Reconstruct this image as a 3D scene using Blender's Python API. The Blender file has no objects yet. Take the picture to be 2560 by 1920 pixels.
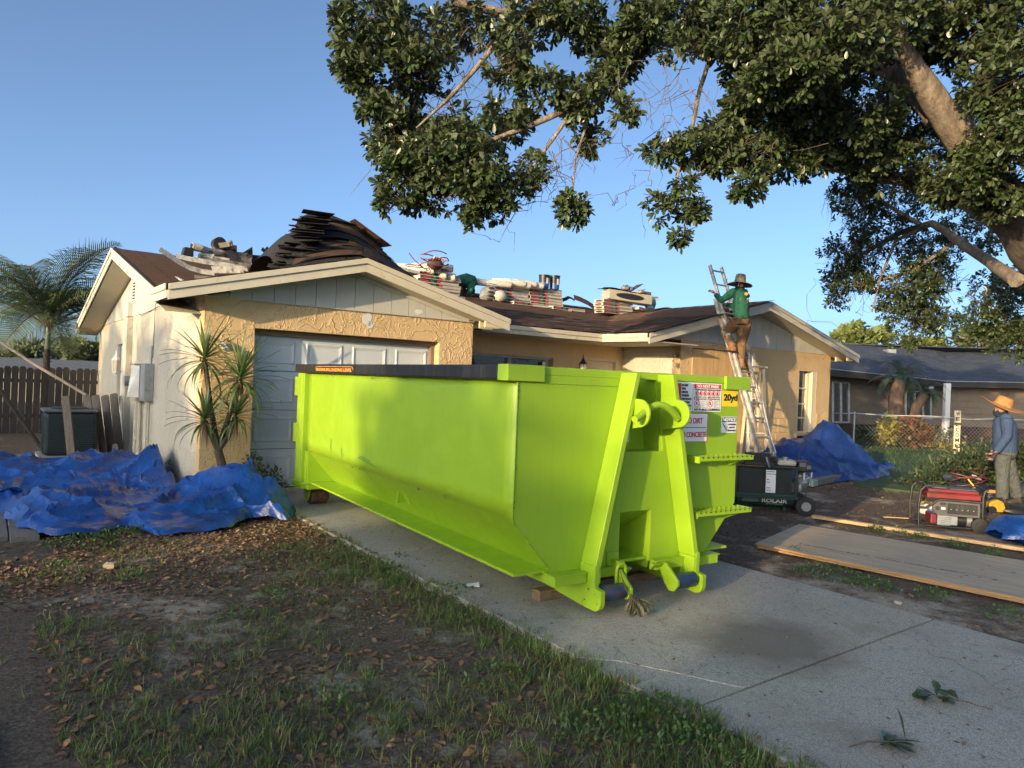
import bpy, bmesh, math, random
import numpy as np
from mathutils import Vector, Matrix, noise, Euler
S = bpy.context.scene
COL = S.collection
rad = math.radians
# ---------------------------------------------------------------- camera, sky, sun, exposure
F_PX, PITCH, ROLL, EYE = 1783.0, -0.00295, 0.03993, 1.6
cp, sp, cr, sr = math.cos(PITCH), math.sin(PITCH), math.cos(ROLL), math.sin(ROLL)
FW = Vector((0, cp, sp)); _U = Vector((0, -sp, cp)); _R = Vector((1, 0, 0))
RT = cr*_R + sr*_U; UP = -sr*_R + cr*_U
CAM = Vector((0, 0, EYE))
cam = bpy.data.cameras.new("camera"); camo = bpy.data.objects.new("camera", cam); COL.objects.link(camo)
cam.sensor_width = 36; cam.lens = F_PX/2560*36; cam.clip_start = 0.05; cam.clip_end = 2000
camo.matrix_world = Matrix(((RT.x, UP.x, -FW.x, 0), (RT.y, UP.y, -FW.y, 0), (RT.z, UP.z, -FW.z, EYE), (0, 0, 0, 1)))
S.camera = camo
SUN_T = Vector((1.893, 2.651, 0)).normalized()      # horizontal travel direction of the sunlight
SUN_EL = rad(8.6)
SKY_K = 0.43
world = bpy.data.worlds.new("World"); S.world = world; world.use_nodes = True
wn = world.node_tree.nodes; wl = world.node_tree.links; wn.clear()
sky = wn.new('ShaderNodeTexSky'); sky.sky_type = 'NISHITA'; sky.sun_disc = False
sky.sun_elevation = SUN_EL; sky.sun_rotation = math.atan2(-SUN_T.x, -SUN_T.y)
sky.air_density = 0.4; sky.dust_density = 3.0; sky.ozone_density = 2.0; sky.altitude = 0
bg = wn.new('ShaderNodeBackground'); bg.inputs[1].default_value = 0.15
wo = wn.new('ShaderNodeOutputWorld')
# slight white balance on the whole sky, the same in every direction
wb = wn.new('ShaderNodeVectorMath'); wb.operation = 'MULTIPLY'; wl.new(sky.outputs[0], wb.inputs[0]); wb.inputs[1].default_value = (2.74*SKY_K, 2.74*SKY_K, 2.46*SKY_K)
wl.new(wb.outputs[0], bg.inputs[0]); wl.new(bg.outputs[0], wo.inputs[0])
sl = bpy.data.lights.new("sun", 'SUN'); sl.energy = 2.9; sl.angle = rad(0.53); sl.color = (1.0, 0.74, 0.42)
so = bpy.data.objects.new("sun", sl); COL.objects.link(so); so.location = (-20, -30, 20)
sdir = Vector((SUN_T.x*math.cos(SUN_EL), SUN_T.y*math.cos(SUN_EL), -math.sin(SUN_EL)))
so.rotation_euler = sdir.to_track_quat('-Z', 'Y').to_euler()
S.view_settings.view_transform = 'Standard'; S.view_settings.look = 'None'
S.view_settings.exposure = 1.35; S.view_settings.gamma = 1; S.view_settings.use_curve_mapping = False
S.cycles.max_bounces = 6; S.cycles.transparent_max_bounces = 8
# ---------------------------------------------------------------- frames
YH, YD = 0.6383, 0.5747
O_H = Vector((-3.911, 8.999, 0)); O_D = Vector((1.04, 5.17, 0))
WH = Vector((math.cos(YH), math.sin(YH), 0)); DH = Vector((-math.sin(YH), math.cos(YH), 0))
WD = Vector((math.cos(YD), math.sin(YD), 0)); DD = Vector((-math.sin(YD), math.cos(YD), 0))
Z3 = Vector((0, 0, 1))
def hp(u, v, z=0.0): return O_H + u*WH + v*DH + z*Z3
def ray(x, y): return FW + RT*((x-1280)/F_PX) - UP*((y-960)/F_PX)
def at(x, y, Y):                 # the point seen at photo pixel x, y whose distance in front of the camera is Y metres
    return CAM + ray(x, y)*Y
def gz(x, y, z=0.0):
    r = ray(x, y); return CAM + r*((z-EYE)/r.z)
def to_h(P): q = P-O_H; return Vector((q.dot(WH), q.dot(DH), P.z))
# ---------------------------------------------------------------- mesh helpers
class MB:
    def __init__(s): s.v = []; s.f = []; s.m = []; s.cur = 0
    def add(s, vs, fs):
        n = len(s.v); s.v += [tuple(p) for p in vs]
        for f in fs: s.f.append(tuple(i+n for i in f)); s.m.append(s.cur)
        return s
    def box(s, x0, x1, y0, y1, z0, z1, M=None):
        vs = [Vector((x, y, z)) for z in (z0, z1) for y in (y0, y1) for x in (x0, x1)]
        if M is not None: vs = [M @ p for p in vs]
        return s.add(vs, [(0, 2, 3, 1), (4, 5, 7, 6), (0, 1, 5, 4), (2, 6, 7, 3), (0, 4, 6, 2), (1, 3, 7, 5)])
    def bar(s, p0, p1, w, h, up=Z3):      # square bar from p0 to p1
        p0 = Vector(p0); p1 = Vector(p1); d = (p1-p0).normalized(); a = d.cross(up)
        if a.length < 1e-4: a = d.cross(Vector((1, 0, 0)))
        a.normalize(); b = a.cross(d).normalized()
        vs = []
        for p in (p0, p1):
            for i, j in ((-1, -1), (1, -1), (1, 1), (-1, 1)): vs.append(p + a*(i*w/2) + b*(j*h/2))
        return s.add(vs, [(0, 1, 2, 3), (7, 6, 5, 4), (0, 4, 5, 1), (1, 5, 6, 2), (2, 6, 7, 3), (3, 7, 4, 0)])
    def prism(s, poly, ax, t0, t1):       # poly in the two other axes, extruded along axis ax
        def P(a, b, t):
            return {'x': (t, a, b), 'y': (a, t, b), 'z': (a, b, t)}[ax]
        n = len(poly); vs = [P(a, b, t0) for a, b in poly] + [P(a, b, t1) for a, b in poly]
        return s.add(vs, [tuple(range(n))[::-1], tuple(range(n, 2*n))] + [(i, (i+1) % n, n+(i+1) % n, n+i) for i in range(n)])
    def plate(s, pts, t):                 # thin plate, thickness t against its normal
        pts = [Vector(p) for p in pts]; nn = (pts[1]-pts[0]).cross(pts[-1]-pts[0]).normalized()*t
        n = len(pts)
        return s.add(pts + [p-nn for p in pts], [tuple(range(n)), tuple(range(2*n-1, n-1, -1))] + [(i, n+i, n+(i+1) % n, (i+1) % n) for i in range(n)])
    def tube(s, pts, r, n=8, cap=True, flat=None):
        pts = [Vector(p) for p in pts]; k = len(pts)
        rs = r if isinstance(r, (list, tuple)) else [r]*k
        prev = None; base = len(s.v); vs = []
        for i, p in enumerate(pts):
            d = (pts[min(i+1, k-1)] - pts[max(i-1, 0)]).normalized()
            if prev is None:
                a = d.cross(Z3)
                if a.length < 0.05: a = d.cross(Vector((1, 0, 0)))
            else: a = prev - d*prev.dot(d)
            a.normalize(); prev = a; b = d.cross(a)
            for j in range(n):
                t = 2*math.pi*j/n
                vs.append(p + (a*math.cos(t) + b*math.sin(t)*(flat or 1))*rs[i])
        fs = [(i*n+j, i*n+(j+1) % n, (i+1)*n+(j+1) % n, (i+1)*n+j) for i in range(k-1) for j in range(n)]
        if cap: fs += [tuple(range(n))[::-1], tuple((k-1)*n+j for j in range(n))]
        return s.add(vs, fs)
    def cyl(s, p0, p1, r, n=16): return s.tube([p0, p1], r, n)
    def lathe(s, prof, c=(0, 0, 0), n=16, M=None):   # prof: (r, z)
        c = Vector(c); vs = []
        for r, z in prof:
            for j in range(n):
                t = 2*math.pi*j/n; q = Vector((r*math.cos(t), r*math.sin(t), z))
                vs.append((M @ q if M is not None else q) + c)
        k = len(prof)
        return s.add(vs, [(i*n+j, i*n+(j+1) % n, (i+1)*n+(j+1) % n, (i+1)*n+j) for i in range(k-1) for j in range(n)] + [tuple(range(n))[::-1], tuple((k-1)*n+j for j in range(n))])
    def ball(s, c, rx, ry=None, rz=None, n=10, m=7, jit=0, seed=0):
        ry = ry or rx; rz = rz or rx; prof = []; c = Vector(c); vs = []; rr = random.Random(seed)
        for i in range(1, m):
            a = math.pi*i/m - math.pi/2
            for j in range(n):
                t = 2*math.pi*j/n; q = 1+jit*(rr.random()-.5)
                vs.append(c + Vector((rx*math.cos(a)*math.cos(t)*q, ry*math.cos(a)*math.sin(t)*q, rz*math.sin(a)*q)))
        b = len(vs); vs += [c-Vector((0, 0, rz)), c+Vector((0, 0, rz))]
        fs = [(i*n+j, i*n+(j+1) % n, (i+1)*n+(j+1) % n, (i+1)*n+j) for i in range(m-2) for j in range(n)]
        fs += [(b, (j+1) % n, j) for j in range(n)] + [(b+1, (m-2)*n+j, (m-2)*n+(j+1) % n) for j in range(n)]
        return s.add(vs, fs)
    def grid(s, P, nu, nv):               # P(i, j) -> point, nu x nv cells
        vs = [P(i/nu, j/nv) for j in range(nv+1) for i in range(nu+1)]
        return s.add(vs, [(j*(nu+1)+i, j*(nu+1)+i+1, (j+1)*(nu+1)+i+1, (j+1)*(nu+1)+i) for j in range(nv) for i in range(nu)])
def mesh_of(mb, name, mats, smooth=None):
    me = bpy.data.meshes.new(name); me.from_pydata(mb.v, [], mb.f)
    if not isinstance(mats, (list, tuple)): mats = [mats]
    for m in mats: me.materials.append(m)
    if len(mats) > 1: me.polygons.foreach_set('material_index', mb.m)
    if smooth is not None:
        me.polygons.foreach_set('use_smooth', [True]*len(me.polygons))
        if smooth < 179: me.set_sharp_from_angle(angle=rad(smooth))
    me.validate(); me.update()
    return me
def link(name, me, parent=None, M=None):
    o = bpy.data.objects.new(name, me); COL.objects.link(o)
    if parent is not None: o.parent = parent
    if M is not None: o.matrix_local = M
    return o
def obj(name, mb, mats, parent=None, smooth=None, bevel=0, M=None):
    o = link(name, mesh_of(mb, name, mats, smooth), parent, M)
    if bevel:
        b = o.modifiers.new('bevel', 'BEVEL'); b.width = bevel; b.segments = 2; b.limit_method = 'ANGLE'; b.angle_limit = rad(40)
    return o
def thing(name, label, cat, loc=(0, 0, 0), rz=0.0, group=None):
    o = bpy.data.objects.new(name, None); COL.objects.link(o); o.empty_display_size = 0.1
    o.location = loc; o.rotation_euler = (0, 0, rz); o['label'] = label; o['category'] = cat
    if group: o['group'] = group
    return o
def tag(o, label, cat, group=None, kind=None):
    o['label'] = label; o['category'] = cat
    if group: o['group'] = group
    if kind: o['kind'] = kind
    return o
def stru(o): o['kind'] = 'structure'; return o
def stuff(o): o['kind'] = 'stuff'; return o
def fast_mesh(name, V, FI, mats, mi=None, smooth=False):    # V (n,3), FI (m,k) numpy arrays
    me = bpy.data.meshes.new(name); V = np.asarray(V, dtype=np.float32); FI = np.asarray(FI, dtype=np.int32)
    k = FI.shape[1]; m = FI.shape[0]
    me.vertices.add(len(V)); me.vertices.foreach_set('co', V.ravel())
    me.loops.add(m*k); me.loops.foreach_set('vertex_index', FI.ravel())
    me.polygons.add(m); me.polygons.foreach_set('loop_start', np.arange(m, dtype=np.int32)*k)
    try: me.polygons.foreach_set('loop_total', np.full(m, k, dtype=np.int32))
    except Exception: pass
    for x in (mats if isinstance(mats, (list, tuple)) else [mats]): me.materials.append(x)
    if mi is not None: me.polygons.foreach_set('material_index', np.asarray(mi, dtype=np.int32))
    if smooth: me.polygons.foreach_set('use_smooth', np.ones(m, dtype=bool))
    me.update(calc_edges=True); me.validate()
    return me
def scatter(P, X, Y, Zv, size, BV, BF):     # stamp base shape BV/BF at every frame; returns V, F
    n = len(P); V = P[:, None, :] + size[:, None, None]*(BV[None, :, 0:1]*X[:, None, :] + BV[None, :, 1:2]*Y[:, None, :] + BV[None, :, 2:3]*Zv[:, None, :])
    F = (BF[None, :, :] + (np.arange(n)*len(BV))[:, None, None]).reshape(-1, BF.shape[1])
    return V.reshape(-1, 3), F
def nrm(a): return a/np.maximum(np.linalg.norm(a, axis=-1, keepdims=True), 1e-9)
# ---------------------------------------------------------------- materials
def nodes(name):
    m = bpy.data.materials.new(name); m.use_nodes = True; nt = m.node_tree
    return m, nt, nt.nodes['Principled BSDF']
def N(nt, typ, **kw):
    n = nt.nodes.new(typ)
    for k, v in kw.items():
        if k.startswith('_'): setattr(n, k[1:], v)
        else: n.inputs[k.replace('__', ' ')].default_value = v
    return n
def ramp(nt, fac, stops):
    r = nt.nodes.new('ShaderNodeValToRGB'); e = r.color_ramp.elements
    while len(e) < len(stops): e.new(0.5)
    for i, (p, c) in enumerate(stops):
        e[i].position = p; e[i].color = (*c, 1) if len(c) == 3 else c
    nt.links.new(fac, r.inputs[0]); return r.outputs[0]
def mix(nt, fac, a, b, mode='MIX'):
    n = nt.nodes.new('ShaderNodeMix'); n.data_type = 'RGBA'; n.blend_type = mode
    for s_, v in ((n.inputs[0], fac), (n.inputs[6], a), (n.inputs[7], b)):
        if hasattr(v, 'is_output'): nt.links.new(v, s_)
        elif isinstance(v, (int, float)): s_.default_value = v
        else: s_.default_value = (*v, 1)
    return n.outputs[2]
def coord(nt, scale=(1, 1, 1), kind='Object', rot=(0, 0, 0)):
    t = nt.nodes.new('ShaderNodeTexCoord'); mp = nt.nodes.new('ShaderNodeMapping')
    mp.inputs['Scale'].default_value = scale; mp.inputs['Rotation'].default_value = rot
    nt.links.new(t.outputs[kind], mp.inputs[0]); return mp.outputs[0]
def noi(nt, vec, scale, detail=4, rough=.6, dist=0, out=0):
    n = N(nt, 'ShaderNodeTexNoise', Scale=scale, Detail=detail, Roughness=rough, Distortion=dist)
    nt.links.new(vec, n.inputs['Vector']); return n.outputs[out]
def bump(nt, bs, h, strength=.5, dist=.01):
    b = N(nt, 'ShaderNodeBump', Strength=strength, Distance=dist); nt.links.new(h, b.inputs['Height']); nt.links.new(b.outputs[0], bs.inputs['Normal']); return b
def mmath(nt, op, a, b=None, c=None):
    n = nt.nodes.new('ShaderNodeMath'); n.operation = op
    for i, v in enumerate((a, b, c)):
        if v is None: continue
        if hasattr(v, 'is_output'): nt.links.new(v, n.inputs[i])
        else: n.inputs[i].default_value = v
    return n.outputs[0]
_mc = {}
def mat(name, col, rough=.6, metal=0, var=.12, scale=6, bmp=0, bscale=40, bdist=.004, col2=None, cov=.5, spec=.5, orand=0, stretch=(1, 1, 1), trans=0, coat=0, dirt=None, dirt_s=2.0):
    if name in _mc: return _mc[name]
    m, nt, bs = nodes(name)
    v = coord(nt, stretch); n = noi(nt, v, scale, 5)
    c2 = col2 or tuple(max(0, x*(1-var*2)) for x in col)
    lo, hi = (cov-.2, cov+.2)
    c = ramp(nt, n, [(max(0, lo), tuple(c2)), (min(1, hi), tuple(col))])
    if dirt:
        d = noi(nt, v, dirt_s, 6, .7); f = ramp(nt, d, [(.5, (0, 0, 0)), (.68, (1, 1, 1))]); c = mix(nt, f, c, dirt)
    if orand:
        oi = nt.nodes.new('ShaderNodeObjectInfo'); k = mmath(nt, 'MULTIPLY_ADD', oi.outputs['Random'], orand*2, 1-orand)
        c = mix(nt, 1.0, c, (1, 1, 1), 'MULTIPLY')
        hs = N(nt, 'ShaderNodeHueSaturation'); nt.links.new(c, hs.inputs['Color']); nt.links.new(k, hs.inputs['Value']); c = hs.outputs[0]
    nt.links.new(c, bs.inputs['Base Color'])
    bs.inputs['Roughness'].default_value = rough; bs.inputs['Metallic'].default_value = metal
    bs.inputs['Specular IOR Level'].default_value = spec
    if coat: bs.inputs['Coat Weight'].default_value = coat; bs.inputs['Coat Roughness'].default_value = .15
    if bmp: bump(nt, bs, noi(nt, v, bscale, 5, .65), bmp, bdist)
    _mc[name] = m; return m
def vary(nt, c, amt):   # multiply a colour by a per-object value 1-amt .. 1+amt
    oi = nt.nodes.new('ShaderNodeObjectInfo'); k = mmath(nt, 'MULTIPLY_ADD', oi.outputs['Random'], amt*2, 1-amt)
    hs = N(nt, 'ShaderNodeHueSaturation'); nt.links.new(c, hs.inputs['Color']); nt.links.new(k, hs.inputs['Value']); return hs.outputs[0]
# ---------------------------------------------------------------- special materials
def m_stucco(name, col, dirt=True):
    m, nt, bs = nodes(name); v = coord(nt)
    a = noi(nt, v, 4.0, 3, .55, 1.0); rid = mmath(nt, 'ABSOLUTE', mmath(nt, 'SUBTRACT', a, .5)); rid = mmath(nt, 'SUBTRACT', 1.0, mmath(nt, 'MINIMUM', mmath(nt, 'MULTIPLY', rid, 26), 1.0))
    v2 = coord(nt, (1, 1, .55)); a2 = noi(nt, v2, 11, 2, .5, 1.6); r2 = mmath(nt, 'ABSOLUTE', mmath(nt, 'SUBTRACT', a2, .52)); r2 = mmath(nt, 'SUBTRACT', 1.0, mmath(nt, 'MINIMUM', mmath(nt, 'MULTIPLY', r2, 17), 1.0))
    msk = ramp(nt, noi(nt, v, 2.1, 2, .5), [(.42, (0, 0, 0)), (.56, (1, 1, 1))])
    r2 = mmath(nt, 'MULTIPLY', r2, msk)
    h = mmath(nt, 'MAXIMUM', rid, r2); h = mmath(nt, 'ADD', h, mmath(nt, 'MULTIPLY', noi(nt, v, 60, 4, .7), .25))
    bump(nt, bs, h, .85, .008)
    c = ramp(nt, noi(nt, v, 1.3, 5, .6), [(.3, tuple(x*.9 for x in col)), (.7, col)])
    if dirt:
        st = noi(nt, coord(nt, (3, 3, .4)), 2.2, 5, .6); c = mix(nt, ramp(nt, st, [(.55, (0, 0, 0)), (.8, (.45, .45, .45))]), c, tuple(x*.62 for x in col))
    nt.links.new(c, bs.inputs['Base Color']); bs.inputs['Roughness'].default_value = .8; bs.inputs['Specular IOR Level'].default_value = .25
    return m
M_STUC = m_stucco('stucco_tan', (.62, .44, .24))
M_STUCS = m_stucco('stucco_smooth', (.50, .455, .37))
def m_paintwood(name, col, mild=(.10, .09, .06), amt=.55):
    m, nt, bs = nodes(name); v = coord(nt)
    c = ramp(nt, noi(nt, v, 5, 4), [(.3, tuple(x*.9 for x in col)), (.7, col)])
    k = noi(nt, coord(nt, (1, 1, .5)), 7, 7, .75); f = ramp(nt, k, [(amt, (0, 0, 0)), (amt+.12, (.8, .8, .8))])
    c = mix(nt, f, c, mild); nt.links.new(c, bs.inputs['Base Color']); bs.inputs['Roughness'].default_value = .55
    bump(nt, bs, noi(nt, v, 30, 5, .7), .25, .003); return m
M_FASC = m_paintwood('trim_white_weathered', (.58, .53, .42), (.16, .13, .09), .60)
M_SIDE = m_paintwood('siding_grey_white', (.50, .49, .44), (.30, .27, .22), .66)
M_SOFF = mat('soffit_paint', (.55, .50, .38), .7, var=.06)
def m_shingle(name, col, col2, gscale=220):
    m, nt, bs = nodes(name); v = coord(nt)
    g = noi(nt, v, gscale, 2, .8); b = noi(nt, v, 3.3, 4, .6)
    c = ramp(nt, g, [(.35, col2), (.62, col)]); c = mix(nt, ramp(nt, b, [(.35, (0, 0, 0)), (.65, (.6, .6, .6))]), c, tuple(x*.6 for x in col))
    c = vary(nt, c, .28)
    nt.links.new(c, bs.inputs['Base Color']); bs.inputs['Roughness'].default_value = .95; bs.inputs['Specular IOR Level'].default_value = .2
    bump(nt, bs, g, .6, .003); return m
M_SHIN = m_shingle('shingle_brown', (.115, .070, .050), (.045, .030, .024))
M_SHINB = m_shingle('shingle_navy', (.050, .062, .088), (.022, .027, .038))
M_FELT = mat('felt_black', (.016, .016, .018), .8, var=.2, bmp=.3)
def m_green(name):
    m, nt, bs = nodes(name); v = coord(nt)
    c = ramp(nt, noi(nt, v, 1.2, 4), [(.3, (.225, .37, .016)), (.7, (.255, .415, .020))])
    s = noi(nt, coord(nt, (9, 9, .35)), 3, 5, .62, .6); c = mix(nt, ramp(nt, s, [(.52, (0, 0, 0)), (.74, (.20, .20, .20))]), c, (.15, .25, .015))
    d = noi(nt, v, 11, 8, .8, .4); c = mix(nt, ramp(nt, d, [(.70, (0, 0, 0)), (.73, (.85, .85, .85))]), c, (.10, .13, .03))
    nt.links.new(c, bs.inputs['Base Color']); bs.inputs['Roughness'].default_value = .38
    rr = ramp(nt, noi(nt, v, 6, 4), [(.3, (.3, .3, .3)), (.7, (.5, .5, .5))]); nt.links.new(rr, bs.inputs['Roughness'])
    h = mmath(nt, 'ADD', noi(nt, v, 90, 2, .5), mmath(nt, 'MULTIPLY', noi(nt, v, 1.6, 2), 6)); bump(nt, bs, h, .12, .004); return m
M_GREEN = m_green('lime_green_steel_paint')
M_BLKP = mat('black_rail_paint', (.018, .018, .02), .45, var=.3, scale=3, stretch=(14, 14, .6), bmp=.15, dirt=(.05, .05, .05))
def m_concrete(name, col, col2):
    m, nt, bs = nodes(name); v = coord(nt)
    c = ramp(nt, noi(nt, v, 1.1, 6, .62), [(.32, col2), (.62, col)])
    g = noi(nt, v, 150, 3, .8); c = mix(nt, ramp(nt, g, [(.44, (1, 1, 1)), (.60, (0, 0, 0))]), c, tuple(x*.62 for x in col2))
    g3 = noi(nt, v, 34, 5, .75, .6); c = mix(nt, ramp(nt, g3, [(.54, (0, 0, 0)), (.66, (.75, .75, .75))]), c, tuple(x*.45 for x in col2))
    st = noi(nt, v, .75, 5, .6, .5); c = mix(nt, ramp(nt, st, [(.58, (0, 0, 0)), (.70, (.55, .55, .55))]), c, (.16, .135, .10))
    dv = nt.nodes.new('ShaderNodeVectorMath'); dv.operation = 'DISTANCE'; nt.links.new(v, dv.inputs[0]); dv.inputs[1].default_value = (1.85, -6.95, .015)
    dd = mmath(nt, 'ADD', dv.outputs['Value'], mmath(nt, 'MULTIPLY', noi(nt, v, 3, 4, .6), .55)); c = mix(nt, ramp(nt, dd, [(.55, (.8, .8, .8)), (.88, (0, 0, 0))]), c, (.15, .13, .10))
    ck = noi(nt, v, 1.7, 3, .5, .8); ck = mmath(nt, 'ABSOLUTE', mmath(nt, 'SUBTRACT', ck, .5)); c = mix(nt, ramp(nt, ck, [(.0, (.55, .55, .55)), (.0035, (0, 0, 0))]), c, (.10, .09, .075))
    mo = noi(nt, v, 2.3, 6, .7); c = mix(nt, ramp(nt, mo, [(.60, (0, 0, 0)), (.75, (.4, .4, .4))]), c, (.11, .12, .08))
    nt.links.new(c, bs.inputs['Base Color']); bs.inputs['Roughness'].default_value = .85
    bump(nt, bs, mmath(nt, 'ADD', g, mmath(nt, 'MULTIPLY', g3, 1.5)), .5, .004); return m
M_CONC = m_concrete('driveway_concrete', (.54, .515, .45), (.40, .375, .32))
M_PAV = m_concrete('paver_concrete', (.24, .23, .21), (.17, .16, .15))
def m_soil():
    m, nt, bs = nodes('soil_and_mulch'); v = coord(nt)
    big = noi(nt, v, .55, 5, .6, .4); mid = noi(nt, v, 3.0, 6, .7); fine = noi(nt, v, 45, 5, .8); chip = noi(nt, coord(nt, (1, 2.6, 1), rot=(0, 0, .6)), 22, 4, .7, .8)
    soil = ramp(nt, fine, [(.35, (.062, .047, .037)), (.55, (.155, .122, .095)), (.72, (.28, .235, .19))])
    sand = ramp(nt, fine, [(.3, (.24, .21, .17)), (.6, (.50, .44, .37))])
    f = mmath(nt, 'ADD', mmath(nt, 'MULTIPLY', big, .6), mmath(nt, 'MULTIPLY', mid, .4))
    c = mix(nt, ramp(nt, f, [(.52, (0, 0, 0)), (.60, (.85, .85, .85))]), soil, sand)
    c = mix(nt, ramp(nt, chip, [(.60, (0, 0, 0)), (.68, (.8, .8, .8))]), c, (.15, .085, .05))
    w = noi(nt, v, 130, 2, .6); c = mix(nt, ramp(nt, w, [(.74, (0, 0, 0)), (.77, (.7, .7, .7))]), c, (.42, .40, .36))
    nt.links.new(c, bs.inputs['Base Color']); bs.inputs['Roughness'].default_value = .95; bs.inputs['Specular IOR Level'].default_value = .15
    bump(nt, bs, mmath(nt, 'ADD', fine, mmath(nt, 'MULTIPLY', mid, 2.5)), .9, .02); return m
M_SOIL = m_soil()
def m_leaf(name, col, col2, col3=None, rough=.42, scale=9, trans=.12, back=None, o3=.70):
    m, nt, bs = nodes(name); v = coord(nt)
    n = noi(nt, v, scale, 2, .7); c = ramp(nt, n, [(.38, col2), (.6, col)])
    if col3: c = mix(nt, ramp(nt, noi(nt, v, scale*1.9, 1, .5), [(o3, (0, 0, 0)), (o3+.03, (1, 1, 1))]), c, col3)
    g = nt.nodes.new('ShaderNodeNewGeometry')
    if back: c = mix(nt, g.outputs['Backfacing'], c, back)
    nt.links.new(c, bs.inputs['Base Color']); bs.inputs['Roughness'].default_value = rough
    bs.inputs['Specular IOR Level'].default_value = .5
    if trans:
        tr = nt.nodes.new('ShaderNodeBsdfTranslucent'); nt.links.new(c, tr.inputs[0]); ms = nt.nodes.new('ShaderNodeMixShader'); ms.inputs[0].default_value = trans
        out = nt.nodes['Material Output']; nt.links.new(bs.outputs[0], ms.inputs[1]); nt.links.new(tr.outputs[0], ms.inputs[2]); nt.links.new(ms.outputs[0], out.inputs[0])
    return m
M_OAK = m_leaf('oak_leaf', (.062, .092, .030), (.026, .046, .017), (.17, .15, .05), .36, 7, .08, back=(.075, .095, .045), o3=.76)
M_GRASS = m_leaf('grass_blade', (.13, .19, .045), (.075, .11, .03), (.19, .16, .07), .6, 5, .25, o3=.62)
M_LAWN = m_leaf('lawn_blade', (.10, .19, .035), (.06, .12, .022), None, .6, 3, .25)
M_WEED = m_leaf('weed_leaf', (.075, .145, .03), (.045, .09, .02), (.14, .20, .05), .5, 8, .2)
M_LITTER = m_leaf('dry_leaf', (.24, .125, .06), (.10, .06, .038), (.40, .22, .09), .7, 6, .05, o3=.66)
M_TWIG = mat('twig_bark', (.16, .12, .09), .85, var=.3, bmp=.5)
def m_bark(name, col, col2):
    m, nt, bs = nodes(name); v = coord(nt)
    c = ramp(nt, noi(nt, coord(nt, (1, 1, .4)), 9, 6, .7), [(.35, col2), (.65, col)]); nt.links.new(c, bs.inputs['Base Color']); bs.inputs['Roughness'].default_value = .9
    bump(nt, bs, noi(nt, coord(nt, (1, 1, .35)), 16, 6, .75), 1.0, .03); return m
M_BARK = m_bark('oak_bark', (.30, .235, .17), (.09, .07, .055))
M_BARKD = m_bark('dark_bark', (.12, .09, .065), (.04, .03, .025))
M_WOODG = None
def m_wood(name, col, col2, ax=(1, 8, 8), rough=.75, orand=.0, knots=True, sc=5):
    m, nt, bs = nodes(name); v = coord(nt, ax)
    n = noi(nt, v, sc, 6, .7, .6); c = ramp(nt, n, [(.35, col2), (.62, col)])
    if knots: c = mix(nt, ramp(nt, noi(nt, v, sc*5, 3, .6), [(.58, (0, 0, 0)), (.72, (.5, .5, .5))]), c, tuple(x*.6 for x in col2))
    if orand: c = vary(nt, c, orand)
    nt.links.new(c, bs.inputs['Base Color']); bs.inputs['Roughness'].default_value = rough; bump(nt, bs, n, .35, .003); return m
M_PINE = m_wood('pine_lumber', (.55, .38, .20), (.42, .27, .13))
M_PLY = m_wood('plywood_face', (.46, .38, .27), (.35, .28, .19), (.5, 4, 4), sc=4)
M_PLYE = m_wood('plywood_edge', (.40, .24, .11), (.22, .12, .05), (.3, .3, 60), sc=3)
M_FENCE = m_wood('fence_board_dark', (.040, .032, .028), (.018, .015, .013), (6, 6, .6), orand=.3)
M_GREYB = m_wood('weathered_board', (.125, .10, .08), (.05, .042, .035), (7, 7, .7), orand=.25)
M_BLOCK = m_wood('timber_block', (.24, .16, .09), (.10, .065, .04), (1, 6, 6), orand=.2)
def m_tarp(name, col, col2, rough=.33):
    m, nt, bs = nodes(name); v = coord(nt)
    c = ramp(nt, noi(nt, v, 2.5, 4), [(.3, col2), (.65, col)]); d = noi(nt, v, 7, 6, .75)
    c = mix(nt, ramp(nt, d, [(.58, (0, 0, 0)), (.75, (.15, .15, .15))]), c, (.02, .07, .2))
    nt.links.new(c, bs.inputs['Base Color']); bs.inputs['Roughness'].default_value = rough; bs.inputs['Specular IOR Level'].default_value = .4
    a = noi(nt, v, 2.6, 2, .5, .6); r = mmath(nt, 'ABSOLUTE', mmath(nt, 'SUBTRACT', a, .5)); a2 = noi(nt, v, 9, 3, .5, .6); r2 = mmath(nt, 'ABSOLUTE', mmath(nt, 'SUBTRACT', a2, .5))
    h = mmath(nt, 'ADD', mmath(nt, 'MULTIPLY', r, 3), r2); bump(nt, bs, h, .55, .03); return m
M_TARP = m_tarp('blue_tarp', (.010, .070, .30), (.006, .035, .17))
M_TARPD = m_tarp('dark_blue_tarp', (.012, .038, .17), (.006, .018, .09))
M_WHITE = mat('white_paint', (.66, .66, .64), .5, var=.05)
M_DOORW = mat('garage_door_white', (.56, .60, .62), .45, var=.04, scale=2)
M_CREAM = mat('cream_paint', (.66, .57, .40), .55, var=.05)
M_BLACK = mat('black_plastic', (.018, .018, .02), .45, var=.2)
M_RUB = mat('rubber', (.022, .022, .022), .75, var=.3, bmp=.3)
M_ALU = mat('ladder_aluminium', (.58, .56, .52), .38, .75, var=.18, scale=9, dirt=(.22, .17, .12), dirt_s=7, bmp=.2)
M_STEEL = mat('grey_steel', (.32, .33, .34), .4, .6, var=.15)
M_GALV = mat('galvanised_metal', (.42, .44, .45), .45, .6, var=.15, scale=12)
M_METW = mat('old_white_metal', (.60, .56, .46), .5, .0, var=.2, scale=14, dirt=(.10, .08, .06), dirt_s=9, cov=.42)
M_RUST = mat('rusty_iron', (.20, .11, .065), .8, .2, var=.3, scale=14, bmp=.5)
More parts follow.
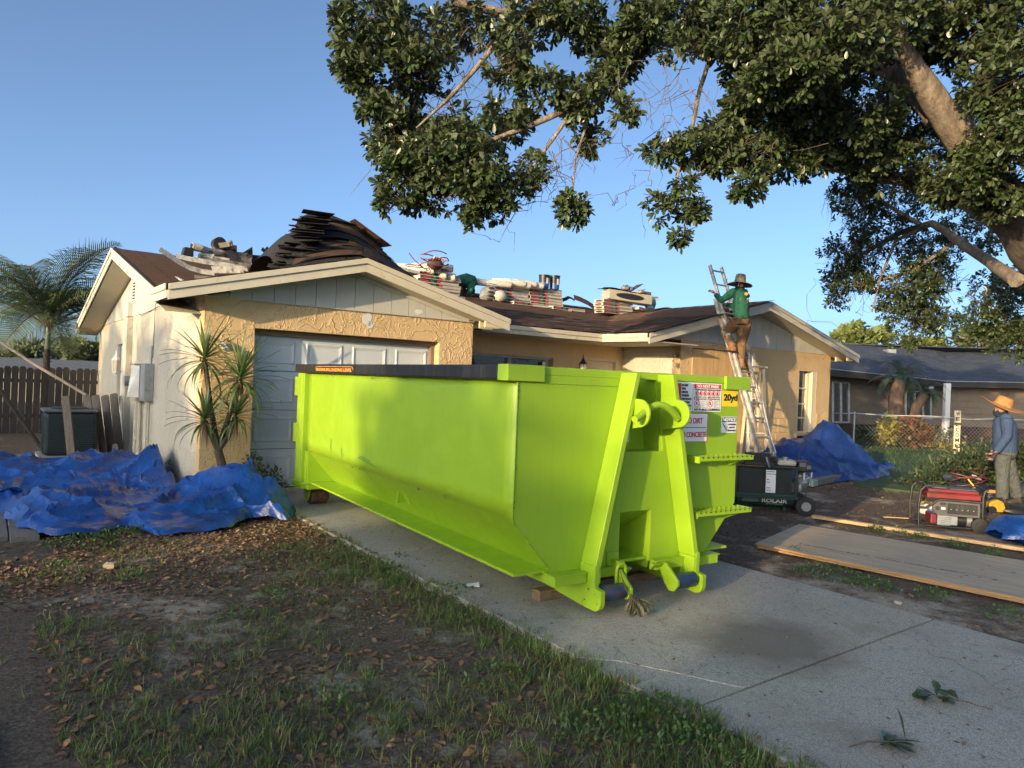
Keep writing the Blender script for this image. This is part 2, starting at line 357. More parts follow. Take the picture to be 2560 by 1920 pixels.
M_NAVY = mat('navy_roller_paint', (.035, .075, .16), .4, .3, var=.3, scale=8, dirt=(.12, .07, .04), dirt_s=5)
def m_glass(name, tint=(.03, .04, .05), rough=.04):
    m, nt, bs = nodes(name); bs.inputs['Base Color'].default_value = (*tint, 1); bs.inputs['Roughness'].default_value = rough; bs.inputs['Specular IOR Level'].default_value = 1.0; bs.inputs['Coat Weight'].default_value = .6; bs.inputs['Coat Roughness'].default_value = .02; return m
M_GLASS = m_glass('dark_window_glass')
M_PRR = mat('print_red', (.55, .03, .05), .5, var=.03); M_PRB = mat('print_black', (.015, .015, .018), .5, var=.03); M_PRW = mat('print_white', (.74, .74, .72), .45, var=.02)
M_PRN = mat('print_navy', (.02, .05, .20), .5, var=.03); M_PRG = mat('print_green', (.03, .17, .07), .5, var=.03); M_PRY = mat('print_yellow', (.80, .56, .02), .45, var=.02); M_ORG = mat('print_orange', (.85, .36, .05), .5, var=.02)
# ---------------------------------------------------------------- lettering
_tc = {}
def text_mesh(txt, mt, bold=0.0):
    k = (txt, mt.name, bold)
    if k in _tc: return _tc[k]
    cu = bpy.data.curves.new('lettering', 'FONT'); cu.body = txt; cu.size = 1; cu.align_x = 'CENTER'; cu.align_y = 'CENTER'; cu.offset = bold; cu.extrude = .004; cu.resolution_u = 4
    o = bpy.data.objects.new('tmp', cu); COL.objects.link(o); dg = bpy.context.evaluated_depsgraph_get(); me = bpy.data.meshes.new_from_object(o.evaluated_get(dg))
    bpy.data.objects.remove(o); me.materials.clear(); me.materials.append(mt)
    xs = [v.co.x for v in me.vertices]; ys = [v.co.y for v in me.vertices]
    _tc[k] = (me, (min(xs), max(xs), min(ys), max(ys))); return _tc[k]
def lettering(txt, mt, parent, o, ex, ey, w, h, bold=.01, name='lettering'):
    """text whose box is w wide along unit vector ex and h high along ey, centred on o (parent space)"""
    me, (x0, x1, y0, y1) = text_mesh(txt, mt, bold); sx = w/(x1-x0); sy = h/(y1-y0)
    ex = Vector(ex); ey = Vector(ey); ez = ex.cross(ey); c = Vector(o) - ex*(sx*(x0+x1)/2) - ey*(sy*(y0+y1)/2)
    M = Matrix(((ex.x*sx, ey.x*sy, ez.x*.2, c.x), (ex.y*sx, ey.y*sy, ez.y*.2, c.y), (ex.z*sx, ey.z*sy, ez.z*.2, c.z), (0, 0, 0, 1)))
    ob = bpy.data.objects.new(name, me); COL.objects.link(ob); ob.parent = parent
    ob.matrix_local = M; return ob
# ---------------------------------------------------------------- ground, driveway, walk
rg = np.random.RandomState(5)
def ground_z(x, y):
    return -.012 + .022*noise.noise(Vector((x*.7, y*.7, 3))) + .010*noise.noise(Vector((x*2.6, y*2.6, 7)))
def axis_pts(c, lo, hi):
    a = list(np.arange(-9, 16, .14)); d = .14; x = a[-1]
    while x < hi: d *= 1.25; x += d; a.append(x)
    d = .14; x = -9
    while x > lo: d *= 1.25; x -= d; a.insert(0, x)
    return np.array(a)
gx = axis_pts(0, -400, 400); gy = axis_pts(0, -400, 600)
def in_drive(u, v): return .52 < u < 3.43 and v < .2
mb = MB(); vs = []
for y in gy:
    for x in gx:
        q = Vector((x, y, 0))-O_H; u = q.dot(WH); v = q.dot(DH); z = ground_z(x, y)
        if .60 < u < 3.36 and v < .25: z = -.06
        if -0.12 < u < 14.2 and v > 0: z = min(z, -.03)
        if abs(x) > 40 or y > 60: z = -.02
        vs.append((x, y, z))
nx = len(gx); mb.add(vs, [(j*nx+i, j*nx+i+1, (j+1)*nx+i+1, (j+1)*nx+i) for j in range(len(gy)-1) for i in range(nx-1)])
g = stru(obj('ground', mb, M_SOIL, smooth=180))
drv = bpy.data.objects.new('driveway', None); COL.objects.link(drv); drv.location = O_H; drv.rotation_euler = (0, 0, YH); stru(drv)
def slab(parent, name, poly, z1, mt, th=.12, bev=.012):
    m_ = MB(); m_.prism(poly, 'z', z1-th, z1); return obj(name, m_, mt, parent, bevel=bev)
joints = [.22, -.25, -3.75, -7.28, -10.8, -14.3]
for a, b in zip(joints[:-1], joints[1:]):
    if a == -3.75:      # this slab has lost a sliver along a crack at its left edge
        slab(drv, 'slab', [(.62, a-.008), (3.33, a-.008), (3.33, b+.008), (1.10, b+.008), (.93, b+.35), (.78, b+.62), (.62, b+.78)], .015, M_CONC, bev=.003)
        slab(drv, 'slab', [(.60, b+.777), (.776, b+.615), (.926, b+.345), (1.088, b+.004), (.60, b+.004)], .012, M_CONC, bev=.003)
    else: slab(drv, 'slab', [(.62, a-.008), (3.33, a-.008), (3.33, b+.008), (.62, b+.008)], .015, M_CONC)
wk = bpy.data.objects.new('walkway', None); COL.objects.link(wk); wk.location = O_H; wk.rotation_euler = (0, 0, YH); stru(wk)
slab(wk, 'slab', [(-2.16, -5.65), (-2.10, -9.2), (-4.2, -9.2), (-4.2, -5.65)], .012, M_CONC)
pt = bpy.data.objects.new('paver_patio', None); COL.objects.link(pt); pt.location = O_H; pt.rotation_euler = (0, 0, YH); stru(pt)
rr = random.Random(3)
for i in range(14):
    for j in range(8):
        u0 = -1.75-(j+1)*.235; v0 = .9-i*.205 + (.1 if j % 2 else 0)
        if v0 < -2.35: continue
        slab(pt, 'paver', [(u0+.005, v0+.005), (u0+.23, v0+.005), (u0+.23, v0+.20), (u0+.005, v0+.20)], .018+rr.uniform(-.004, .004), M_PAV, .06, .006)
# ---------------------------------------------------------------- the dumpster (frame: x across, y back, z up)
D = thing('dumpster', 'lime green open-top roll-off dumpster with black side rails standing on the concrete driveway', 'dumpster', O_D, YD)
G = M_GREEN
BB, BT, BR = .15, 1.655, 5.0      # front plane, top of panels, rear end
ob = MB()
for s in (-1, 1):
    m_ = MB(); m_.prism([(BB, .68), (BB, BT), (BR-.3, BT), (BR-.3, .68)], 'x', s*1.09-(.03 if s > 0 else 0), s*1.09+(.03 if s < 0 else 0)); 
    # slightly bulged sheet: middle pushed out
    me = MB(); n1, n2 = 30, 8
    def P(i, j, s=s): 
        y = BB+.002 + i*(BR-.3-BB); z = .68+j*(BT-.68); bul = .012*math.sin(math.pi*i)*math.sin(math.pi*j) + .010*math.sin(i*9.5)*math.sin(math.pi*j)
        return Vector((s*(1.09+bul), y, z))
    if s < 0: me.grid(lambda i, j: P(1-i, j), n1, n2)
    else: me.grid(P, n1, n2)
    o_ = obj('side_panel', me, G, D, smooth=60); sm = o_.modifiers.new('sheet', 'SOLIDIFY'); sm.thickness = .02; sm.offset = -1
    me = MB(); pts = [(s*1.09, BB+.01, .68), (s*.745, BB+.01, .292), (s*.745, 4.6, .292), (s*1.09, 4.6, .68)]
    me.plate(pts if s > 0 else pts[::-1], .02); obj('lower_panel', me, G, D, bevel=.003)
    me = MB(); me.prism([(s*1.09, .68), (s*.745, .305), (s*1.09, .305)], 'y', 4.6, 4.62); obj('closing_plate', me, G, D)
    me = MB(); me.prism([(4.62, .305), (BR-.3, .305), (BR-.3, .68), (4.62, .68)], 'x', s*1.09-.012, s*1.09+.012); obj('rear_side_panel', me, G, D)
    me = MB(); me.box(s*1.09-.05, s*1.09+.035, BR-.3, BR-.04, .305, BT); me.box(s*1.09-.055, s*1.09+.045, BR-.2, BR-.18, .31, BT-.03); obj('rear_post', me, G, D, bevel=.006)
    a, b = sorted((s*1.065, s*1.185)); me = MB(); me.box(a, b, BB-.0, BR-.06, 1.612, 1.712); obj('top_rail', me, M_BLKP, D, bevel=.01)['label'] = 'black painted top rail'
    a, b = sorted((s*.90, s*1.19)); me = MB(); me.box(a, b, BB-.03, BB-.004, 1.608, 1.716); a2, b2 = sorted((s*1.187, s*1.195)); me.box(a2, b2, BB-.03, BB+.10, 1.608, 1.716); obj('corner_cap', me, G, D, bevel=.003)
    # channel flange round the foot
    a, b = sorted((s*.72, s*.80)); me = MB(); me.box(a, b, .05, 4.55, .235, .30); a2, b2 = sorted((s*.715, s*.815)); me.box(a2, b2, .04, 4.56, .3005, .307)
    a3, b3 = sorted((s*.53, s*.72)); me.box(a3, b3, .05, .12, .235, .30); a3, b3 = sorted((s*.53, s*.716)); me.box(a3, b3, .04, .145, .3005, .307)
    obj('base_flange', me, G, D, bevel=.002)
    me = MB(); a, b = sorted((s*.72, s*1.10)); me.box(a, b, 4.56, 4.64, .235, .30); a, b = sorted((s*1.03, s*1.13)); me.box(a, b, 4.64, 5.06, .235, .30)
    a, b = sorted((s*.72, s*1.15)); me.box(a, b, 4.545, 5.09, .3005, .308); a, b = sorted((s*1.0, s*1.16)); me.box(a, b, 4.7, 5.1, .226, .2345); obj('rear_flange', me, G, D, bevel=.002)
    # long skid rail with its rounded nose
    a, b = sorted((s*.44, s*.515)); me = MB(); me.box(a, b, .10, 4.95, .095, .235); obj('skid_rail', me, G, D, bevel=.004)
    arc = [(-.02+.07*math.cos(t), .125+.07*math.sin(t)) for t in [math.pi+ .0 + k*(math.pi/2)/5 for k in range(6)]]
    poly = [(.55, .094), (.55, .234), (.14, .234), (.14, .36), (-.02, .36), (-.02, .215), (-.09, .205)] + arc + [(.12, .06)]
    a, b = sorted((s*.517, s*.475)); me = MB(); me.prism(poly, 'x', a, b); obj('nose_plate', me, G, D, bevel=.004)
    # leaning strut
    po = [(s*.155, 1.70), (s*.20, 1.70), (s*.512, .33), (s*.46, .33)]; me = MB(); me.prism(po, 'y', -.015, BB-.001); obj('strut', me, G, D, bevel=.006)
    po = [(s*.512, .3295), (s*.46, .3295), (s*.46, .236), (s*.512, .236)]; me = MB(); me.prism(po, 'y', -.017, .139); obj('strut_foot', me, G, D, bevel=.004)
    # front roller and its arm
    a, b = sorted((s*.455, s*.255)); me = MB(); me.tube([(a, -.02, .165), (a+.012, -.02, .165), (b-.012, -.02, .165), (b, -.02, .165)], [.048, .056, .056, .048], 20); me.tube([(a-.02, -.02, .165), (b+.03, -.02, .165)], .02, 10)
    r_ = obj('roller', me, M_NAVY, D, smooth=40)
    arm = [(.10, .295), (.045, .295), (-.085, .19), (-.085, .15), (-.05, .105), (.0, .10), (.05, .15), (.10, .24)]
    a, b = sorted((s*.24, s*.215)); me = MB(); me.prism(arm, 'x', a, b); a, b = sorted((s*.2145, s*.11)); me.prism([(.045, .293), (.10, .293), (.10, .24)], 'x', a, b); obj('roller_arm', me, G, D, bevel=.004)
    # rear wheel in its fork
    me = MB(); me.tube([(s*.88-.10, 4.86, .105), (s*.88+.10, 4.86, .105)], .105, 22); w_ = obj('rear_wheel', me, M_RUST, D, smooth=40); w_['label'] = 'rusty brown steel wheel'
    for t in (-.125, .125):
        me = MB(); me.prism([(4.72, .232), (5.0, .232), (4.93, .06), (4.80, .06)], 'x', s*.88+t-.006, s*.88+t+.006); obj('wheel_bracket', me, G, D)
# front panel with the recess between the struts and the pocket at the foot
Lp = [(-1.09, BT), (-.165, BT), (-.255, 1.12), (-.155, .68), (-.155, .295), (-.745, .295), (-1.09, .68)]
me = MB(); me.prism(Lp, 'y', BB, BB+.02); me.prism([(-x, z) for x, z in Lp][::-1], 'y', BB, BB+.02); me.prism([(-.255, 1.12), (.255, 1.12), (.155, .68), (-.155, .68)], 'y', BB, BB+.02)
obj('front_panel', me, G, D)
me = MB()
for s in (-1, 1): me.plate([(s*.165, BB+.02, BT), (s*.255, BB+.02, 1.12), (s*.255, BB+.2, 1.12), (s*.165, BB+.2, BT)], .008)
me.box(-.255, .255, BB+.2, BB+.21, 1.12, BT); me.box(-.255, .255, BB+.02, BB+.2, 1.108, 1.1195); obj('hook_recess', me, G, D)
me = MB(); me.box(-.164, -.1555, BB+.02, .62, .236, .68); me.box(.1555, .164, BB+.02, .62, .236, .68); me.plate([(-.155, BB+.02, .679), (.155, BB+.02, .679), (.155, .55, .45), (-.155, .55, .45)], .008); me.box(-.155, .155, .55, .56, .236, .452); obj('foot_pocket', me, G, D)
me = MB(); me.box(.157, .455, .085, .149, .235, .3); me.box(.15, .455, .075, .149, .3005, .307); me.box(-.455, -.157, .10, .149, .235, .3); obj('centre_flange', me, G, D, bevel=.002)
me = MB(); me.box(-1.09, 1.09, BB-.002, BB+.10, BT, 1.712); obj('front_rail', me, G, D, bevel=.004)
me = MB(); me.box(-1.05, 1.05, BB+.03, BR-.1, .30, .32); obj('floor_plate', me, G, D)
me = MB(); me.box(-1.08, 1.08, BR-.04, BR+.01, .31, 1.66); 
for x in (-.8, -.3, .3, .8): me.box(x-.04, x+.04, BR+.01, BR+.07, .33, 1.64)
obj('rear_door', me, G, D, bevel=.004)
for z in (1.43, .86):
    me = MB(); me.cur = 0; me.tube([(-1.10, BR+.13, z+.13), (-1.10, BR+.13, z+.055)], .026, 12); me.tube([(-1.10, BR+.13, z-.055), (-1.10, BR+.13, z-.10)], .026, 12); me.box(-1.13, -1.10, BR-.12, BR+.12, z-.10, z+.13)
    me.cur = 1; me.tube([(-1.10, BR+.13, z+.055), (-1.10, BR+.13, z-.055)], .03, 12); me.tube([(-1.10, BR+.13, z-.10), (-1.10, BR+.13, z-.125)], .024, 10); obj('hinge', me, [G, M_BLACK], D, smooth=40)
# hook bar and its cheek plates
me = MB(); me.tube([(-.315, -.135, 1.375), (-.26, -.125, 1.395), (-.19, -.10, 1.43), (-.13, -.085, 1.455), (-.06, -.085, 1.478), (0, -.09, 1.475), (.06, -.09, 1.45), (.12, -.085, 1.415), (.165, -.07, 1.38)], .0255, 16); obj('hook_bar', me, G, D, smooth=60)
circ = lambda c, r, a0, a1, n=12: [(c[0]+r*math.cos(a0+(a1-a0)*k/n), c[1]+r*math.sin(a0+(a1-a0)*k/n)) for k in range(n+1)]
for s in (-1, 1):
    me = MB(); me.prism([(.13, 1.52)] + circ((-.06, 1.415), .10, math.pi/2, math.pi*1.5) + [(.13, 1.28)], 'x', s*.195-.010, s*.195+.010); obj('hook_plate', me, G, D, bevel=.004)
# perforated steps
for z in (1.085, .66):
    st = MB(); x0, x1 = (.50, 1.12)
    st.box(x0, x1, .0, .006, z-.035, z); n_ = 11
    ys = (.012, .055, .10)
    for y in ys: st.box(x0, x1, y-.006, y+.006, z-.004, z)
    for k in range(n_+1):
        x = x0 + (x1-x0)*k/n_; st.box(x-.008, x+.008, .0, .145, z-.006, z-.001)
    for k in range(n_):
        x = x0 + (x1-x0)*(k+.5)/n_; st.prism([(x-.016, z+.001), (x+.016, z+.001), (x, z-.022)], 'y', -.0015, -.0002)
    st.box(x0-.01, x0, .0, .148, z-.05, z); st.prism([(.005, z-.036), (.148, z-.10), (.148, z-.036)], 'x', .98, .986); obj('step', st, G, D)
    hl = MB()
    for k in range(n_):
        x = x0 + (x1-x0)*(k+.5)/n_; hl.prism([(x-.012, z-.003), (x+.012, z-.003), (x, z-.018)], 'y', -.0022, -.0016)
    o_ = obj('step_hole', hl, M_BLACK, D); stuff(o_)
# weld beads along the plate joints
m_ = MB(); rs = random.Random(2)
for (a_, b_) in (((-1.04, .1465, 1.60), (-.2, .1465, 1.60)), ((-1.10, .145, .69), (-1.10, .145, 1.60)), ((-.75, .147, .296), (-.52, .147, .296)), ((-1.098, .15, .676), (-.752, .143, .292)), ((.2, .1465, 1.66), (1.0, .1465, 1.66))):
    a_, b_ = Vector(a_), Vector(b_); L_ = (b_-a_).length; n_ = int(L_/.012); P_ = [a_.lerp(b_, k/n_)+Vector((rs.uniform(-.0015, .0015), 0, rs.uniform(-.0015, .0015))) for k in range(n_+1)]; m_.tube(P_, [rs.uniform(.0025, .005) for _ in P_], 5)
stuff(obj('weld_beads', m_, G, D))
m_ = MB()
for k in range(70):      # bare chips along the edges
    t_ = rs.random(); y = .16+4.4*rs.random()
    p = Vector((-1.1125, y, rs.choice((.70, .69, 1.59))+rs.uniform(-.01, .01))) if t_ < .45 else (Vector((-1.093, .149, rs.uniform(.7, 1.6))) if t_ < .6 else (Vector((-.8165, y, rs.uniform(.24, .3))) if t_ < .8 else Vector((-.53+rs.uniform(0, .02), rs.uniform(-.08, .1), rs.uniform(.08, .33)))))
    s_ = rs.uniform(.004, .014); m_.ball(p, .0025, s_, s_*rs.uniform(.3, .8), 6, 4, .4, k)
stuff(obj('paint_chips', m_, mat('bare_rust', (.09, .07, .05), .8), D))
# tie lug, chain link, small fittings
me = MB(); me.plate([(-.98, 2.12, .56), (-.95, 2.34, .57), (-.90, 2.30, .47), (-.93, 2.10, .46)], .015); me.plate([(-1.0, 2.2, .56), (-1.0, 2.22, .45), (-.9, 2.22, .46), (-.92, 2.2, .56)], .012); obj('tie_lug', me, G, D)
me = MB(); me.box(-.275, -.165, .135, .1485, .24, .40); me.tube([(-.25, .06, .325), (-.19, .06, .325)], .026, 12); me.box(-.24, -.2, .07, .14, .30, .35); obj('link_bracket', me, G, D, bevel=.003)
lk = [(-.262+.042+.042*math.cos(t), .045, .30+.02*math.sin(t)+.0) for t in [0]]
cx, cz = -.22, .245; ring = []
for k in range(24):
    t = 2*math.pi*k/24; ring.append((cx+.042*math.cos(t), .045-.02*math.sin(t)*.2, cz+(.045 if math.sin(t) > 0 else -.045)+.042*math.sin(t)))
me = MB(); me.tube(ring+ring[:2], .0125, 8, cap=False); obj('lifting_link', me, G, D, smooth=60)
# warning stickers
def sticker(x0, x1, z0, z1, mt, name='sticker', y=BB-.003, lab=None):
    m_ = MB(); m_.box(x0, x1, y, y+.002, z0, z1); o_ = obj(name, m_, mt, D); 
    if lab: o_['label'] = lab
    return o_
EX, EZ = (1, 0, 0), (0, 0, 1)
def prn(par, x0, x1, z0, z1, mt, y=BB-.0045, name='print'):
    m_ = MB(); m_.box(x0, x1, y, y+.001, z0, z1); return obj(name, m_, mt, par)
def tx(par, s, x0, x1, z0, z1, mt, y=BB-.0055, bold=.01): return lettering(s, mt, par, ((x0+x1)/2, y, (z0+z1)/2), EX, EZ, x1-x0, z1-z0, bold)
a = sticker(.20, .547, 1.425, 1.652, M_PRW, lab='white sticker with a red block reading NO'); prn(a, .21, .415, 1.435, 1.642, M_PRR); 
lettering('NO', M_PRB, a, (.315, BB-.0055, 1.54), EX, EZ, .17, .165, .03); 
for k, w_ in enumerate(('BATTERIES', 'TIRES', 'COMPUTERS', 'TELEVISIONS', 'LARGE APPLIANCES', 'PROPANE TANKS', 'PAINT / SOLVENTS', 'HAZARDOUS WASTE')):
    L = .014+.0068*len(w_)*.9; tx(a, w_, .42, .42+L, 1.620-k*.0265, 1.637-k*.0265, M_PRB, bold=.03)
a = sticker(.553, .877, 1.425, 1.650, M_PRW, lab='white sticker headed DO NOT PARK'); prn(a, .56, .870, 1.608, 1.643, M_PRR); tx(a, 'DO NOT PARK', .585, .845, 1.614, 1.637, M_PRW, bold=.03)
tx(a, 'NO HAZARDOUS WASTES ACCEPTED', .566, .864, 1.592, 1.603, M_PRB); tx(a, 'NO PUBLIC DUMPING', .566, .864, 1.433, 1.449, M_PRB, bold=.03)
for k in range(6):
    cx = .590+k*.0485; m_ = MB(); m_.tube([(cx+.019*math.cos(t), BB-.0045, 1.568+.019*math.sin(t)) for t in [2*math.pi*q/14 for q in range(15)]], .0025, 4, cap=False); m_.bar((cx-.013, BB-.0045, 1.581), (cx+.013, BB-.0045, 1.555), .004, .002); obj('ban_symbol', m_, M_PRR, a)
    m_ = MB(); m_.box(cx-.008, cx+.006, BB-.004, BB-.0035, 1.558, 1.578); obj('pictogram', m_, M_PRB, a)
for x in (.565, .718):
    prn(a, x, x+.14, 1.520, 1.543, M_PRB); tx(a, 'CAUTION', x+.025, x+.135, 1.525, 1.538, M_PRW, bold=.03); m_ = MB(); m_.prism([(x+.006, 1.524), (x+.02, 1.524), (x+.013, 1.540)], 'y', BB-.0056, BB-.0050); obj('warning_triangle', m_, M_PRW, a)
    m_ = MB(); m_.tube([(x+.033+.025*math.cos(t), BB-.0045, 1.489+.026*math.sin(t)) for t in [2*math.pi*q/16 for q in range(17)]], .0025, 4, cap=False); m_.bar((x+.015, BB-.0045, 1.506), (x+.051, BB-.0045, 1.472), .004, .002); obj('ban_symbol', m_, M_PRR, a)
    m_ = MB(); m_.box(x+.024, x+.036, BB-.004, BB-.0035, 1.478, 1.502)
    for q in range(7): m_.box(x+.072, x+.132-(q % 3)*.01, BB-.004, BB-.0035, 1.508-q*.008, 1.510-q*.008)
    m_.box(x, x+.002, BB-.004, BB-.0035, 1.455, 1.52); m_.box(x+.138, x+.14, BB-.004, BB-.0035, 1.455, 1.52); m_.box(x, x+.14, BB-.004, BB-.0035, 1.453, 1.455); obj('small_print', m_, M_PRB, a)
a = sticker(.400, .727, 1.185, 1.412, M_PRW, lab='white sticker reading NO DIRT NO CONCRETE'); m_ = MB()
for (x0, x1, z0, z1) in ((.40, .727, 1.185, 1.189), (.40, .727, 1.408, 1.412), (.40, .404, 1.189, 1.408), (.723, .727, 1.189, 1.408)): m_.box(x0, x1, BB-.0045, BB-.0035, z0, z1)
obj('border', m_, M_PRR, a); tx(a, 'NO DIRT', .47, .67, 1.33, 1.375, M_PRR, bold=.02); prn(a, .42, .71, 1.296, 1.301, M_PRB); tx(a, 'NO CONCRETE', .413, .715, 1.222, 1.265, M_PRR, bold=.02)
a = sticker(.893, 1.078, 1.470, 1.598, M_PRY, lab='yellow sticker reading 20yd'); tx(a, '20yd', .905, 1.070, 1.50, 1.572, M_PRB, bold=.035)
a = sticker(.892, 1.074, 1.256, 1.386, M_PRW, lab='white sticker headed NOTICE'); prn(a, .898, 1.068, 1.343, 1.381, M_PRN); tx(a, 'NOTICE', .904, 1.062, 1.349, 1.375, M_PRW, bold=.03)
for k, w_ in enumerate(('CONTAINERS', 'ARE GPS', 'MONITORED')): tx(a, w_, .968 if k != 1 else .982, 1.064 if k != 1 else 1.05, 1.317-k*.025, 1.331-k*.025, M_PRB, bold=.02)
m_ = MB(); m_.bar((.905, BB-.0045, 1.333), (.925, BB-.0045, 1.311), .009, .002); m_.bar((.935, BB-.0045, 1.30), (.955, BB-.0045, 1.278), .009, .002); m_.bar((.922, BB-.0045, 1.314), (.938, BB-.0045, 1.297), .004, .002); m_.box(.926, .938, BB-.0045, BB-.004, 1.299, 1.312); obj('satellite_symbol', m_, M_PRB, a)
a = MB(); a.box(-.04, .08, BB+.196, BB+.199, 1.17, 1.25); a = obj('sticker', a, M_PRW, D); 
lettering('204', M_PRB, a, (.02, BB+.195, 1.36), EX, EZ, .16, .06, .0)
# maximum loading level plate on the left rail
EY2 = (0, -1, 0)
m_ = MB(); yc = 3.55; a = MB(); a.box(-1.188, -1.186, yc-.62, yc+.62, 1.625, 1.702); a = obj('sticker', a, M_PRB, D); a['label'] = 'black sticker reading MAXIMUM LOADING LEVEL'
lettering('MAXIMUM LOADING LEVEL', M_ORG, a, (-1.190, yc, 1.652), EY2, EZ, 1.12, .034, .02)
m_ = MB(); m_.box(-1.1905, -1.189, yc-.56, yc+.56, 1.684, 1.688)
for s in (-1, 1): m_.bar((-1.190, yc+s*.56, 1.686), (-1.190, yc+s*.60, 1.655), .006, .003)
obj('arrow', m_, M_ORG, a)
# scratches
rs = random.Random(8); m_ = MB()
for (y, z, dy, dz) in ((3.75, .78, 0, .13), (2.95, .80, -.5, -.05), (2.9, .815, -.28, -.02), (3.4, .74, .02, .10)):
    m_.bar((-1.113, y, z), (-1.113, y+dy, z+dz), .004, .004)
stuff(obj('scratches', m_, M_PRG, D))
# timber blocks under the skid rails
def wp(P, fr_o=O_D): return fr_o + P[0]*WD + P[1]*DD + P[2]*Z3
for (b, L0, L1) in ((.46, -.66, .62),):
    t = thing('timber_block', 'short weathered timber block wedged under the front of the dumpster rails', 'wood block', wp((L0, b, .015)), YD+.05)
    m_ = MB(); m_.box(0, L1-L0, -.045, .045, 0, .078); obj('beam', m_, M_BLOCK, t, bevel=.004)
# ---------------------------------------------------------------- the house (frame: x along the front, y back, z up)
H = thing('house', 'single-storey tan stucco house with white gables and a brown shingle roof being stripped', 'house', O_H, YH)
ZE = 2.535
def wallp(poly_list, v0, v1, mt, name='wall', lab=None):
    m_ = MB()
    for po in poly_list: m_.prism(po, 'y', v0, v1)
    o_ = obj(name, m_, mt, H); 
    if lab: o_['label'] = lab
    return o_
VW = -.32      # front plane of the right wing
wallp([[(0, 0), (.63, 0), (.63, 2.173), (3.44, 2.173), (3.44, 0), (4.05, 0), (4.05, ZE), (0, ZE)]], 0, .225, M_STUC, lab='front garage wall in rough tan stucco')
m_ = MB(); 
def sidewall(m_, u0, u1, segs):
    for (v0, v1, z0, z1) in segs: m_.box(u0, u1, v0, v1, z0, z1)
sidewall(m_, .0, .2, [(.227, 6.2, 0, ZE), (6.2, 7.1, 2.05, ZE), (7.1, 9.96, 0, ZE)]); obj('wall', m_, M_STUCS, H)['label'] = 'smooth pale side wall of the garage'
m_ = MB(); m_.box(3.85, 4.05, .227, 1.3, 0, ZE); obj('wall', m_, M_STUC, H)
m_ = MB(); m_.prism([(4.06, 0), (4.10, 0), (4.10, 2.10), (6.79, 2.10), (6.79, 0), (7.66, 0), (7.66, 2.16), (8.60, 2.16), (8.60, 0), (8.7, 0), (8.7, 2.62), (4.06, 2.62)], 'y', 1.25, 1.45); obj('wall', m_, M_STUC, H)
m_ = MB(); m_.box(8.7, 8.9, VW+.002, 1.25, 0, 2.60); obj('wall', m_, M_STUCS, H)
m_ = MB(); m_.prism([(8.7, 0), (9.05, 0), (9.05, 2.42), (11.12, 2.42), (11.12, 0), (12.84, 0), (12.84, 2.12), (13.56, 2.12), (13.56, 0), (14.15, 0), (14.15, ZE+.01), (8.7, ZE+.01)], 'y', VW, VW+.2); obj('wall', m_, M_STUC, H)
m_ = MB(); m_.box(13.95, 14.15, VW+.2, 9.96, 0, ZE); m_.box(0, 14.15, 9.97, 10.1, 0, ZE); obj('wall', m_, M_STUC, H)
# stone veneer lines cut in the lower stucco of the wing
rs = random.Random(12)
for (u0, u1) in ((11.14, 12.82), (13.58, 14.14)):
    z = .05
    while z < 1.15:
        hgt = rs.uniform(.24, .42); u = u0+.01
        while u < u1-.08:
            w_ = min(rs.uniform(.24, .50), u1-u); j = lambda: rs.uniform(-.02, .02)
            m_ = MB(); a = (u+.012, z+.012+j()*.3); b = (min(u+w_, u1)-.004, z+.012+j()*.3); c = (min(u+w_, u1)-.006+j()*.2, z+hgt+j()); d = (u+.014+j()*.2, z+hgt+j()); mid = ((c[0]+d[0])/2, max(c[1], d[1])+.012)
            m_.prism([a, b, c, mid, d], 'y', VW-.010-rs.uniform(0, .006), VW-.0005); obj('stone', m_, M_STUC, H, bevel=.006); u += w_
        z += hgt+.012
# siding boards of the gables
ridge_g = lambda u: 3.03 - abs(u-2.0)*.254
def boards(u0, u1, z0, top, v, w_, peak, mt=M_SIDE, flip=1):
    u = u0; k = 0; 
    while u < u1-.005:
        a, b = u+.004, min(u+w_, u1)-.004
        po = [(a, z0), (b, z0)] + [(x, top(x)) for x in ([b, peak, a] if a < peak < b else [b, a])]
        if min(top(a), top(b)) > z0+.01:
            m_ = MB(); m_.prism(po, 'y', v-.012, v+.02); obj('siding_board', m_, mt, H)
        elif max(top(a), top(b)) > z0+.02:
            if top(a) > top(b): b2 = a+(top(a)-z0)/.254; po = [(a, z0), (b2, z0), (a, top(a))]
            else: a2 = b-(top(b)-z0)/.254; po = [(a2, z0), (b, z0), (b, top(b))]
            m_ = MB(); m_.prism(po, 'y', v-.012, v+.02); obj('siding_board', m_, mt, H)
        u += w_
boards(0, 4.05, ZE+.004, ridge_g, 0, .2025*1.42, 2.0)
m_ = MB(); m_.prism([(0, ZE+.001), (4.05, ZE+.001), (4.05, 2.54), (2.0, 3.04), (0, 2.54)], 'y', .022, .12); obj('gable_backing', m_, M_SIDE, H)
ridge_w = lambda u: 3.40 - abs(u-10.95)*.254
boards(8.1, 14.15, ZE+.014, ridge_w, VW, .29, 10.95)
m_ = MB(); m_.prism([(7.5, ZE+.012), (14.15, ZE+.012), (14.15, 2.58), (10.95, 3.41), (7.5, 2.57)], 'y', VW+.022, VW+.12); obj('gable_backing', m_, M_SIDE, H)
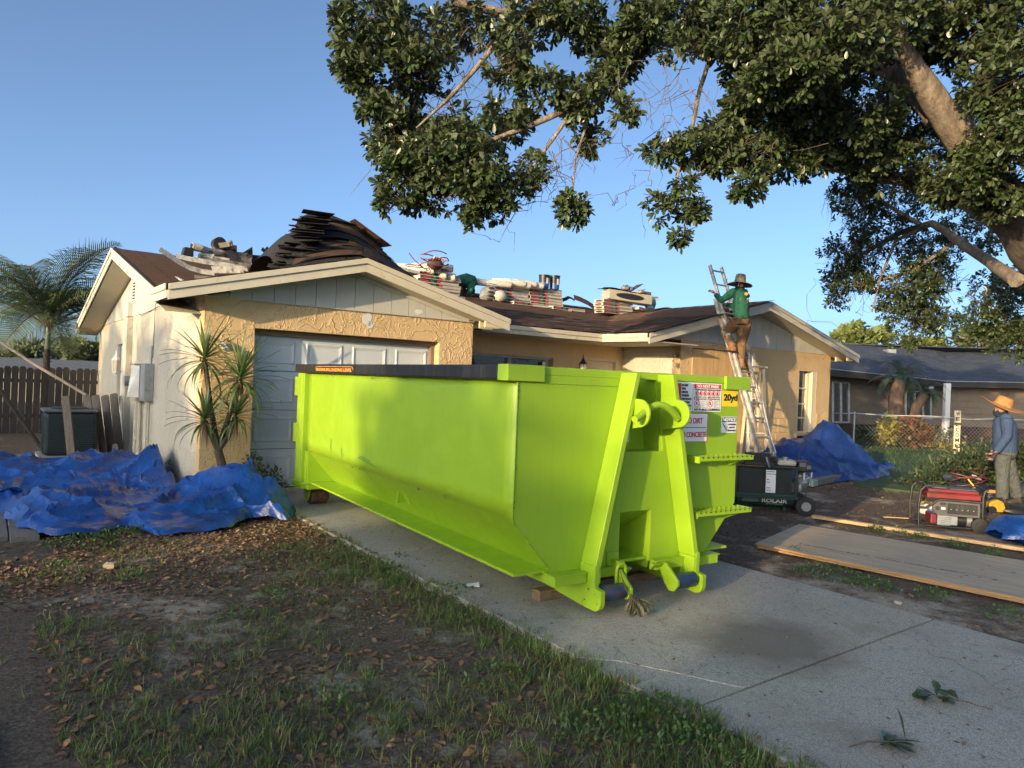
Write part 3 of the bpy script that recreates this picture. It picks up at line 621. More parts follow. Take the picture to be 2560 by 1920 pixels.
# side gable (facing left)
top_s = lambda v: 3.55 - abs(v-4.75)*.205
v = 0.0; rs = random.Random(4)
while v < 9.95:
    a, b = v+.004, min(v+.2, 9.96)-.004; m_ = MB()
    po = [(a, ZE+.003), (b, ZE+.003)] + ([(b, top_s(b)), (4.75, 3.55), (a, top_s(a))] if a < 4.75 < b else [(b, top_s(b)), (a, top_s(a))])
    m_.prism(po, 'x', -.012, .03); obj('siding_board', m_, M_SIDE, H); v += .2
m_ = MB(); m_.box(-.035, -.013, 5.02, 5.42, 2.78, 2.80); m_.box(-.035, -.013, 5.02, 5.42, 3.43, 3.45); m_.box(-.035, -.013, 5.02, 5.05, 2.80, 3.43); m_.box(-.035, -.013, 5.39, 5.42, 2.80, 3.43)
vt = obj('gable_vent', m_, M_WHITE, H)
for k in range(11):
    m_ = MB(); m_.plate([(-.036, 5.05, 2.815+k*.056), (-.036, 5.39, 2.815+k*.056), (-.016, 5.39, 2.845+k*.056), (-.016, 5.05, 2.845+k*.056)], .006); obj('louvre', m_, M_WHITE, vt)
m_ = MB(); m_.box(-.0125, -.0122, 5.05, 5.39, 2.80, 3.43); obj('vent_shadow_gap', m_, M_BLACK, H)
# roof decks (felt) + fascia
def deck(pts, name='roof_deck', t=.03, mt=M_FELT):
    m_ = MB(); m_.plate(pts, t); return obj(name, m_, mt, H)
RP = .2515
zf = lambda v: 2.585 + RP*(v-.42)          # main front slope
RZ = zf(4.75)
deck([(4.5, .42, 2.585), (10.9, .42, 2.585), (10.9, 4.75, RZ), (4.5, 4.75, RZ)])
deck([(-.45, .42, zf(.42)-.004), (4.5, .42, 2.58), (4.5, 4.75, RZ), (-.45, 4.75, RZ-.0)])
deck([(-.45, 4.75, RZ), (14.6, 4.75, RZ), (14.6, 10.45, 2.53), (-.45, 10.45, 2.5)])
GV, GZ = -.36, 3.235
zg = lambda u: GZ - abs(u-2.0)*.254
deck([(-.5, GV, zg(-.5)), (2.0, GV, GZ), (2.0, 3.0, GZ), (-.5, .50, zg(-.5))])
deck([(2.0, GV, GZ), (4.50, GV, zg(4.5)), (4.50, .48, zg(4.5)), (2.0, 3.0, GZ)])
WV, WZ, WU = -.76, 3.49, 10.95
zw = lambda u: WZ - abs(u-WU)*.2525
deck([(7.3, WV, zw(7.3)), (WU, WV, WZ), (WU, 4.6, WZ), (7.3, .42, zw(7.3))])
deck([(WU, WV, WZ), (14.6, WV, zw(14.6)), (14.6, 9.9, zw(14.6)), (WU, 9.9, WZ)])
def fascia(p0, p1, h=.16, t=.02, drop=0.0, name='fascia_board', lab=None):
    """two stacked boards along an edge: upper drip board proud of the lower one"""
    p0 = Vector(p0); p1 = Vector(p1); d = p1-p0; out = Vector((d.y, -d.x, 0)).normalized()
    m_ = MB(); o = out*(t*2)
    for (z0, z1, off) in ((-.075, -.002, t*2), (-h, -.077, t)):
        q = [p0+Z3*z0, p1+Z3*z0, p1+Z3*z1, p0+Z3*z1]; q = [x+out*off for x in q]; m_.plate(q, t)
        obj(name, m_, M_FASC, H, bevel=.002); m_ = MB()
fascia((-.5, GV, zg(-.5)), (2.0, GV, GZ), .19); fascia((2.0, GV, GZ), (4.5, GV, zg(4.5)), .19)
fascia((-.5, .50, zg(-.5)-.0), (-.5, GV, zg(-.5)), .17)
fascia((4.5, GV, zg(4.5)), (4.5, .42, zg(4.5)), .10)
fascia((4.5, .42, 2.585), (7.3, .42, 2.585), .15); fascia((7.3, .42, 2.585), (7.3, WV, 2.57), .15)
fascia((7.3, WV, zw(7.3)), (WU, WV, WZ), .19); fascia((WU, WV, WZ), (14.6, WV, zw(14.6)), .19); fascia((14.6, WV, zw(14.6)), (14.6, 4, zw(14.6)), .15)
fascia((-.45, 10.45, 2.5), (-.45, 4.75, RZ), .19); fascia((-.45, 4.75, RZ), (-.45, .50, zf(.5)), .19)
# soffits
m_ = MB(); m_.plate([(-.48, GV+.01, zg(-.5)-.175), (0, GV+.01, zg(0)-.175), (0, 0, zg(0)-.175), (-.48, 0, zg(-.5)-.175)], -.008)
m_.plate([(0, GV+.01, zg(0)-.175), (2, GV+.01, GZ-.175), (2, -.013, GZ-.175), (0, -.013, zg(0)-.175)], -.008); m_.plate([(2, GV+.01, GZ-.175), (4.05, GV+.01, zg(4.05)-.175), (4.05, -.013, zg(4.05)-.175), (2, -.013, GZ-.175)], -.008)
obj('soffit', m_, M_SOFF, H)
m_ = MB()
for v in (GV+.03, -.18, .05): m_.box(4.06, 4.47, v, v+.035, zg(4.5)-.16, zg(4.5)-.06)
obj('rafter_tail', m_, M_CREAM, H)
m_ = MB(); m_.box(4.06, 7.31, .44, 1.249, 2.43, 2.445); m_.box(7.32, 8.699, VW+.003, 1.249, 2.43, 2.445); m_.box(7.32, 8.699, WV+.02, VW-.002, 2.428, 2.443); obj('soffit', m_, M_SOFF, H)
m_ = MB(); m_.plate([(8.7, WV+.01, zw(8.7)-.175), (WU, WV+.01, WZ-.175), (WU, VW-.013, WZ-.175), (8.7, VW-.013, zw(8.7)-.175)], -.008); m_.plate([(WU, WV+.01, WZ-.175), (14.58, WV+.01, zw(14.58)-.175), (14.58, VW-.013, zw(14.58)-.175), (WU, VW-.013, WZ-.175)], -.008)
m_.box(14.16, 14.56, VW, 4, 2.40, 2.415); obj('soffit', m_, M_SOFF, H)
m_ = MB()
for v in (WV+.04, -.45, -.2): m_.box(14.17, 14.55, v, v+.035, zw(14.6)-.16, zw(14.6)-.07)
obj('rafter_tail', m_, M_CREAM, H)
m_ = MB(); m_.plate([(-.43, .15, zf(.15)-.2), (-.013, .15, zf(.15)-.2), (-.013, 4.75, RZ-.19), (-.43, 4.75, RZ-.19)], .008); m_.plate([(-.43, 4.75, RZ-.19), (-.013, 4.75, RZ-.19), (-.013, 10.4, 2.33), (-.43, 10.4, 2.33)], .008); obj('soffit', m_, M_SOFF, H)
m_ = MB(); m_.bar((.0, -.03, ZE-.005), (4.05, -.03, ZE-.005), .012, .012); m_.bar((.3, -.025, zg(.3)-.20), (2, -.025, GZ-.20), .02, .05); m_.bar((2, -.025, GZ-.20), (3.95, -.025, zg(3.95)-.20), .02, .05); obj('trim_strip', m_, M_SIDE, H)
# shingles: tabs laid in courses; the nearest are objects, the rest one mass
tab_mesh = []
for k in range(6):
    rs = random.Random(k); m_ = MB(); L = .30; w_ = .30
    m_.plate([(0, 0, .006+rs.uniform(0, .014)), (w_-.008, 0, .006+rs.uniform(0, .018)), (w_-.006, L, .001), (0, L, .001)], .005); tab_mesh.append(mesh_of(m_, 'shingle_tab', M_SHIN))
def slope_frame(o, ex, ey):
    ex = Vector(ex).normalized(); ey = Vector(ey).normalized(); ez = ex.cross(ey); return lambda a, b: Matrix(((ex.x, ey.x, ez.x, o[0]+ex.x*a+ey.x*b), (ex.y, ey.y, ez.y, o[1]+ex.y*a+ey.y*b), (ex.z, ey.z, ez.z, o[2]+ex.z*a+ey.z*b), (0, 0, 0, 1)))
cand = []; rs = random.Random(77); valley = lambda u: .42+(zg(u)-2.585)/RP
def course(o, ex, ey, a0, a1, rows, inside, pri, edge=True):
    fr = slope_frame(o, ex, ey)
    for r in range(rows):
        a = a0 + (rs.uniform(.0, .02) if edge else -rs.uniform(0, .3))
        while a < a1:
            if inside(a, r*.145):
                M = fr(a, r*.145) @ Matrix.Rotation(rs.uniform(-.012, .012), 4, 'Z') @ Matrix.Rotation(rs.uniform(0, .02), 4, 'X') @ Matrix.Translation((0, 0, .006)) @ Matrix.Scale(1, 4)
                cand.append((pri + r*.1, M))
            a += .30
sl = math.atan(.254)
course((4.5, .40, 2.588), (1, 0, 0), (0, 1, RP), 0, 6.2, 30, lambda a, b: (4.5+a < 7.3+max(0, b*.97-.0)*1.0), 0)
course((7.27, .42, 2.58), (0, -1, 0), (1, 0, .2525), -4.4, 1.14, 25, lambda a, b: (.42-a-.0) < .42+b*.97+.02 or a > 0, 0)
course((-.5, 3.3, zg(-.5)), (0, -1, 0), (1, 0, .254), 0, 3.58, 17, lambda a, b: 3.3-a < valley(-.5+b*.97)+.1, 3)
course((-.43, .3, zf(.3)), (1, 0, 0), (0, 1, RP), 0, 2.6, 30, lambda a, b: .3+b*.97 > valley(-.43+a)-.1, 2)
cand.sort(key=lambda c: c[0])
for p_, M in cand[:260]: link('shingle', tab_mesh[rs.randrange(6)], H, M)
V = []; Fc = []
for p_, M in cand[260:]:
    n = len(V); 
    for q in ((0, 0, .006), (.295, 0, .006+rs.uniform(0, .008)), (.295, .3, .001), (0, .3, .001), (0, 0, 0), (.295, 0, 0)): V.append(tuple(M @ Vector(q)))
    Fc += [(n, n+1, n+2, n+3), (n+4, n+5, n+1, n)]
stuff(link('shingle_mass', fast_mesh('shingle_mass', np.array(V), np.array(Fc), M_SHIN), H))
# garage door: 4 rows x 4 raised panels
gd = bpy.data.objects.new('garage_door', None); COL.objects.link(gd); gd.parent = H
x0, x1 = .64, 3.43; 
for r in range(4):
    z0 = .02+r*.535; z1 = z0+.53
    if r == 3: z1 = 2.12
    m_ = MB(); m_.box(x0, x1, .235, .27, z0, z1-.004)
    pw = (x1-x0)/4
    for c in range(4):
        a = x0+c*pw+.075; b = x0+(c+1)*pw-.075; c0 = z0+.09; c1 = z1-.09
        for (i0, i1, y0, y1) in ((0, .035, .2349, .249), (.035, .07, .249, .228)):
            A = [(a+i0, c0+i0), (b-i0, c0+i0), (b-i0, c1-i0), (a+i0, c1-i0)]; B = [(a+i1, c0+i1), (b-i1, c0+i1), (b-i1, c1-i1), (a+i1, c1-i1)]
            if i0 == 0: 
                A2 = [(p[0], .2335, p[1]) for p in A]
            vs = [(p[0], (.2335 if i0 == 0 else .2335), p[1]) for p in A]
        # raised field: outer groove sloping in, then a lifted centre
        R0 = [(a, c0), (b, c0), (b, c1), (a, c1)]; i1 = .02; R1 = [(a+i1, c0+i1), (b-i1, c0+i1), (b-i1, c1-i1), (a+i1, c1-i1)]; i2 = .06; R2 = [(a+i2, c0+i2), (b-i2, c0+i2), (b-i2, c1-i2), (a+i2, c1-i2)]
        vs = [(p[0], .2345, p[1]) for p in R0] + [(p[0], .222, p[1]) for p in R1] + [(p[0], .2335, p[1]) for p in R2] 
        m_.add(vs, [(k, (k+1) % 4, 4+(k+1) % 4, 4+k) for k in range(4)] + [(4+k, 4+(k+1) % 4, 8+(k+1) % 4, 8+k) for k in range(4)] + [(8, 9, 10, 11)])
    obj('panel', m_, M_DOORW, gd)
m_ = MB(); m_.box(.60, .638, .19, .224, 0, 2.12); m_.box(3.38, 3.438, .14, .224, 0, 2.172); m_.box(.64, 3.38, .15, .224, 2.10, 2.172); obj('door_trim', m_, mat('brown_trim', (.22, .15, .10), .7), gd)
m_ = MB(); m_.box(.10, 3.9, .3, 5, 0, .01); obj('garage_floor', m_, M_CONC, H)
# middle window, front door, lamp
wn_ = bpy.data.objects.new('window', None); COL.objects.link(wn_); wn_.parent = H
m_ = MB(); m_.box(4.1, 6.66, 1.36, 1.37, .9, 2.08); obj('pane', m_, M_GLASS, wn_)
m_ = MB(); 
for (a, b, c, d) in ((4.1, 4.15, .9, 2.09), (5.72, 5.79, .9, 2.05), (6.62, 6.70, .9, 2.05), (4.15, 6.78, 2.055, 2.099), (4.1, 6.78, .85, .9)): m_.box(a, b, 1.30, 1.355, c, d)
obj('frame', m_, M_STEEL, wn_)
m_ = MB(); m_.prism([(6.50, 1.5), (6.58, 1.5), (6.62, 2.02), (6.55, 2.02)], 'y', 1.285, 1.30); obj('yellow_strut', m_, M_CREAM, wn_)
dr = bpy.data.objects.new('front_door', None); COL.objects.link(dr); dr.parent = H
M_DOORC = mat('front_door_paint', (.56, .45, .32), .5, var=.05)
m_ = MB(); m_.box(7.74, 8.48, 1.30, 1.34, .02, 2.10); obj('door_leaf', m_, M_DOORC, dr)
m_ = MB(); m_.box(7.66, 7.735, 1.26, 1.33, 0, 2.16); m_.box(8.50, 8.60, 1.24, 1.33, 0, 2.16); m_.box(7.735, 8.50, 1.25, 1.33, 2.105, 2.16); obj('frame', m_, M_DOORC, dr)
m_ = MB(); arc_ = circ((8.03, 1.66), .23, 0, math.pi, 14); m_.prism(arc_, 'y', 1.292, 1.299); obj('pane', m_, M_GLASS, dr)
m_ = MB(); m_.tube([(x, 1.285, z) for x, z in arc_], .018, 6); m_.box(7.8, 8.26, 1.275, 1.295, 1.64, 1.665)
for x in (8.03,): m_.box(x-.01, x+.01, 1.28, 1.291, 1.665, 1.89)
obj('pane_trim', m_, M_CREAM, dr)
# wing window with lit right reveal
w2 = bpy.data.objects.new('window', None); COL.objects.link(w2); w2.parent = H
m_ = MB(); m_.box(12.84, 13.40, VW+.13, VW+.14, .70, 2.10); obj('pane', m_, M_GLASS, w2)
m_ = MB()
for z in (.70, 1.03, 1.36, 1.72): m_.box(12.85, 13.34, VW+.09, VW+.129, z-.02, z+.02)
m_.box(13.30, 13.40, VW+.08, VW+.128, .68, 2.12); m_.box(12.84, 12.87, VW+.08, VW+.128, .68, 2.12); obj('frame', m_, M_CREAM, w2)
m_ = MB(); m_.box(12.84, 13.56, VW+.02, VW+.1, .62, .69); obj('sill', m_, M_STUC, w2)
m_ = MB(); m_.box(13.40, 13.545, VW+.004, VW+.20, .70, 2.12); obj('reveal', m_, M_CREAM, w2)
# left part of the wing: boarded opening
m_ = MB(); m_.box(9.02, 10.85, VW-.035, VW-.018, .25, 2.40); pb = obj('plywood_board', m_, M_PINE and m_wood('plywood_orange', (.62, .40, .18), (.46, .28, .12), (5, 5, .5), sc=3), H); pb['label'] = 'plywood sheet screwed over an opening'
m_ = MB(); m_.box(9.06, 11.1, VW+.13, VW+.14, .3, 2.42); obj('pane', m_, M_GLASS, w2)
m_ = MB(); m_.box(10.90, 10.96, VW+.02, VW+.12, .3, 2.42); m_.box(11.06, 11.118, VW+.004, VW+.2, .3, 2.42); obj('reveal', m_, M_WHITE, w2)
# small side door, downspout, pilaster
m_ = MB(); m_.box(.06, .10, 6.22, 7.08, .05, 2.05); obj('side_door', m_, M_WHITE, H)
m_ = MB(); m_.box(-.10, -.001, 5.35, 5.75, 0, ZE-.01); obj('pilaster', m_, M_STUCS, H)
m_ = MB(); m_.box(-.09, -.013, 5.38, 5.72, ZE+.004, 2.80); obj('pilaster_cap', m_, M_SIDE, H)
m_ = MB(); m_.tube([(-.055, 4.25, 1.45), (-.055, 4.25, .1)], .05, 10); m_.box(-.09, -.001, 4.14, 4.36, 1.45, 1.60); obj('downpipe', m_, M_STUCS, H, smooth=40)
m_ = MB(); m_.tube([(-.02, 3.18, 2.9), (-.018, 3.17, 2.4), (-.02, 3.2, 1.75)], .006, 5); m_.tube([(-.02, 4.9, 2.60), (-.02, 4.4, 2.50), (-.02, 3.4, 2.55), (-.02, 2.2, 2.60)], .004, 4); obj('wire', m_, M_BLACK, H)
# chipped paint on the header and by the corner
def chip(c, r, v, mt, seed, ax='y'):
    rs = random.Random(seed); po = [(c[0]+r[0]*math.cos(t)*rs.uniform(.55, 1), c[1]+r[1]*math.sin(t)*rs.uniform(.55, 1)) for t in [2*math.pi*k/13 for k in range(13)]]
    m_ = MB(); m_.prism(po, ax, v-.003, v-.0005); obj('paint_chip', m_, mt, H)
chip((2.22, 2.42), (.10, .13), -.001, M_WHITE, 1); chip((2.27, 2.34), (.05, .08), -.001, M_WHITE, 2); chip((3.05, 2.60), (.09, .05), -.013, M_WHITE, 5)
chip((9.0, 1.98), (.0, .0), VW, M_WHITE, 3) if 0 else None
m_ = MB(); m_.tube([(.22, -.09, 1.93), (.22, -.01, 1.93)], .03, 8); m_.tube([(.26, -.10, 1.87), (.26, -.01, 1.90)], .03, 8); obj('vent_pipe', m_, M_WHITE, H, smooth=40)
# lamps
def wall_lantern(P, rz, label, mt):
    t = thing('wall_lantern', label, 'wall lamp', P, rz)
    m_ = MB(); m_.lathe([(.001, .30), (.008, .26), (.012, .22), (.035, .17), (.075, .12), (.085, .10), (.085, .09)], n=6); m_.lathe([(.06, -.13), (.045, -.16), (.02, -.18)], n=6)
    for k in range(6): a = k*math.pi/3; m_.bar((.075*math.cos(a), .075*math.sin(a), .1), (.058*math.cos(a), .058*math.sin(a), -.14), .008, .008)
    m_.tube([(0, .16, -.05), (0, .12, -.10), (0, .05, -.17), (0, 0, -.18)], .012, 6); obj('lantern_frame', m_, mt, t)
    m_ = MB(); m_.lathe([(.07, .09), (.055, -.13)], n=6); gm_ = m_glass('lantern_glass', (.55, .50, .40), .1); obj('lantern_glass', m_, gm_, t)
    m_ = MB(); m_.box(-.05, .05, .155, .17, -.16, .02); obj('wall_plate', m_, mt, t); return t
wall_lantern(hp(7.42, 1.08, 1.92), YH, 'black wall lantern beside the arched front door', M_BLACK)
wall_lantern(hp(-.18, 5.95, 1.62), YH-math.pi/2, 'small white wall lantern on the garage side wall near the fence', M_WHITE)
# electricity boxes
t = thing('electric_meter', 'grey electric meter box with round glass meter on the side wall', 'electric meter', hp(0, 3.75, 0), YH)
m_ = MB(); m_.box(-.16, -.002, .10, .42, 1.02, 1.62); m_.box(-.20, -.002, .02, .44, 1.625, 1.66); obj('meter_box', m_, mat('meter_paint', (.50, .46, .38), .6, var=.15, dirt=(.25, .17, .1)), t, bevel=.01)
m_ = MB(); m_.tube([(-.16, .28, 1.36), (-.20, .28, 1.36), (-.21, .28, 1.36), (-.30, .28, 1.36)], [.105, .105, .09, .085], 18); obj('meter_dial', m_, M_GALV, t, smooth=40)
m_ = MB(); m_.tube([(-.05, .25, 1.02), (-.05, .25, .1)], .035, 8); obj('conduit', m_, M_STUCS, t, smooth=40)
t = thing('breaker_panel', 'grey metal breaker panel with its lid hanging open on the side wall', 'breaker panel', hp(0, 3.25, 0), YH)
m_ = MB(); m_.box(-.14, -.002, -.12, .28, 1.05, 1.66); obj('panel_box', m_, M_GALV, t, bevel=.006)
m_ = MB(); m_.plate([(-.145, .30, 1.10), (-.30, .42, 1.10), (-.24, .40, 1.62), (-.145, .30, 1.62)], .01); obj('lid', m_, M_STEEL, t)
for y in (-.04, .12): m_ = MB(); m_.tube([(-.05, y, 1.05), (-.05, y, .05)], .016, 8); obj('conduit', m_, M_STUCS, t, smooth=40)
m_ = MB(); m_.tube([(-.03, .05, 1.66), (-.03, .05, 1.95)], .02, 8); obj('conduit', m_, M_GALV, t, smooth=40)
t = thing('wire_grille', 'small wire grille cover beside the breaker panel', 'grille', hp(0, 2.98, 0), YH)
for k in range(7): m_ = MB(); m_.bar((-.05, 0, 1.12+k*.085), (-.16, 0, 1.12+k*.085), .008, .008); m_.bar((-.16, 0, 1.12+k*.085), (-.16, .12, 1.12+k*.085), .008, .008); obj('wire', m_, M_GALV, t)
m_ = MB(); m_.bar((-.16, 0, 1.1), (-.16, 0, 1.65), .01, .01); m_.bar((-.05, 0, 1.1), (-.05, 0, 1.65), .01, .01); obj('upright', m_, M_GALV, t)
# ---------------------------------------------------------------- leaves and trees
rt = np.random.RandomState(11)
OB = np.array([(0, 0, 0), (.22, .10, .012), (.20, .42, .02), (.12, .86, 0), (0, 1.0, -.03), (-.12, .86, 0), (-.20, .42, .02), (-.22*.5, .10, .012)])
LEAF_V = np.array([(0, 0, 0), (.10, .30, .03), (.21, .70, .035), (.13, .95, 0), (0, 1.02, -.04), (-.13, .95, 0), (-.21, .70, .035), (-.10, .30, .03), (0, .5, -.01), (0, .8, -.02)])
LEAF_F = np.array([(0, 1, 8, 7), (1, 2, 9, 8), (2, 3, 4, 9), (9, 4, 5, 6), (8, 9, 6, 7)])
SMALL_V = np.array([(0, 0, 0), (.26, .45, .03), (0, 1, -.02), (-.26, .45, .03)]); SMALL_F = np.array([(0, 1, 2, 3)])
def frames(dirs, roll=None, rs=rt):
    d = nrm(dirs); n = len(d); up = np.tile(np.array([[0, 0, 1.]]), (n, 1)) + rs.normal(0, .45, (n, 3)); x = nrm(np.cross(d, up)); z = np.cross(x, d); return x, d, z
def rosettes(C, A, k, L, rs=rt, spread=.95):
    """k leaves around each centre C with axis A; returns positions, directions, sizes"""
    n = len(C); A = nrm(A); h = nrm(np.cross(A, rs.normal(0, 1, (n, 3)))); b = np.cross(A, h)
    ang = (np.arange(k)[None, :]*2*np.pi/k + rs.rand(n, 1)*6.28 + rs.normal(0, .25, (n, k)))
    tilt = spread + rs.normal(0, .25, (n, k))
    d = A[:, None, :]*np.cos(tilt)[..., None] + (h[:, None, :]*np.cos(ang)[..., None] + b[:, None, :]*np.sin(ang)[..., None])*np.sin(tilt)[..., None]
    d[..., 2] -= .18
    P = np.repeat(C[:, None, :], k, 1) + A[:, None, :]*rs.uniform(-.05, .02, (n, k, 1))
    s = L*rs.uniform(.7, 1.2, (n, k))
    return P.reshape(-1, 3), nrm(d.reshape(-1, 3)), s.reshape(-1)
def blob_pts(c, r, n, rs=rt, shell=.35):
    v = nrm(rs.normal(0, 1, (n, 3))); rad_ = rs.rand(n)**(shell); return np.array(c) + v*rad_[:, None]*np.array(r)
def leaf_mesh(name, P, d, s, mt, BV=LEAF_V, BF=LEAF_F, rs=rt):
    x, y, z = frames(d, rs=rs); V, F_ = scatter(P, x, y, z, s, BV, BF); return fast_mesh(name, V, F_, mt)
def Vp(x, y, Y): return at(x, y, Y)
# ---- the big oak over the driveway (trunk is out of frame to the right; limbs reach over the roof)
oak = thing('oak_tree', 'huge spreading tree with glossy dark green leaves overhanging the driveway and roof', 'tree', (8.2, 9.6, 0))
oo = Vector((8.2, 9.6, 0))
def limb(pts, rads, name='limb', mt=M_BARK, n=9, lab=None):
    m_ = MB(); P = [Vector(p)-oo for p in pts]; 
    # refine + wobble
    Q = []; Rr = []
    for i in range(len(P)-1):
        for k in range(4):
            t = k/4; Q.append(P[i].lerp(P[i+1], t)); Rr.append(rads[i]*(1-t)+rads[i+1]*t)
    Q.append(P[-1]); Rr.append(rads[-1])
    Q = [q + Vector((noise.noise(q*1.3), noise.noise(q*1.3+Vector((5, 0, 0))), noise.noise(q*1.3+Vector((0, 9, 0)))))*min(.06, .5*r_+.01) for q, r_ in zip(Q, Rr)]
    m_.tube(Q, [r_*(1+.12*noise.noise(q*3)) for q, r_ in zip(Q, Rr)], n); o_ = obj(name, m_, mt, oak, smooth=70)
    if lab: o_['label'] = lab
    return o_
limb([oo, Vector((8.15, 9.6, 1.2)), Vp(2690, 800, 9.6), Vp(2625, 650, 9.5), Vp(2550, 560, 9.4), Vp(2480, 480, 9.3)], [.50, .42, .36, .33, .29, .25], 'trunk', M_BARKD, 12)  # darker bark than the limbs: the trunk's shade is put into its colour
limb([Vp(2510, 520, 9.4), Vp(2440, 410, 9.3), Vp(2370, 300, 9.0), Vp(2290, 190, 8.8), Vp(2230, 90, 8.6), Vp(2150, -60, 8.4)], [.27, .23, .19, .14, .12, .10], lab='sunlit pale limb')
limb([Vp(2400, 330, 9.1), Vp(2440, 250, 8.9), Vp(2480, 160, 8.6), Vp(2520, 40, 8.4)], [.10, .085, .07, .05])
limb([Vp(2350, 300, 9.1), Vp(2290, 215, 9.3), Vp(2200, 150, 9.6), Vp(2050, 160, 9.8), Vp(1900, 150, 9.8), Vp(1780, 120, 9.6), Vp(1640, 90, 9.4), Vp(1500, 95, 9.2), Vp(1400, 60, 9.0), Vp(1250, 30, 8.8), Vp(1130, 5, 8.6)], [.16, .15, .14, .13, .12, .115, .10, .09, .08, .06, .05])
limb([Vp(2500, 560, 9.5), Vp(2400, 480, 9.9), Vp(2200, 440, 10.3), Vp(2000, 400, 10.5)], [.16, .13, .09, .05])
limb([Vp(1640, 100, 9.4), Vp(1580, 160, 9.0), Vp(1500, 210, 8.8), Vp(1400, 280, 8.7), Vp(1280, 330, 8.6), Vp(1150, 380, 8.5)], [.07, .06, .05, .04, .03, .02], 'branch')
limb([Vp(1300, 45, 8.8), Vp(1200, 160, 8.6), Vp(1120, 250, 8.4), Vp(1040, 320, 8.3)], [.035, .03, .022, .012], 'branch')
limb([Vp(1500, 180, 8.9), Vp(1470, 300, 8.7), Vp(1440, 400, 8.6), Vp(1432, 500, 8.6)], [.022, .018, .013, .008], 'branch')
limb([Vp(1420, 290, 8.7), Vp(1380, 350, 8.6), Vp(1330, 420, 8.6), Vp(1290, 470, 8.6)], [.03, .022, .016, .008], 'branch')
limb([Vp(1780, 125, 9.6), Vp(1750, 220, 9.3), Vp(1730, 320, 9.0), Vp(1700, 420, 8.7), Vp(1680, 520, 8.6)], [.035, .03, .022, .016, .008], 'branch')
limb([Vp(1880, 330, 9.5), Vp(1790, 400, 9.0), Vp(1720, 470, 8.7), Vp(1640, 520, 8.6)], [.03, .02, .014, .008], 'branch')
limb([Vp(2540, 700, 9.5), Vp(2450, 640, 11), Vp(2330, 560, 12), Vp(2250, 580, 12.5), Vp(2150, 640, 12.8)], [.10, .08, .06, .05, .03], 'branch')
limb([Vp(2330, 560, 12), Vp(2240, 600, 12.3), Vp(2200, 700, 12.4), Vp(2180, 780, 12.4)], [.04, .03, .02, .01], 'branch')
limb([Vp(2400, 600, 11.6), Vp(2280, 680, 12.3), Vp(2120, 720, 12.8)], [.04, .025, .012], 'branch')
limb([Vp(2300, 560, 12), Vp(2200, 500, 12.5), Vp(2120, 540, 12.8)], [.04, .03, .012], 'branch')
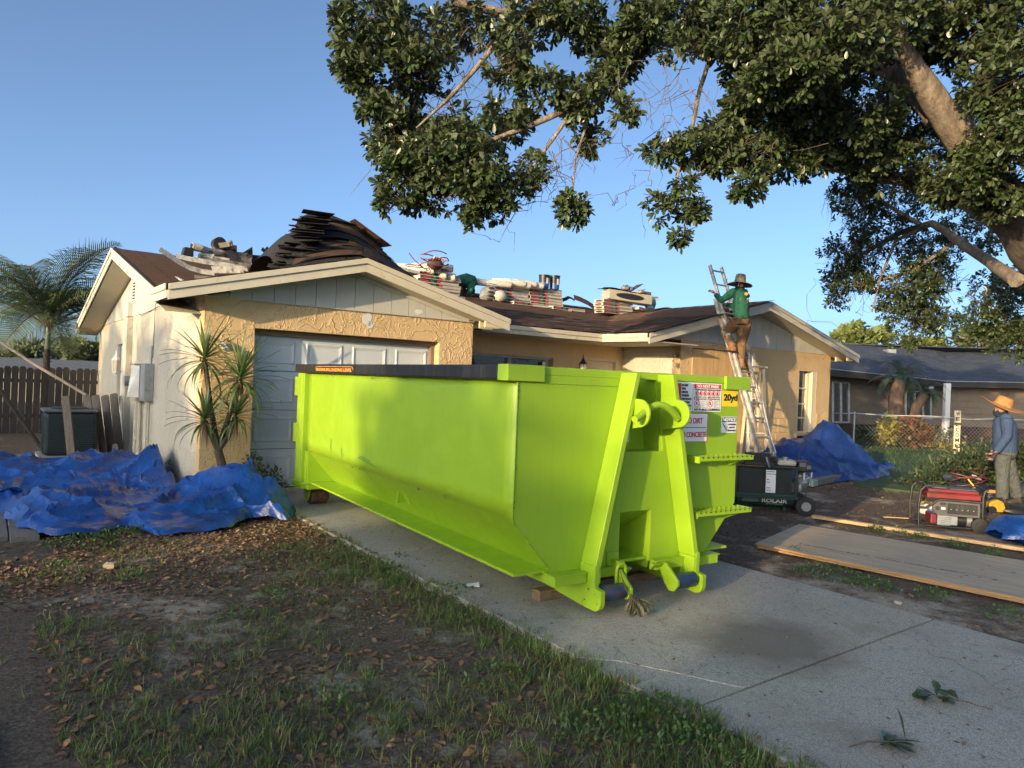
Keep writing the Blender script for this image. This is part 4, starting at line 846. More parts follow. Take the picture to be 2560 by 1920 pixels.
# foliage blobs: photo x, y, radius x, y, distance, depth radius, rosettes
blobs = [(930, 60, 95, 80, 8.6, .7, 330), (880, 130, 50, 70, 8.5, .4, 100), (1050, 120, 110, 90, 8.7, .8, 330), (1180, 50, 120, 60, 8.9, .7, 230), (900, 190, 60, 45, 8.4, .4, 110), (1030, 190, 80, 50, 8.6, .5, 140),
 (940, 290, 40, 60, 8.6, .4, 110), (990, 340, 90, 80, 8.8, .7, 340), (1080, 310, 110, 70, 9.1, .7, 280), (1010, 440, 70, 70, 8.5, .5, 210), (1130, 400, 130, 80, 8.6, .8, 470), (1200, 470, 120, 55, 8.5, .6, 300), (1260, 320, 90, 60, 9.0, .6, 200), (1070, 500, 90, 30, 8.5, .4, 90), (960, 510, 25, 30, 8.4, .2, 28), (1180, 545, 28, 24, 8.5, .2, 26), (1250, 510, 60, 40, 8.6, .4, 80), (1430, 525, 45, 38, 8.6, .25, 70), (1330, 430, 40, 50, 8.7, .4, 60),
 (1290, 110, 50, 60, 8.6, .5, 100), (1270, 170, 55, 50, 8.4, .3, 100), (1350, 40, 90, 50, 8.9, .6, 170), (1470, 50, 70, 60, 8.8, .6, 190), (1450, 250, 60, 60, 8.6, .4, 110), (1350, 220, 70, 50, 8.6, .4, 90), (1520, 190, 50, 70, 8.8, .4, 100), (1590, 60, 90, 70, 8.7, .6, 260), (1560, 280, 35, 40, 8.3, .2, 34), (1480, 350, 50, 40, 8.8, .3, 60), (1560, 130, 60, 60, 8.8, .4, 130),
 (1700, 30, 120, 45, 9.2, .8, 260), (1690, 110, 50, 40, 8.4, .3, 50), (1760, 70, 90, 50, 9.6, .7, 200), (1900, 60, 140, 90, 8.4, 1.0, 620), (2050, 120, 160, 120, 8.2, 1.0, 900), (1960, 190, 110, 60, 7.9, .6, 330), (2180, 60, 130, 90, 8.6, .9, 450), (1880, 230, 60, 50, 8.6, .4, 120), (1830, 300, 80, 60, 9.2, .6, 180), (1960, 290, 130, 70, 9.0, .8, 470), (2100, 300, 150, 90, 9.2, .9, 620), (1850, 380, 110, 60, 8.8, .5, 260), (1980, 400, 100, 45, 9.2, .5, 220), (2130, 390, 130, 60, 9.6, .8, 380), (1740, 370, 70, 40, 8.7, .3, 90), (1660, 380, 50, 30, 8.6, .2, 44), (1860, 470, 45, 35, 8.6, .3, 70), (1710, 465, 30, 40, 8.6, .2, 34), (1640, 525, 42, 38, 8.6, .25, 56), (1730, 530, 38, 34, 8.6, .2, 40), (1700, 590, 26, 24, 8.6, .15, 20), (1850, 180, 40, 40, 9.0, .4, 60),
 (2250, 200, 60, 70, 9.8, .6, 160), (2330, 60, 120, 80, 8.8, .8, 420), (2480, 60, 130, 90, 8.4, .9, 600), (2520, 180, 90, 90, 8.0, .7, 420), (2470, 250, 60, 60, 9.6, .5, 160), (2540, 330, 80, 120, 8.2, .7, 420), (2250, 330, 80, 60, 10, .7, 220), (2330, 400, 90, 60, 10, .7, 240), (2480, 420, 110, 80, 8.6, .7, 440), (2200, 450, 110, 40, 10, .6, 240), (2400, 470, 90, 40, 9.0, .5, 200), (2530, 500, 70, 50, 8.8, .5, 180)]
small = [(2160, 490, 90, 45, 12.4, .7, 330), (2280, 500, 100, 50, 12.2, .7, 330), (2140, 570, 60, 45, 12.6, .5, 190), (2100, 640, 60, 55, 12.8, .5, 240), (2200, 620, 110, 70, 12.6, .8, 420), (2330, 620, 70, 60, 12.2, .6, 260), (2120, 720, 70, 55, 12.8, .6, 290), (2240, 720, 100, 60, 12.6, .8, 420), (2340, 700, 70, 70, 12.4, .6, 280), (2280, 800, 80, 50, 12.6, .6, 280), (2350, 810, 60, 45, 12.6, .5, 190), (2260, 855, 40, 25, 12.6, .3, 70), (2430, 560, 70, 60, 12.0, .6, 200), (2480, 760, 60, 90, 11.6, .7, 380), (2530, 700, 60, 60, 11.8, .6, 200), (2540, 820, 60, 90, 11.4, .6, 380), (2470, 620, 30, 20, 12, .3, 40), (2400, 330, 60, 60, 12, .6, 120)]
def fol(bl, k, L, f=1.0, sq=.36):
    PP = []; DD_ = []; SS = []; CC = []
    for (x, y, rx, ry, Y, rd, n) in bl:
        c = np.array(Vp(x, y, Y)); r_ = np.array((rx*Y/F_PX, rd, ry*Y/F_PX)); n = int(n*f); C = blob_pts(c, r_, n, shell=sq)
        # knock holes: drop clusters where a coarse noise is low
        keep = np.array([noise.noise(Vector(tuple(q*2.3))) > -.13 for q in C]); C = C[keep]
        A = nrm((C-c)/r_ + rt.normal(0, .35, C.shape) + np.array([-.25, -.35, .10])); P, d, s = rosettes(C, A, k, L); PP.append(P); DD_.append(d); SS.append(s); CC.append(C)
    return np.concatenate(PP), np.concatenate(DD_), np.concatenate(SS), np.concatenate(CC)
P1, d1, s1, C1 = fol(blobs, 8, .108, 1.05); P2, d2, s2, C2 = fol(small, 8, .082, .95)
# the largest leaves become single objects
dist = np.linalg.norm(P1-np.array(CAM), axis=1)/s1
pick = np.argsort(dist)[:280]; mask = np.ones(len(P1), bool); mask[pick] = False
PA = np.concatenate([P1[mask], P2]) - np.array(oo); dA = np.concatenate([d1[mask], d2]); sA = np.concatenate([s1[mask], s2])
stuff(link('crown', leaf_mesh('crown', PA, dA, sA, M_OAK), oak))
lm = MB(); lm.add([tuple(v) for v in LEAF_V], [tuple(f) for f in LEAF_F]); lme = mesh_of(lm, 'leaf', M_OAK)
x_, y_, z_ = frames(d1[pick])
for i, k in enumerate(pick):
    s_ = s1[k]; p = P1[k]-np.array(oo); link('leaf', lme, oak, Matrix(((x_[i][0]*s_, y_[i][0]*s_, z_[i][0]*s_, p[0]), (x_[i][1]*s_, y_[i][1]*s_, z_[i][1]*s_, p[1]), (x_[i][2]*s_, y_[i][2]*s_, z_[i][2]*s_, p[2]), (0, 0, 0, 1))))
# twigs: from random leaf clusters toward the blob centre, and bare twigs
def twigs(name, starts, ends, r0=.006, r1=.002):
    V = []; Fc = []
    for a, b in zip(starts, ends):
        a = Vector(a); b = Vector(b); m1 = a.lerp(b, .4) + Vector(rt.normal(0, .05, 3)); d = (b-a).normalized(); x = d.cross(Vector((.3, .2, .9))).normalized(); y = d.cross(x)
        n = len(V)
        for p, r_ in ((a, r0), (m1, (r0+r1)/2), (b, r1)):
            for t in range(3): V.append(tuple(p + (x*math.cos(t*2.094)+y*math.sin(t*2.094))*r_))
        for i in range(2):
            for t in range(3): Fc.append((n+i*3+t, n+i*3+(t+1) % 3, n+i*3+3+(t+1) % 3, n+i*3+3+t))
    return fast_mesh(name, np.array(V), np.array(Fc), M_TWIG)
st_ = []; en_ = []
for (x, y, rx, ry, Y, rd, n) in blobs+small:
    c = np.array(Vp(x, y, Y)) - np.array(oo)
    for q in range(max(8, n//6)):
        r_ = np.array((rx*Y/F_PX, rd, ry*Y/F_PX)); e = blob_pts(c, r_, 1, shell=.3)[0]; st_.append(c+rt.normal(0, .3, 3)*r_ + np.array((.12, 0, .05))); en_.append(e)
for (x, y, rx, ry) in ((1260, 200, 60, 60), (1330, 480, 70, 60), (1560, 270, 70, 70), (1420, 420, 60, 90), (1180, 200, 60, 60), (2130, 640, 90, 80), (1730, 260, 40, 90), (1660, 330, 60, 50), (2260, 620, 80, 70)):
    Y = 8.7 if x < 2000 else 12.5; c = np.array(Vp(x, y, Y))-np.array(oo); r_ = np.array((rx*Y/F_PX, .25, ry*Y/F_PX)); a = blob_pts(c, r_*.6, 3)
    for q in range(26): 
        s0 = a[q % 3] if q < 6 else en_[-1-rt.randint(0, min(4, q))]; st_.append(s0); en_.append(s0 + rt.normal(0, .55, 3)*r_*.6 + np.array((-.08, 0, -.08)))
stuff(link('twigs', twigs('twigs', st_, en_), oak))
m_ = MB(); rr = random.Random(44)     # drooping wispy twigs, bare, each a bent thread with side shoots
for (x, y, n) in ((1420, 430, 16), (1340, 470, 12), (1230, 170, 9), (1170, 250, 8), (1740, 280, 10), (1690, 200, 8), (1640, 300, 9), (1560, 230, 7), (1300, 250, 10), (2150, 660, 12), (2230, 560, 10), (2100, 560, 8)):
    Y = 8.65 if x < 2000 else 12.6; o_ = Vp(x, y-50, Y)-oo
    for k in range(n):
        p = o_+Vector((rr.uniform(-.25, .25), rr.uniform(-.3, .3), rr.uniform(-.1, .25))); d = Vector((rr.uniform(-.8, .5), rr.uniform(-.4, .4), rr.uniform(-1, -.1))).normalized(); P_ = [p]
        for q in range(6):
            d = (d+Vector((rr.uniform(-.45, .45), rr.uniform(-.3, .3), rr.uniform(-.4, .25)))).normalized(); P_.append(P_[-1]+d*rr.uniform(.05, .10))
            if q > 1 and rr.random() < .7: e = (d+Vector((rr.uniform(-1, 1), rr.uniform(-.5, .5), rr.uniform(-.6, .4)))).normalized(); m_.tube([P_[-1], P_[-1]+e*.05, P_[-1]+e*.05+(e+Vector((0, 0, -.3))).normalized()*.05], [.0022, .0018, .0012], 3)
        m_.tube(P_, [.005, .0045, .004, .0035, .003, .0025, .002], 4)
stuff(obj('bare_twigs', m_, M_TWIG, oak))
# ---- unseen trees added behind the camera for shade; they show in window glass
SN = Vector((SUN_T.y, -SUN_T.x, 0))
def shade_tree(a, dist, top, w, low, seed, label, dense=2600, ls=.30, hgt=None):
    base = SN*a - SUN_T*dist; rs = np.random.RandomState(seed); t = thing('unseen_shade_tree', label, 'tree', base, 0, 'unseen trees added for shade')
    m_ = MB(); m_.tube([(0, 0, 0), (.1, 0, low*.6), (0, .1, low+1)], [.28, .2, .12], 8); obj('trunk', m_, M_BARKD, t)
    H_ = top-low; n = dense; C = blob_pts((0, 0, low+H_/2), (w, w, H_/2*1.02), n, rs, .5); d = nrm(rs.normal(0, 1, (n, 3))); s = ls*rs.uniform(.6, 1.3, n)
    BV = SMALL_V*np.array([1.7, 1, 1]); x, y, z = frames(d, rs=rs); V, Fc = scatter(C, x, y, z, s, BV, SMALL_F); stuff(link('crown', fast_mesh('crown', V, Fc, M_OAK), t))
    m_ = MB(); m_.ball((0, 0, low+H_/2), w*.80, w*.80, H_/2*.82, 14, 9, .25, seed); obj('inner_crown', m_, M_OAK, t); return t
K = math.tan(SUN_EL)
def sh(a, w, btop, dist, low_b, seed, label): return shade_tree(a, dist, btop+K*dist, w, max(1.2, low_b+K*dist), seed, label)
sh(-15.9, 2.5, 4.2, 30, -2.6, 1, 'tall dense unseen tree added for shade, second from the left')
sh(-11.9, 3.0, 3.6, 28, -2.6, 2, 'broad dense unseen tree added for shade, left part of the row')
sh(-10.0, 1.25, 2.8, 26, -2.6, 12, 'small dense unseen tree added for shade in front of the broad one')
sh(-7.9, 1.55, 2.15, 28, -2.8, 3, 'low round unseen tree added for shade next to the sun gap')
sh(-3.9, 2.0, 3.0, 30, -2.8, 4, 'dense unseen tree added for shade on the right of the sun gap')
sh(-.4, 1.9, 1.72, 28, -2.8, 5, 'wide low unseen tree added for shade opposite the driveway')
sh(3.2, 2.3, 3.2, 30, -2.8, 6, 'big unseen tree added for shade opposite the lawn')
sh(7.5, 2.6, 5.2, 31, -2.8, 7, 'tallest unseen tree added for shade toward the neighbour')
sh(12, 2.8, 4.6, 32, -2.8, 8, 'dark unseen tree added for shade at the right end')
sh(-20, 2.8, 4.0, 32, -2.8, 9, 'dark unseen tree added for shade at the left end')
# ---------------------------------------------------------------- grass, litter, weeds
BLV = np.array([(-.032, 0, 0), (.032, 0, 0), (.026, .5, .05), (-.026, .5, .05), (.004, 1, -.10), (-.004, 1, -.10)]); BLF = np.array([(0, 1, 2, 3), (3, 2, 4, 5)])
def nz(x, y, s, o=0): return noise.noise(Vector((x*s+o, y*s-o, o*.7)))
def uvof(x, y): q = Vector((x, y, 0))-O_H; return q.dot(WH), q.dot(DH)
def tufts(name, pts, nb, L, mt, rs, lean=.55, parent=None):
    P = []; d = []; s = []
    for (x, y, k) in pts:
        n = max(3, int(nb*k)); a = rs.rand(n)*6.283; t = rs.uniform(.1, lean+.35, n); r_ = rs.uniform(0, .035, n)
        P.append(np.stack([x+r_*np.cos(a), y+r_*np.sin(a), np.full(n, ground_z(x, y)-.004)], 1)); d.append(np.stack([np.cos(a)*np.sin(t), np.sin(a)*np.sin(t), np.cos(t)], 1)); s.append(L*rs.uniform(.35, 1.15, n)*(.6+.5*k))
    P = np.concatenate(P); d = np.concatenate(d); s = np.concatenate(s); x_, y_, z_ = frames(d, rs=rs); V, Fc = scatter(P, x_, y_, z_, s, BLV*np.array([1.0, 1, 1]), BLF)
    return stuff(link(name, fast_mesh(name, V, Fc, mt), parent))
rs = np.random.RandomState(3); pts = []
while len(pts) < 4600:
    x = rs.uniform(-4.2, 3.0); y = rs.uniform(2.0, 7.6); u, v = uvof(x, y)
    if u > .66 or v > -1.9: continue
    if u < -1.9 and v < -3.5: 
        if rs.rand() > .04: continue
    edge = max(0, 1-(.62-u)/.75) * (1 if v < -3.0 else .25); near = min(1, max(0, (5.0-y)/2.2)); dn = nz(x, y, 1.1) + .5*nz(x, y, 3.3, 4)
    p = .12 + .95*edge + .50*near + .9*dn
    if y > 5.6 and edge < .2: p = .05 + .4*dn
    if rs.rand() < p: pts.append((x, y, rs.uniform(.25, .9)*(.6+.5*edge+.3*near)))
tufts('grass', pts, 14, .085, M_GRASS, rs)['label'] = 'patchy green grass'
pts = []
while len(pts) < 420:
    x = rs.uniform(2.2, 9.5); y = rs.uniform(4.3, 12); u, v = uvof(x, y)
    if u < 3.4: continue
    if 4.2 < u < 7 and nz(x, y, 1.5) < .05: continue
    if nz(x, y, .9, 2) + rs.normal(0, .2) > .18: pts.append((x, y, rs.uniform(.2, .6)))
tufts('grass', pts, 10, .07, M_GRASS, rs)
def litter(name, n, box, cond, size, mt, rs, flat=.35):
    P = []; 
    while len(P) < n:
        x = rs.uniform(box[0], box[1]); y = rs.uniform(box[2], box[3]); u, v = uvof(x, y)
        k = cond(x, y, u, v)
        if rs.rand() < k: P.append((x, y, (.020 if (.62 < u < 3.33 and v < .2) else ground_z(x, y)+.004)))
    P = np.array(P); a = rs.rand(n)*6.283; d = np.stack([np.cos(a), np.sin(a), rs.normal(.05, flat*.5, n)], 1); d = nrm(d); up = nrm(np.stack([rs.normal(0, flat, n), rs.normal(0, flat, n), np.ones(n)], 1)); x_ = nrm(np.cross(d, up)); z_ = np.cross(x_, d)
    BV = np.array([(0, 0, 0), (.16, .25, .05), (.24, .6, .07), (0, 1, .02), (-.24, .6, .07), (-.16, .25, .05)]); BF = np.array([(0, 1, 2, 3), (0, 3, 4, 5)])
    V, Fc = scatter(P, x_, d, z_, size*rs.uniform(.4, 1.2, n), BV, BF); return stuff(link(name, fast_mesh(name, V, Fc, mt)))
lf = litter('fallen_leaves', 5200, (-4.4, 3, 2.0, 7.8), lambda x, y, u, v: 0 if (u > .6 or v > -1.6 or (u < -1.95 and v < -3.6)) else min(1, .22+.25*max(0, nz(x, y, 1.3, 9)*2)+(.35 if y < 4.2 else 0)), .058, M_LITTER, rs)
M_CHIP = m_leaf('mulch_chip', (.22, .125, .07), (.08, .05, .034), (.40, .27, .14), .85, 20, 0, o3=.62)
litter('mulch', 15000, (-5, 1.5, 4.6, 9), lambda x, y, u, v: 0 if (u > .66 or v > -1.4 or (u < -1.7 and v > -2.6)) else max(0, min(1, .05 + max(0, (v+4.2)*.55) + .35*nz(x, y, 2.2, 5))), .042, M_CHIP, rs, .5)
litter('mulch', 11000, (1.8, 11, 4.3, 14), lambda x, y, u, v: 0 if (u < 3.36 or v > -1.2) else max(0, min(1, .18 + max(0, (v+6.0)*.22) + .4*nz(x, y, 1.6, 5))), .042, M_CHIP, rs, .45)
litter('driveway_debris', 460, (-1.5, 4.5, 2.3, 8.5), lambda x, y, u, v: (.6 if .64 < u < 3.3 else 0)*(1 if (u < 1.2 or nz(x, y, 1.5, 3) > .1) else .25), .030, M_LITTER, rs, .3)
def weed_patch(cx, cy, r, n, L, mt=M_WEED, name='weeds'):
    c = gz(cx, cy); a = rs.rand(n)*6.283; q = np.sqrt(rs.rand(n))*r; P = np.stack([c.x+q*np.cos(a), c.y+q*np.sin(a), rs.uniform(.01, .10, n)*np.clip(1.2-q/r, .3, 1)], 1)
    d = nrm(np.stack([rs.normal(0, .6, n), rs.normal(0, .6, n), rs.uniform(.1, .9, n)], 1)); x_, y_, z_ = frames(d, rs=rs); V, Fc = scatter(P, x_, y_, z_, L*rs.uniform(.6, 1.3, n), SMALL_V, SMALL_F)
    return P, V, Fc
Vs = []; Fs = []; off = 0
for (cx, cy, r, n) in ((200, 1360, .30, 420), (290, 1340, .18, 200), (330, 1450, .10, 110), (150, 1420, .10, 90), (335, 1330, .12, 120), (975, 1430, .12, 90), (1000, 1395, .06, 40), (680, 1495, .12, 130), (590, 1545, .12, 110), (1650, 1800, .25, 500), (1750, 1870, .22, 380), (1500, 1840, .22, 260), (1240, 1700, .2, 200), (2080, 1440, .32, 420), (2180, 1470, .22, 320), (1990, 1385, .14, 120), (2330, 1492, .16, 160), (2190, 1327, .10, 110), (2250, 1337, .09, 90), (2300, 1347, .11, 140), (2390, 1367, .12, 170), (2480, 1388, .12, 160), (2520, 1545, .2, 180), (1130, 1480, .15, 100), (880, 1760, .18, 130)):
    P, V, Fc = weed_patch(cx, cy, r, n, .028); Vs.append(V); Fs.append(Fc+off); off += len(V)
stuff(link('weeds', fast_mesh('weeds', np.concatenate(Vs), np.concatenate(Fs), M_WEED)))
# neighbour's lawn
m_ = MB(); pl = [gz(2090, 1150), gz(2140, 1215), gz(2330, 1235), gz(2600, 1275), gz(2900, 1275), gz(2900, 1075), gz(2400, 1110), gz(2110, 1108)]; m_.prism([(p.x, p.y) for p in pl], 'z', -.02, .018); stru(obj('lawn', m_, mat('lawn_base', (.045, .085, .02), .9, var=.3, scale=3)))
pts = []
from mathutils.geometry import intersect_point_tri_2d
def inpoly(x, y, po):
    c = False; j = len(po)-1
    for i in range(len(po)):
        if (po[i].y > y) != (po[j].y > y) and x < (po[j].x-po[i].x)*(y-po[i].y)/(po[j].y-po[i].y)+po[i].x: c = not c
        j = i
    return c
while len(pts) < 4200:
    x = rs.uniform(7, 22); y = rs.uniform(9, 24)
    if inpoly(x, y, pl): pts.append((x, y, rs.uniform(.4, .9)))
tufts('lawn_grass', pts, 6, .13, M_LAWN, rs)
# things lying about
def leafy_sprig(P, rz, label, n, L, mt, seed, up=.3):
    r2 = np.random.RandomState(seed); t = thing('leafy_twig', label, 'twig', P, rz)
    m_ = MB(); m_.tube([(-.16, 0, .012), (-.05, .01, .025), (.08, 0, .02)], [.003, .004, .003], 5); obj('stem', m_, M_TWIG, t)
    for k in range(n):
        x = r2.uniform(-.02, .12); d = Vector((r2.uniform(-.2, 1), r2.uniform(-1, 1), r2.uniform(-.05, up))).normalized(); z = Vector((r2.normal(0, .35), r2.normal(0, .35), 1)).normalized(); ex = d.cross(z).normalized(); ez = ex.cross(d); s_ = L*r2.uniform(.7, 1.15)
        link('leaf', lme if mt is M_OAK else dryme, t, Matrix(((ex.x*s_, d.x*s_, ez.x*s_, x), (ex.y*s_, d.y*s_, ez.y*s_, r2.uniform(-.03, .03)), (ex.z*s_, d.z*s_, ez.z*s_, .02), (0, 0, 0, 1))))
    return t
lm = MB(); lm.add([(v[0]*.75, v[1], v[2]*2.2) for v in LEAF_V], [tuple(f) for f in LEAF_F]); M_WILT = m_leaf('wilted_leaf', (.14, .13, .075), (.07, .065, .04), None, .6, 12, .05); dryme = mesh_of(lm, 'leaf', M_WILT)
leafy_sprig(gz(2390, 1760, .017), 2.6, 'sprig of dark green leaves lying on the near driveway slab, farther from the camera', 11, .12, M_OAK, 4, .28)
leafy_sprig(gz(2200, 1868, .015), .2, 'flattened sprig of dull green leaves at the bottom edge of the driveway', 9, .12, M_OAK, 9, .1)
t = thing('wilted_branch', 'wilted leafy branch hanging from the front roller of the dumpster', 'branch', wp((-.27, -.08, .0)), YD)
m_ = MB(); m_.tube([(-.06, .02, .33), (-.01, .0, .19), (.03, -.02, .13), (.07, -.05, .08)], [.004, .004, .004, .003], 5); obj('stem', m_, M_TWIG, t)
r2 = np.random.RandomState(5)
for k in range(30):
    b = Vector((.03+.0*k, -.02, .135)) + Vector((r2.uniform(-.01, .04), r2.uniform(-.03, .02), r2.uniform(-.02, .01))); d = Vector((r2.uniform(-.35, .75), r2.uniform(-.8, .3), r2.uniform(-1.0, -.35))).normalized(); s_ = min(.15, max(.06, (b.z-.02)/max(.2, -d.z)))*r2.uniform(.75, 1); z = Vector(r2.normal(0, 1, 3)); ex = d.cross(z).normalized(); ez = ex.cross(d)
    link('leaf', dryme, t, Matrix(((ex.x*s_, d.x*s_, ez.x*s_, b.x), (ex.y*s_, d.y*s_, ez.y*s_, b.y), (ex.z*s_, d.z*s_, ez.z*s_, b.z), (0, 0, 0, 1))))
def stone(P, r, label, col, seed, name='stone'):
    m_ = MB(); m_.ball((0, 0, r*.45), r, r*.75, r*.5, 9, 6, .35, seed); tag(obj(name, m_, col, M=Matrix.Translation(P)), label, 'stone')
stone(gz(275, 1422), .055, 'pale tan rock lying on the mulch in front of the blue tarp', mat('rock_tan', (.42, .32, .22), .9, var=.2, bmp=.5), 3)
stone(gz(2246, 1512, .0), .03, 'small pale stone in the dirt beside the plywood', mat('rock_pale', (.42, .36, .30), .9, bmp=.5), 5)
m_ = MB(); m_.plate([(-.05, -.02, .01), (.06, -.03, .012), (.05, .03, .03), (-.04, .04, .012)], .003); tag(obj('paper_scrap', m_, M_WHITE, M=Matrix.Translation(gz(1180, 1467, .015))), 'small crumpled white scrap on the driveway beside the grass edge', 'scrap')
# ---------------------------------------------------------------- tarps
def tarp(name, label, outline, c, hf, mt, nr=46, na=170, fold=.06, seed=0, hem=.02):
    c = Vector(c); O = [Vector((p[0], p[1], 0)) for p in outline]; n = len(O); m_ = MB()
    def ring(t):
        k = t*n; i = int(k) % n; f = k-int(k); p0, p1, p2, p3 = O[i-1], O[i], O[(i+1) % n], O[(i+2) % n]
        q = .5*((2*p1)+(p2-p0)*f+(2*p0-5*p1+4*p2-p3)*f*f+(3*p1-p0-3*p2+p3)*f*f*f); return q
    def hgt(x, y, r):
        s_ = Vector((x*1.0+seed, y*1.0, seed)); w = Vector((noise.noise(s_*1.1), noise.noise(s_*1.1+Vector((7, 3, 1))), 0))*.5
        q = s_*1.35+w; a = 1-abs(noise.noise(q)); b = 1-abs(noise.noise(q*2.1+Vector((3, 1, 4)))); c2 = 1-abs(noise.noise(q*4.6+Vector((9, 2, 4)))); f = a**7*1.0 + b**9*.45 + c2**9*.10
        e = min(1, (1-r)*9)
        return (hf(x, y) + fold*f*1.25)*(e**.6) + hem*f*(1-e)
    vs = []
    for j in range(nr+1):
        r = (j/nr)**.8
        for i in range(na):
            p = c.lerp(ring(i/na), r); ww = .05*r*(1-r)*4; x = p.x + ww*noise.noise(Vector((p.x*3, p.y*3, 1+seed))); y = p.y + ww*noise.noise(Vector((p.x*3, p.y*3, 8+seed)))
            if r > .93: x += (.09*(r-.93)/.07)*noise.noise(Vector((p.x*4, p.y*4, 3))); y += (.09*(r-.93)/.07)*noise.noise(Vector((p.x*4, p.y*4, 5)))
            vs.append((x, y, .015 + hgt(x, y, r)))
    m_.add(vs, [(j*na+i, j*na+(i+1) % na, (j+1)*na+(i+1) % na, (j+1)*na+i) for j in range(nr) for i in range(na)])
    o_ = obj(name, m_, mt, smooth=24); tag(o_, label, 'tarp'); return o_
def G2(x, y, cx, cy, sx, sy, h, ang=0):
    dx, dy = x-cx, y-cy; ca, sa = math.cos(ang), math.sin(ang); a = (dx*ca+dy*sa)/sx; b = (-dx*sa+dy*ca)/sy; return h*math.exp(-(a*a+b*b)/2)
def hxy(u, v): p = hp(u, v); return p.x, p.y
ol = [gz(*q) for q in ((-60, 1250), (10, 1300), (75, 1330), (125, 1347), (230, 1342), (320, 1320), (400, 1342), (560, 1325), (640, 1303), (722, 1308), (738, 1284))] + [hp(.60, -1.25), hp(.58, -.75), hp(.45, -.28), hp(.0, -.12), hp(-.13, .3), hp(-.13, 1.3), hp(-.14, 2.2), hp(-.55, 2.9), hp(-.9, 3.2), hp(-1.6, 3.3), hp(-2.4, 4.1), hp(-3.2, 3.0), hp(-3.6, .5)]
ax_, ay_ = hxy(.18, -.78); bx_, by_ = hxy(-.22, 1.35); cx_, cy_ = hxy(-.75, 2.3); dx_, dy_ = hxy(.45, -1.3); ex_, ey_ = hxy(-2.2, 2.9); fx_, fy_ = hxy(-1.9, -.6)
tarp('blue_tarp', 'large crumpled blue tarp spread over the ground against the garage side wall', ol, hp(-.9, .2), lambda x, y: G2(x, y, ax_, ay_, .42, .30, .36, -.4) + G2(x, y, bx_, by_, .24, .42, .32, YH) + G2(x, y, cx_, cy_, .55, .4, .20, YH) + G2(x, y, dx_, dy_, .3, .3, .12) + G2(x, y, ex_, ey_, .4, .4, .16) + G2(x, y, fx_, fy_, .7, .3, .08) + .055, M_TARP, seed=2, fold=.095, hem=.035)
ol = [hp(9.85, -2.35), hp(10.6, -2.75), hp(11.6, -2.75), hp(12.6, -2.55), hp(13.4, -2.1), hp(14.5, -1.75), hp(14.9, -1.35), hp(13.9, -1.0), hp(12.7, -.75), hp(11.2, -.5), hp(9.9, -.5), hp(9.3, -1.0), hp(9.4, -1.8)]
px_, py_ = hxy(11.95, -1.6); qx_, qy_ = hxy(11.0, -1.5); rx_, ry_ = hxy(10.1, -1.4)
tarp('blue_tarp', 'dark blue tarp draped over a tall heap beside the wing window', ol, hp(11.7, -1.6), lambda x, y: max(G2(x, y, px_, py_, .42, .5, .98, YH), G2(x, y, qx_, qy_, .75, .5, .66, YH), G2(x, y, rx_, ry_, .5, .4, .30, YH)), M_TARPD, seed=8, fold=.09, nr=40, na=130)
# rolled tarp by the generator: layered folds
t = thing('folded_tarp', 'thick folded bundle of blue tarp on the dirt next to the generator wheel', 'tarp', gz(2575, 1350), .12)
for k in range(7):
    r2 = random.Random(k); m_ = MB(); L = .95-.03*k; Wd = .30-.022*k; z0 = .014+k*.033
    def P(i, j, k=k, L=L, Wd=Wd, z0=z0):
        a = i*2*math.pi; x = -.36+.02*k + j*L*1.6; th = .019
        y = Wd*math.cos(a)*(1+.05*math.sin(j*11+k)); z = z0+th*math.sin(a)*1.1 + .018*noise.noise(Vector((j*6, math.cos(a)*2, k*3)))+.006
        return Vector((x + .02*noise.noise(Vector((a, k, j*3)))+(.03*math.cos(a*2) if j == 0 else 0), y, max(.008, z)))
    m_.grid(P, 22, 26); obj('fold', m_, M_TARP, t, smooth=60)
m_ = MB()
def P(i, j): a = (i-.5)*math.pi*.98; x = -.42+j*1.5; tp = min(1, (j*6.5+.02))**.6; y = .30*math.sin(a)*(.35+.65*tp); z = (.255*math.cos(a)**.5 if math.cos(a) > 0 else 0)*(.25+.75*tp); z += .02*noise.noise(Vector((j*7, a*2, 3))); return Vector((x-.06*(1-math.cos(a)), y, .02+max(0, z)))
m_.grid(P, 26, 40); obj('cover', m_, M_TARP, t, smooth=50)
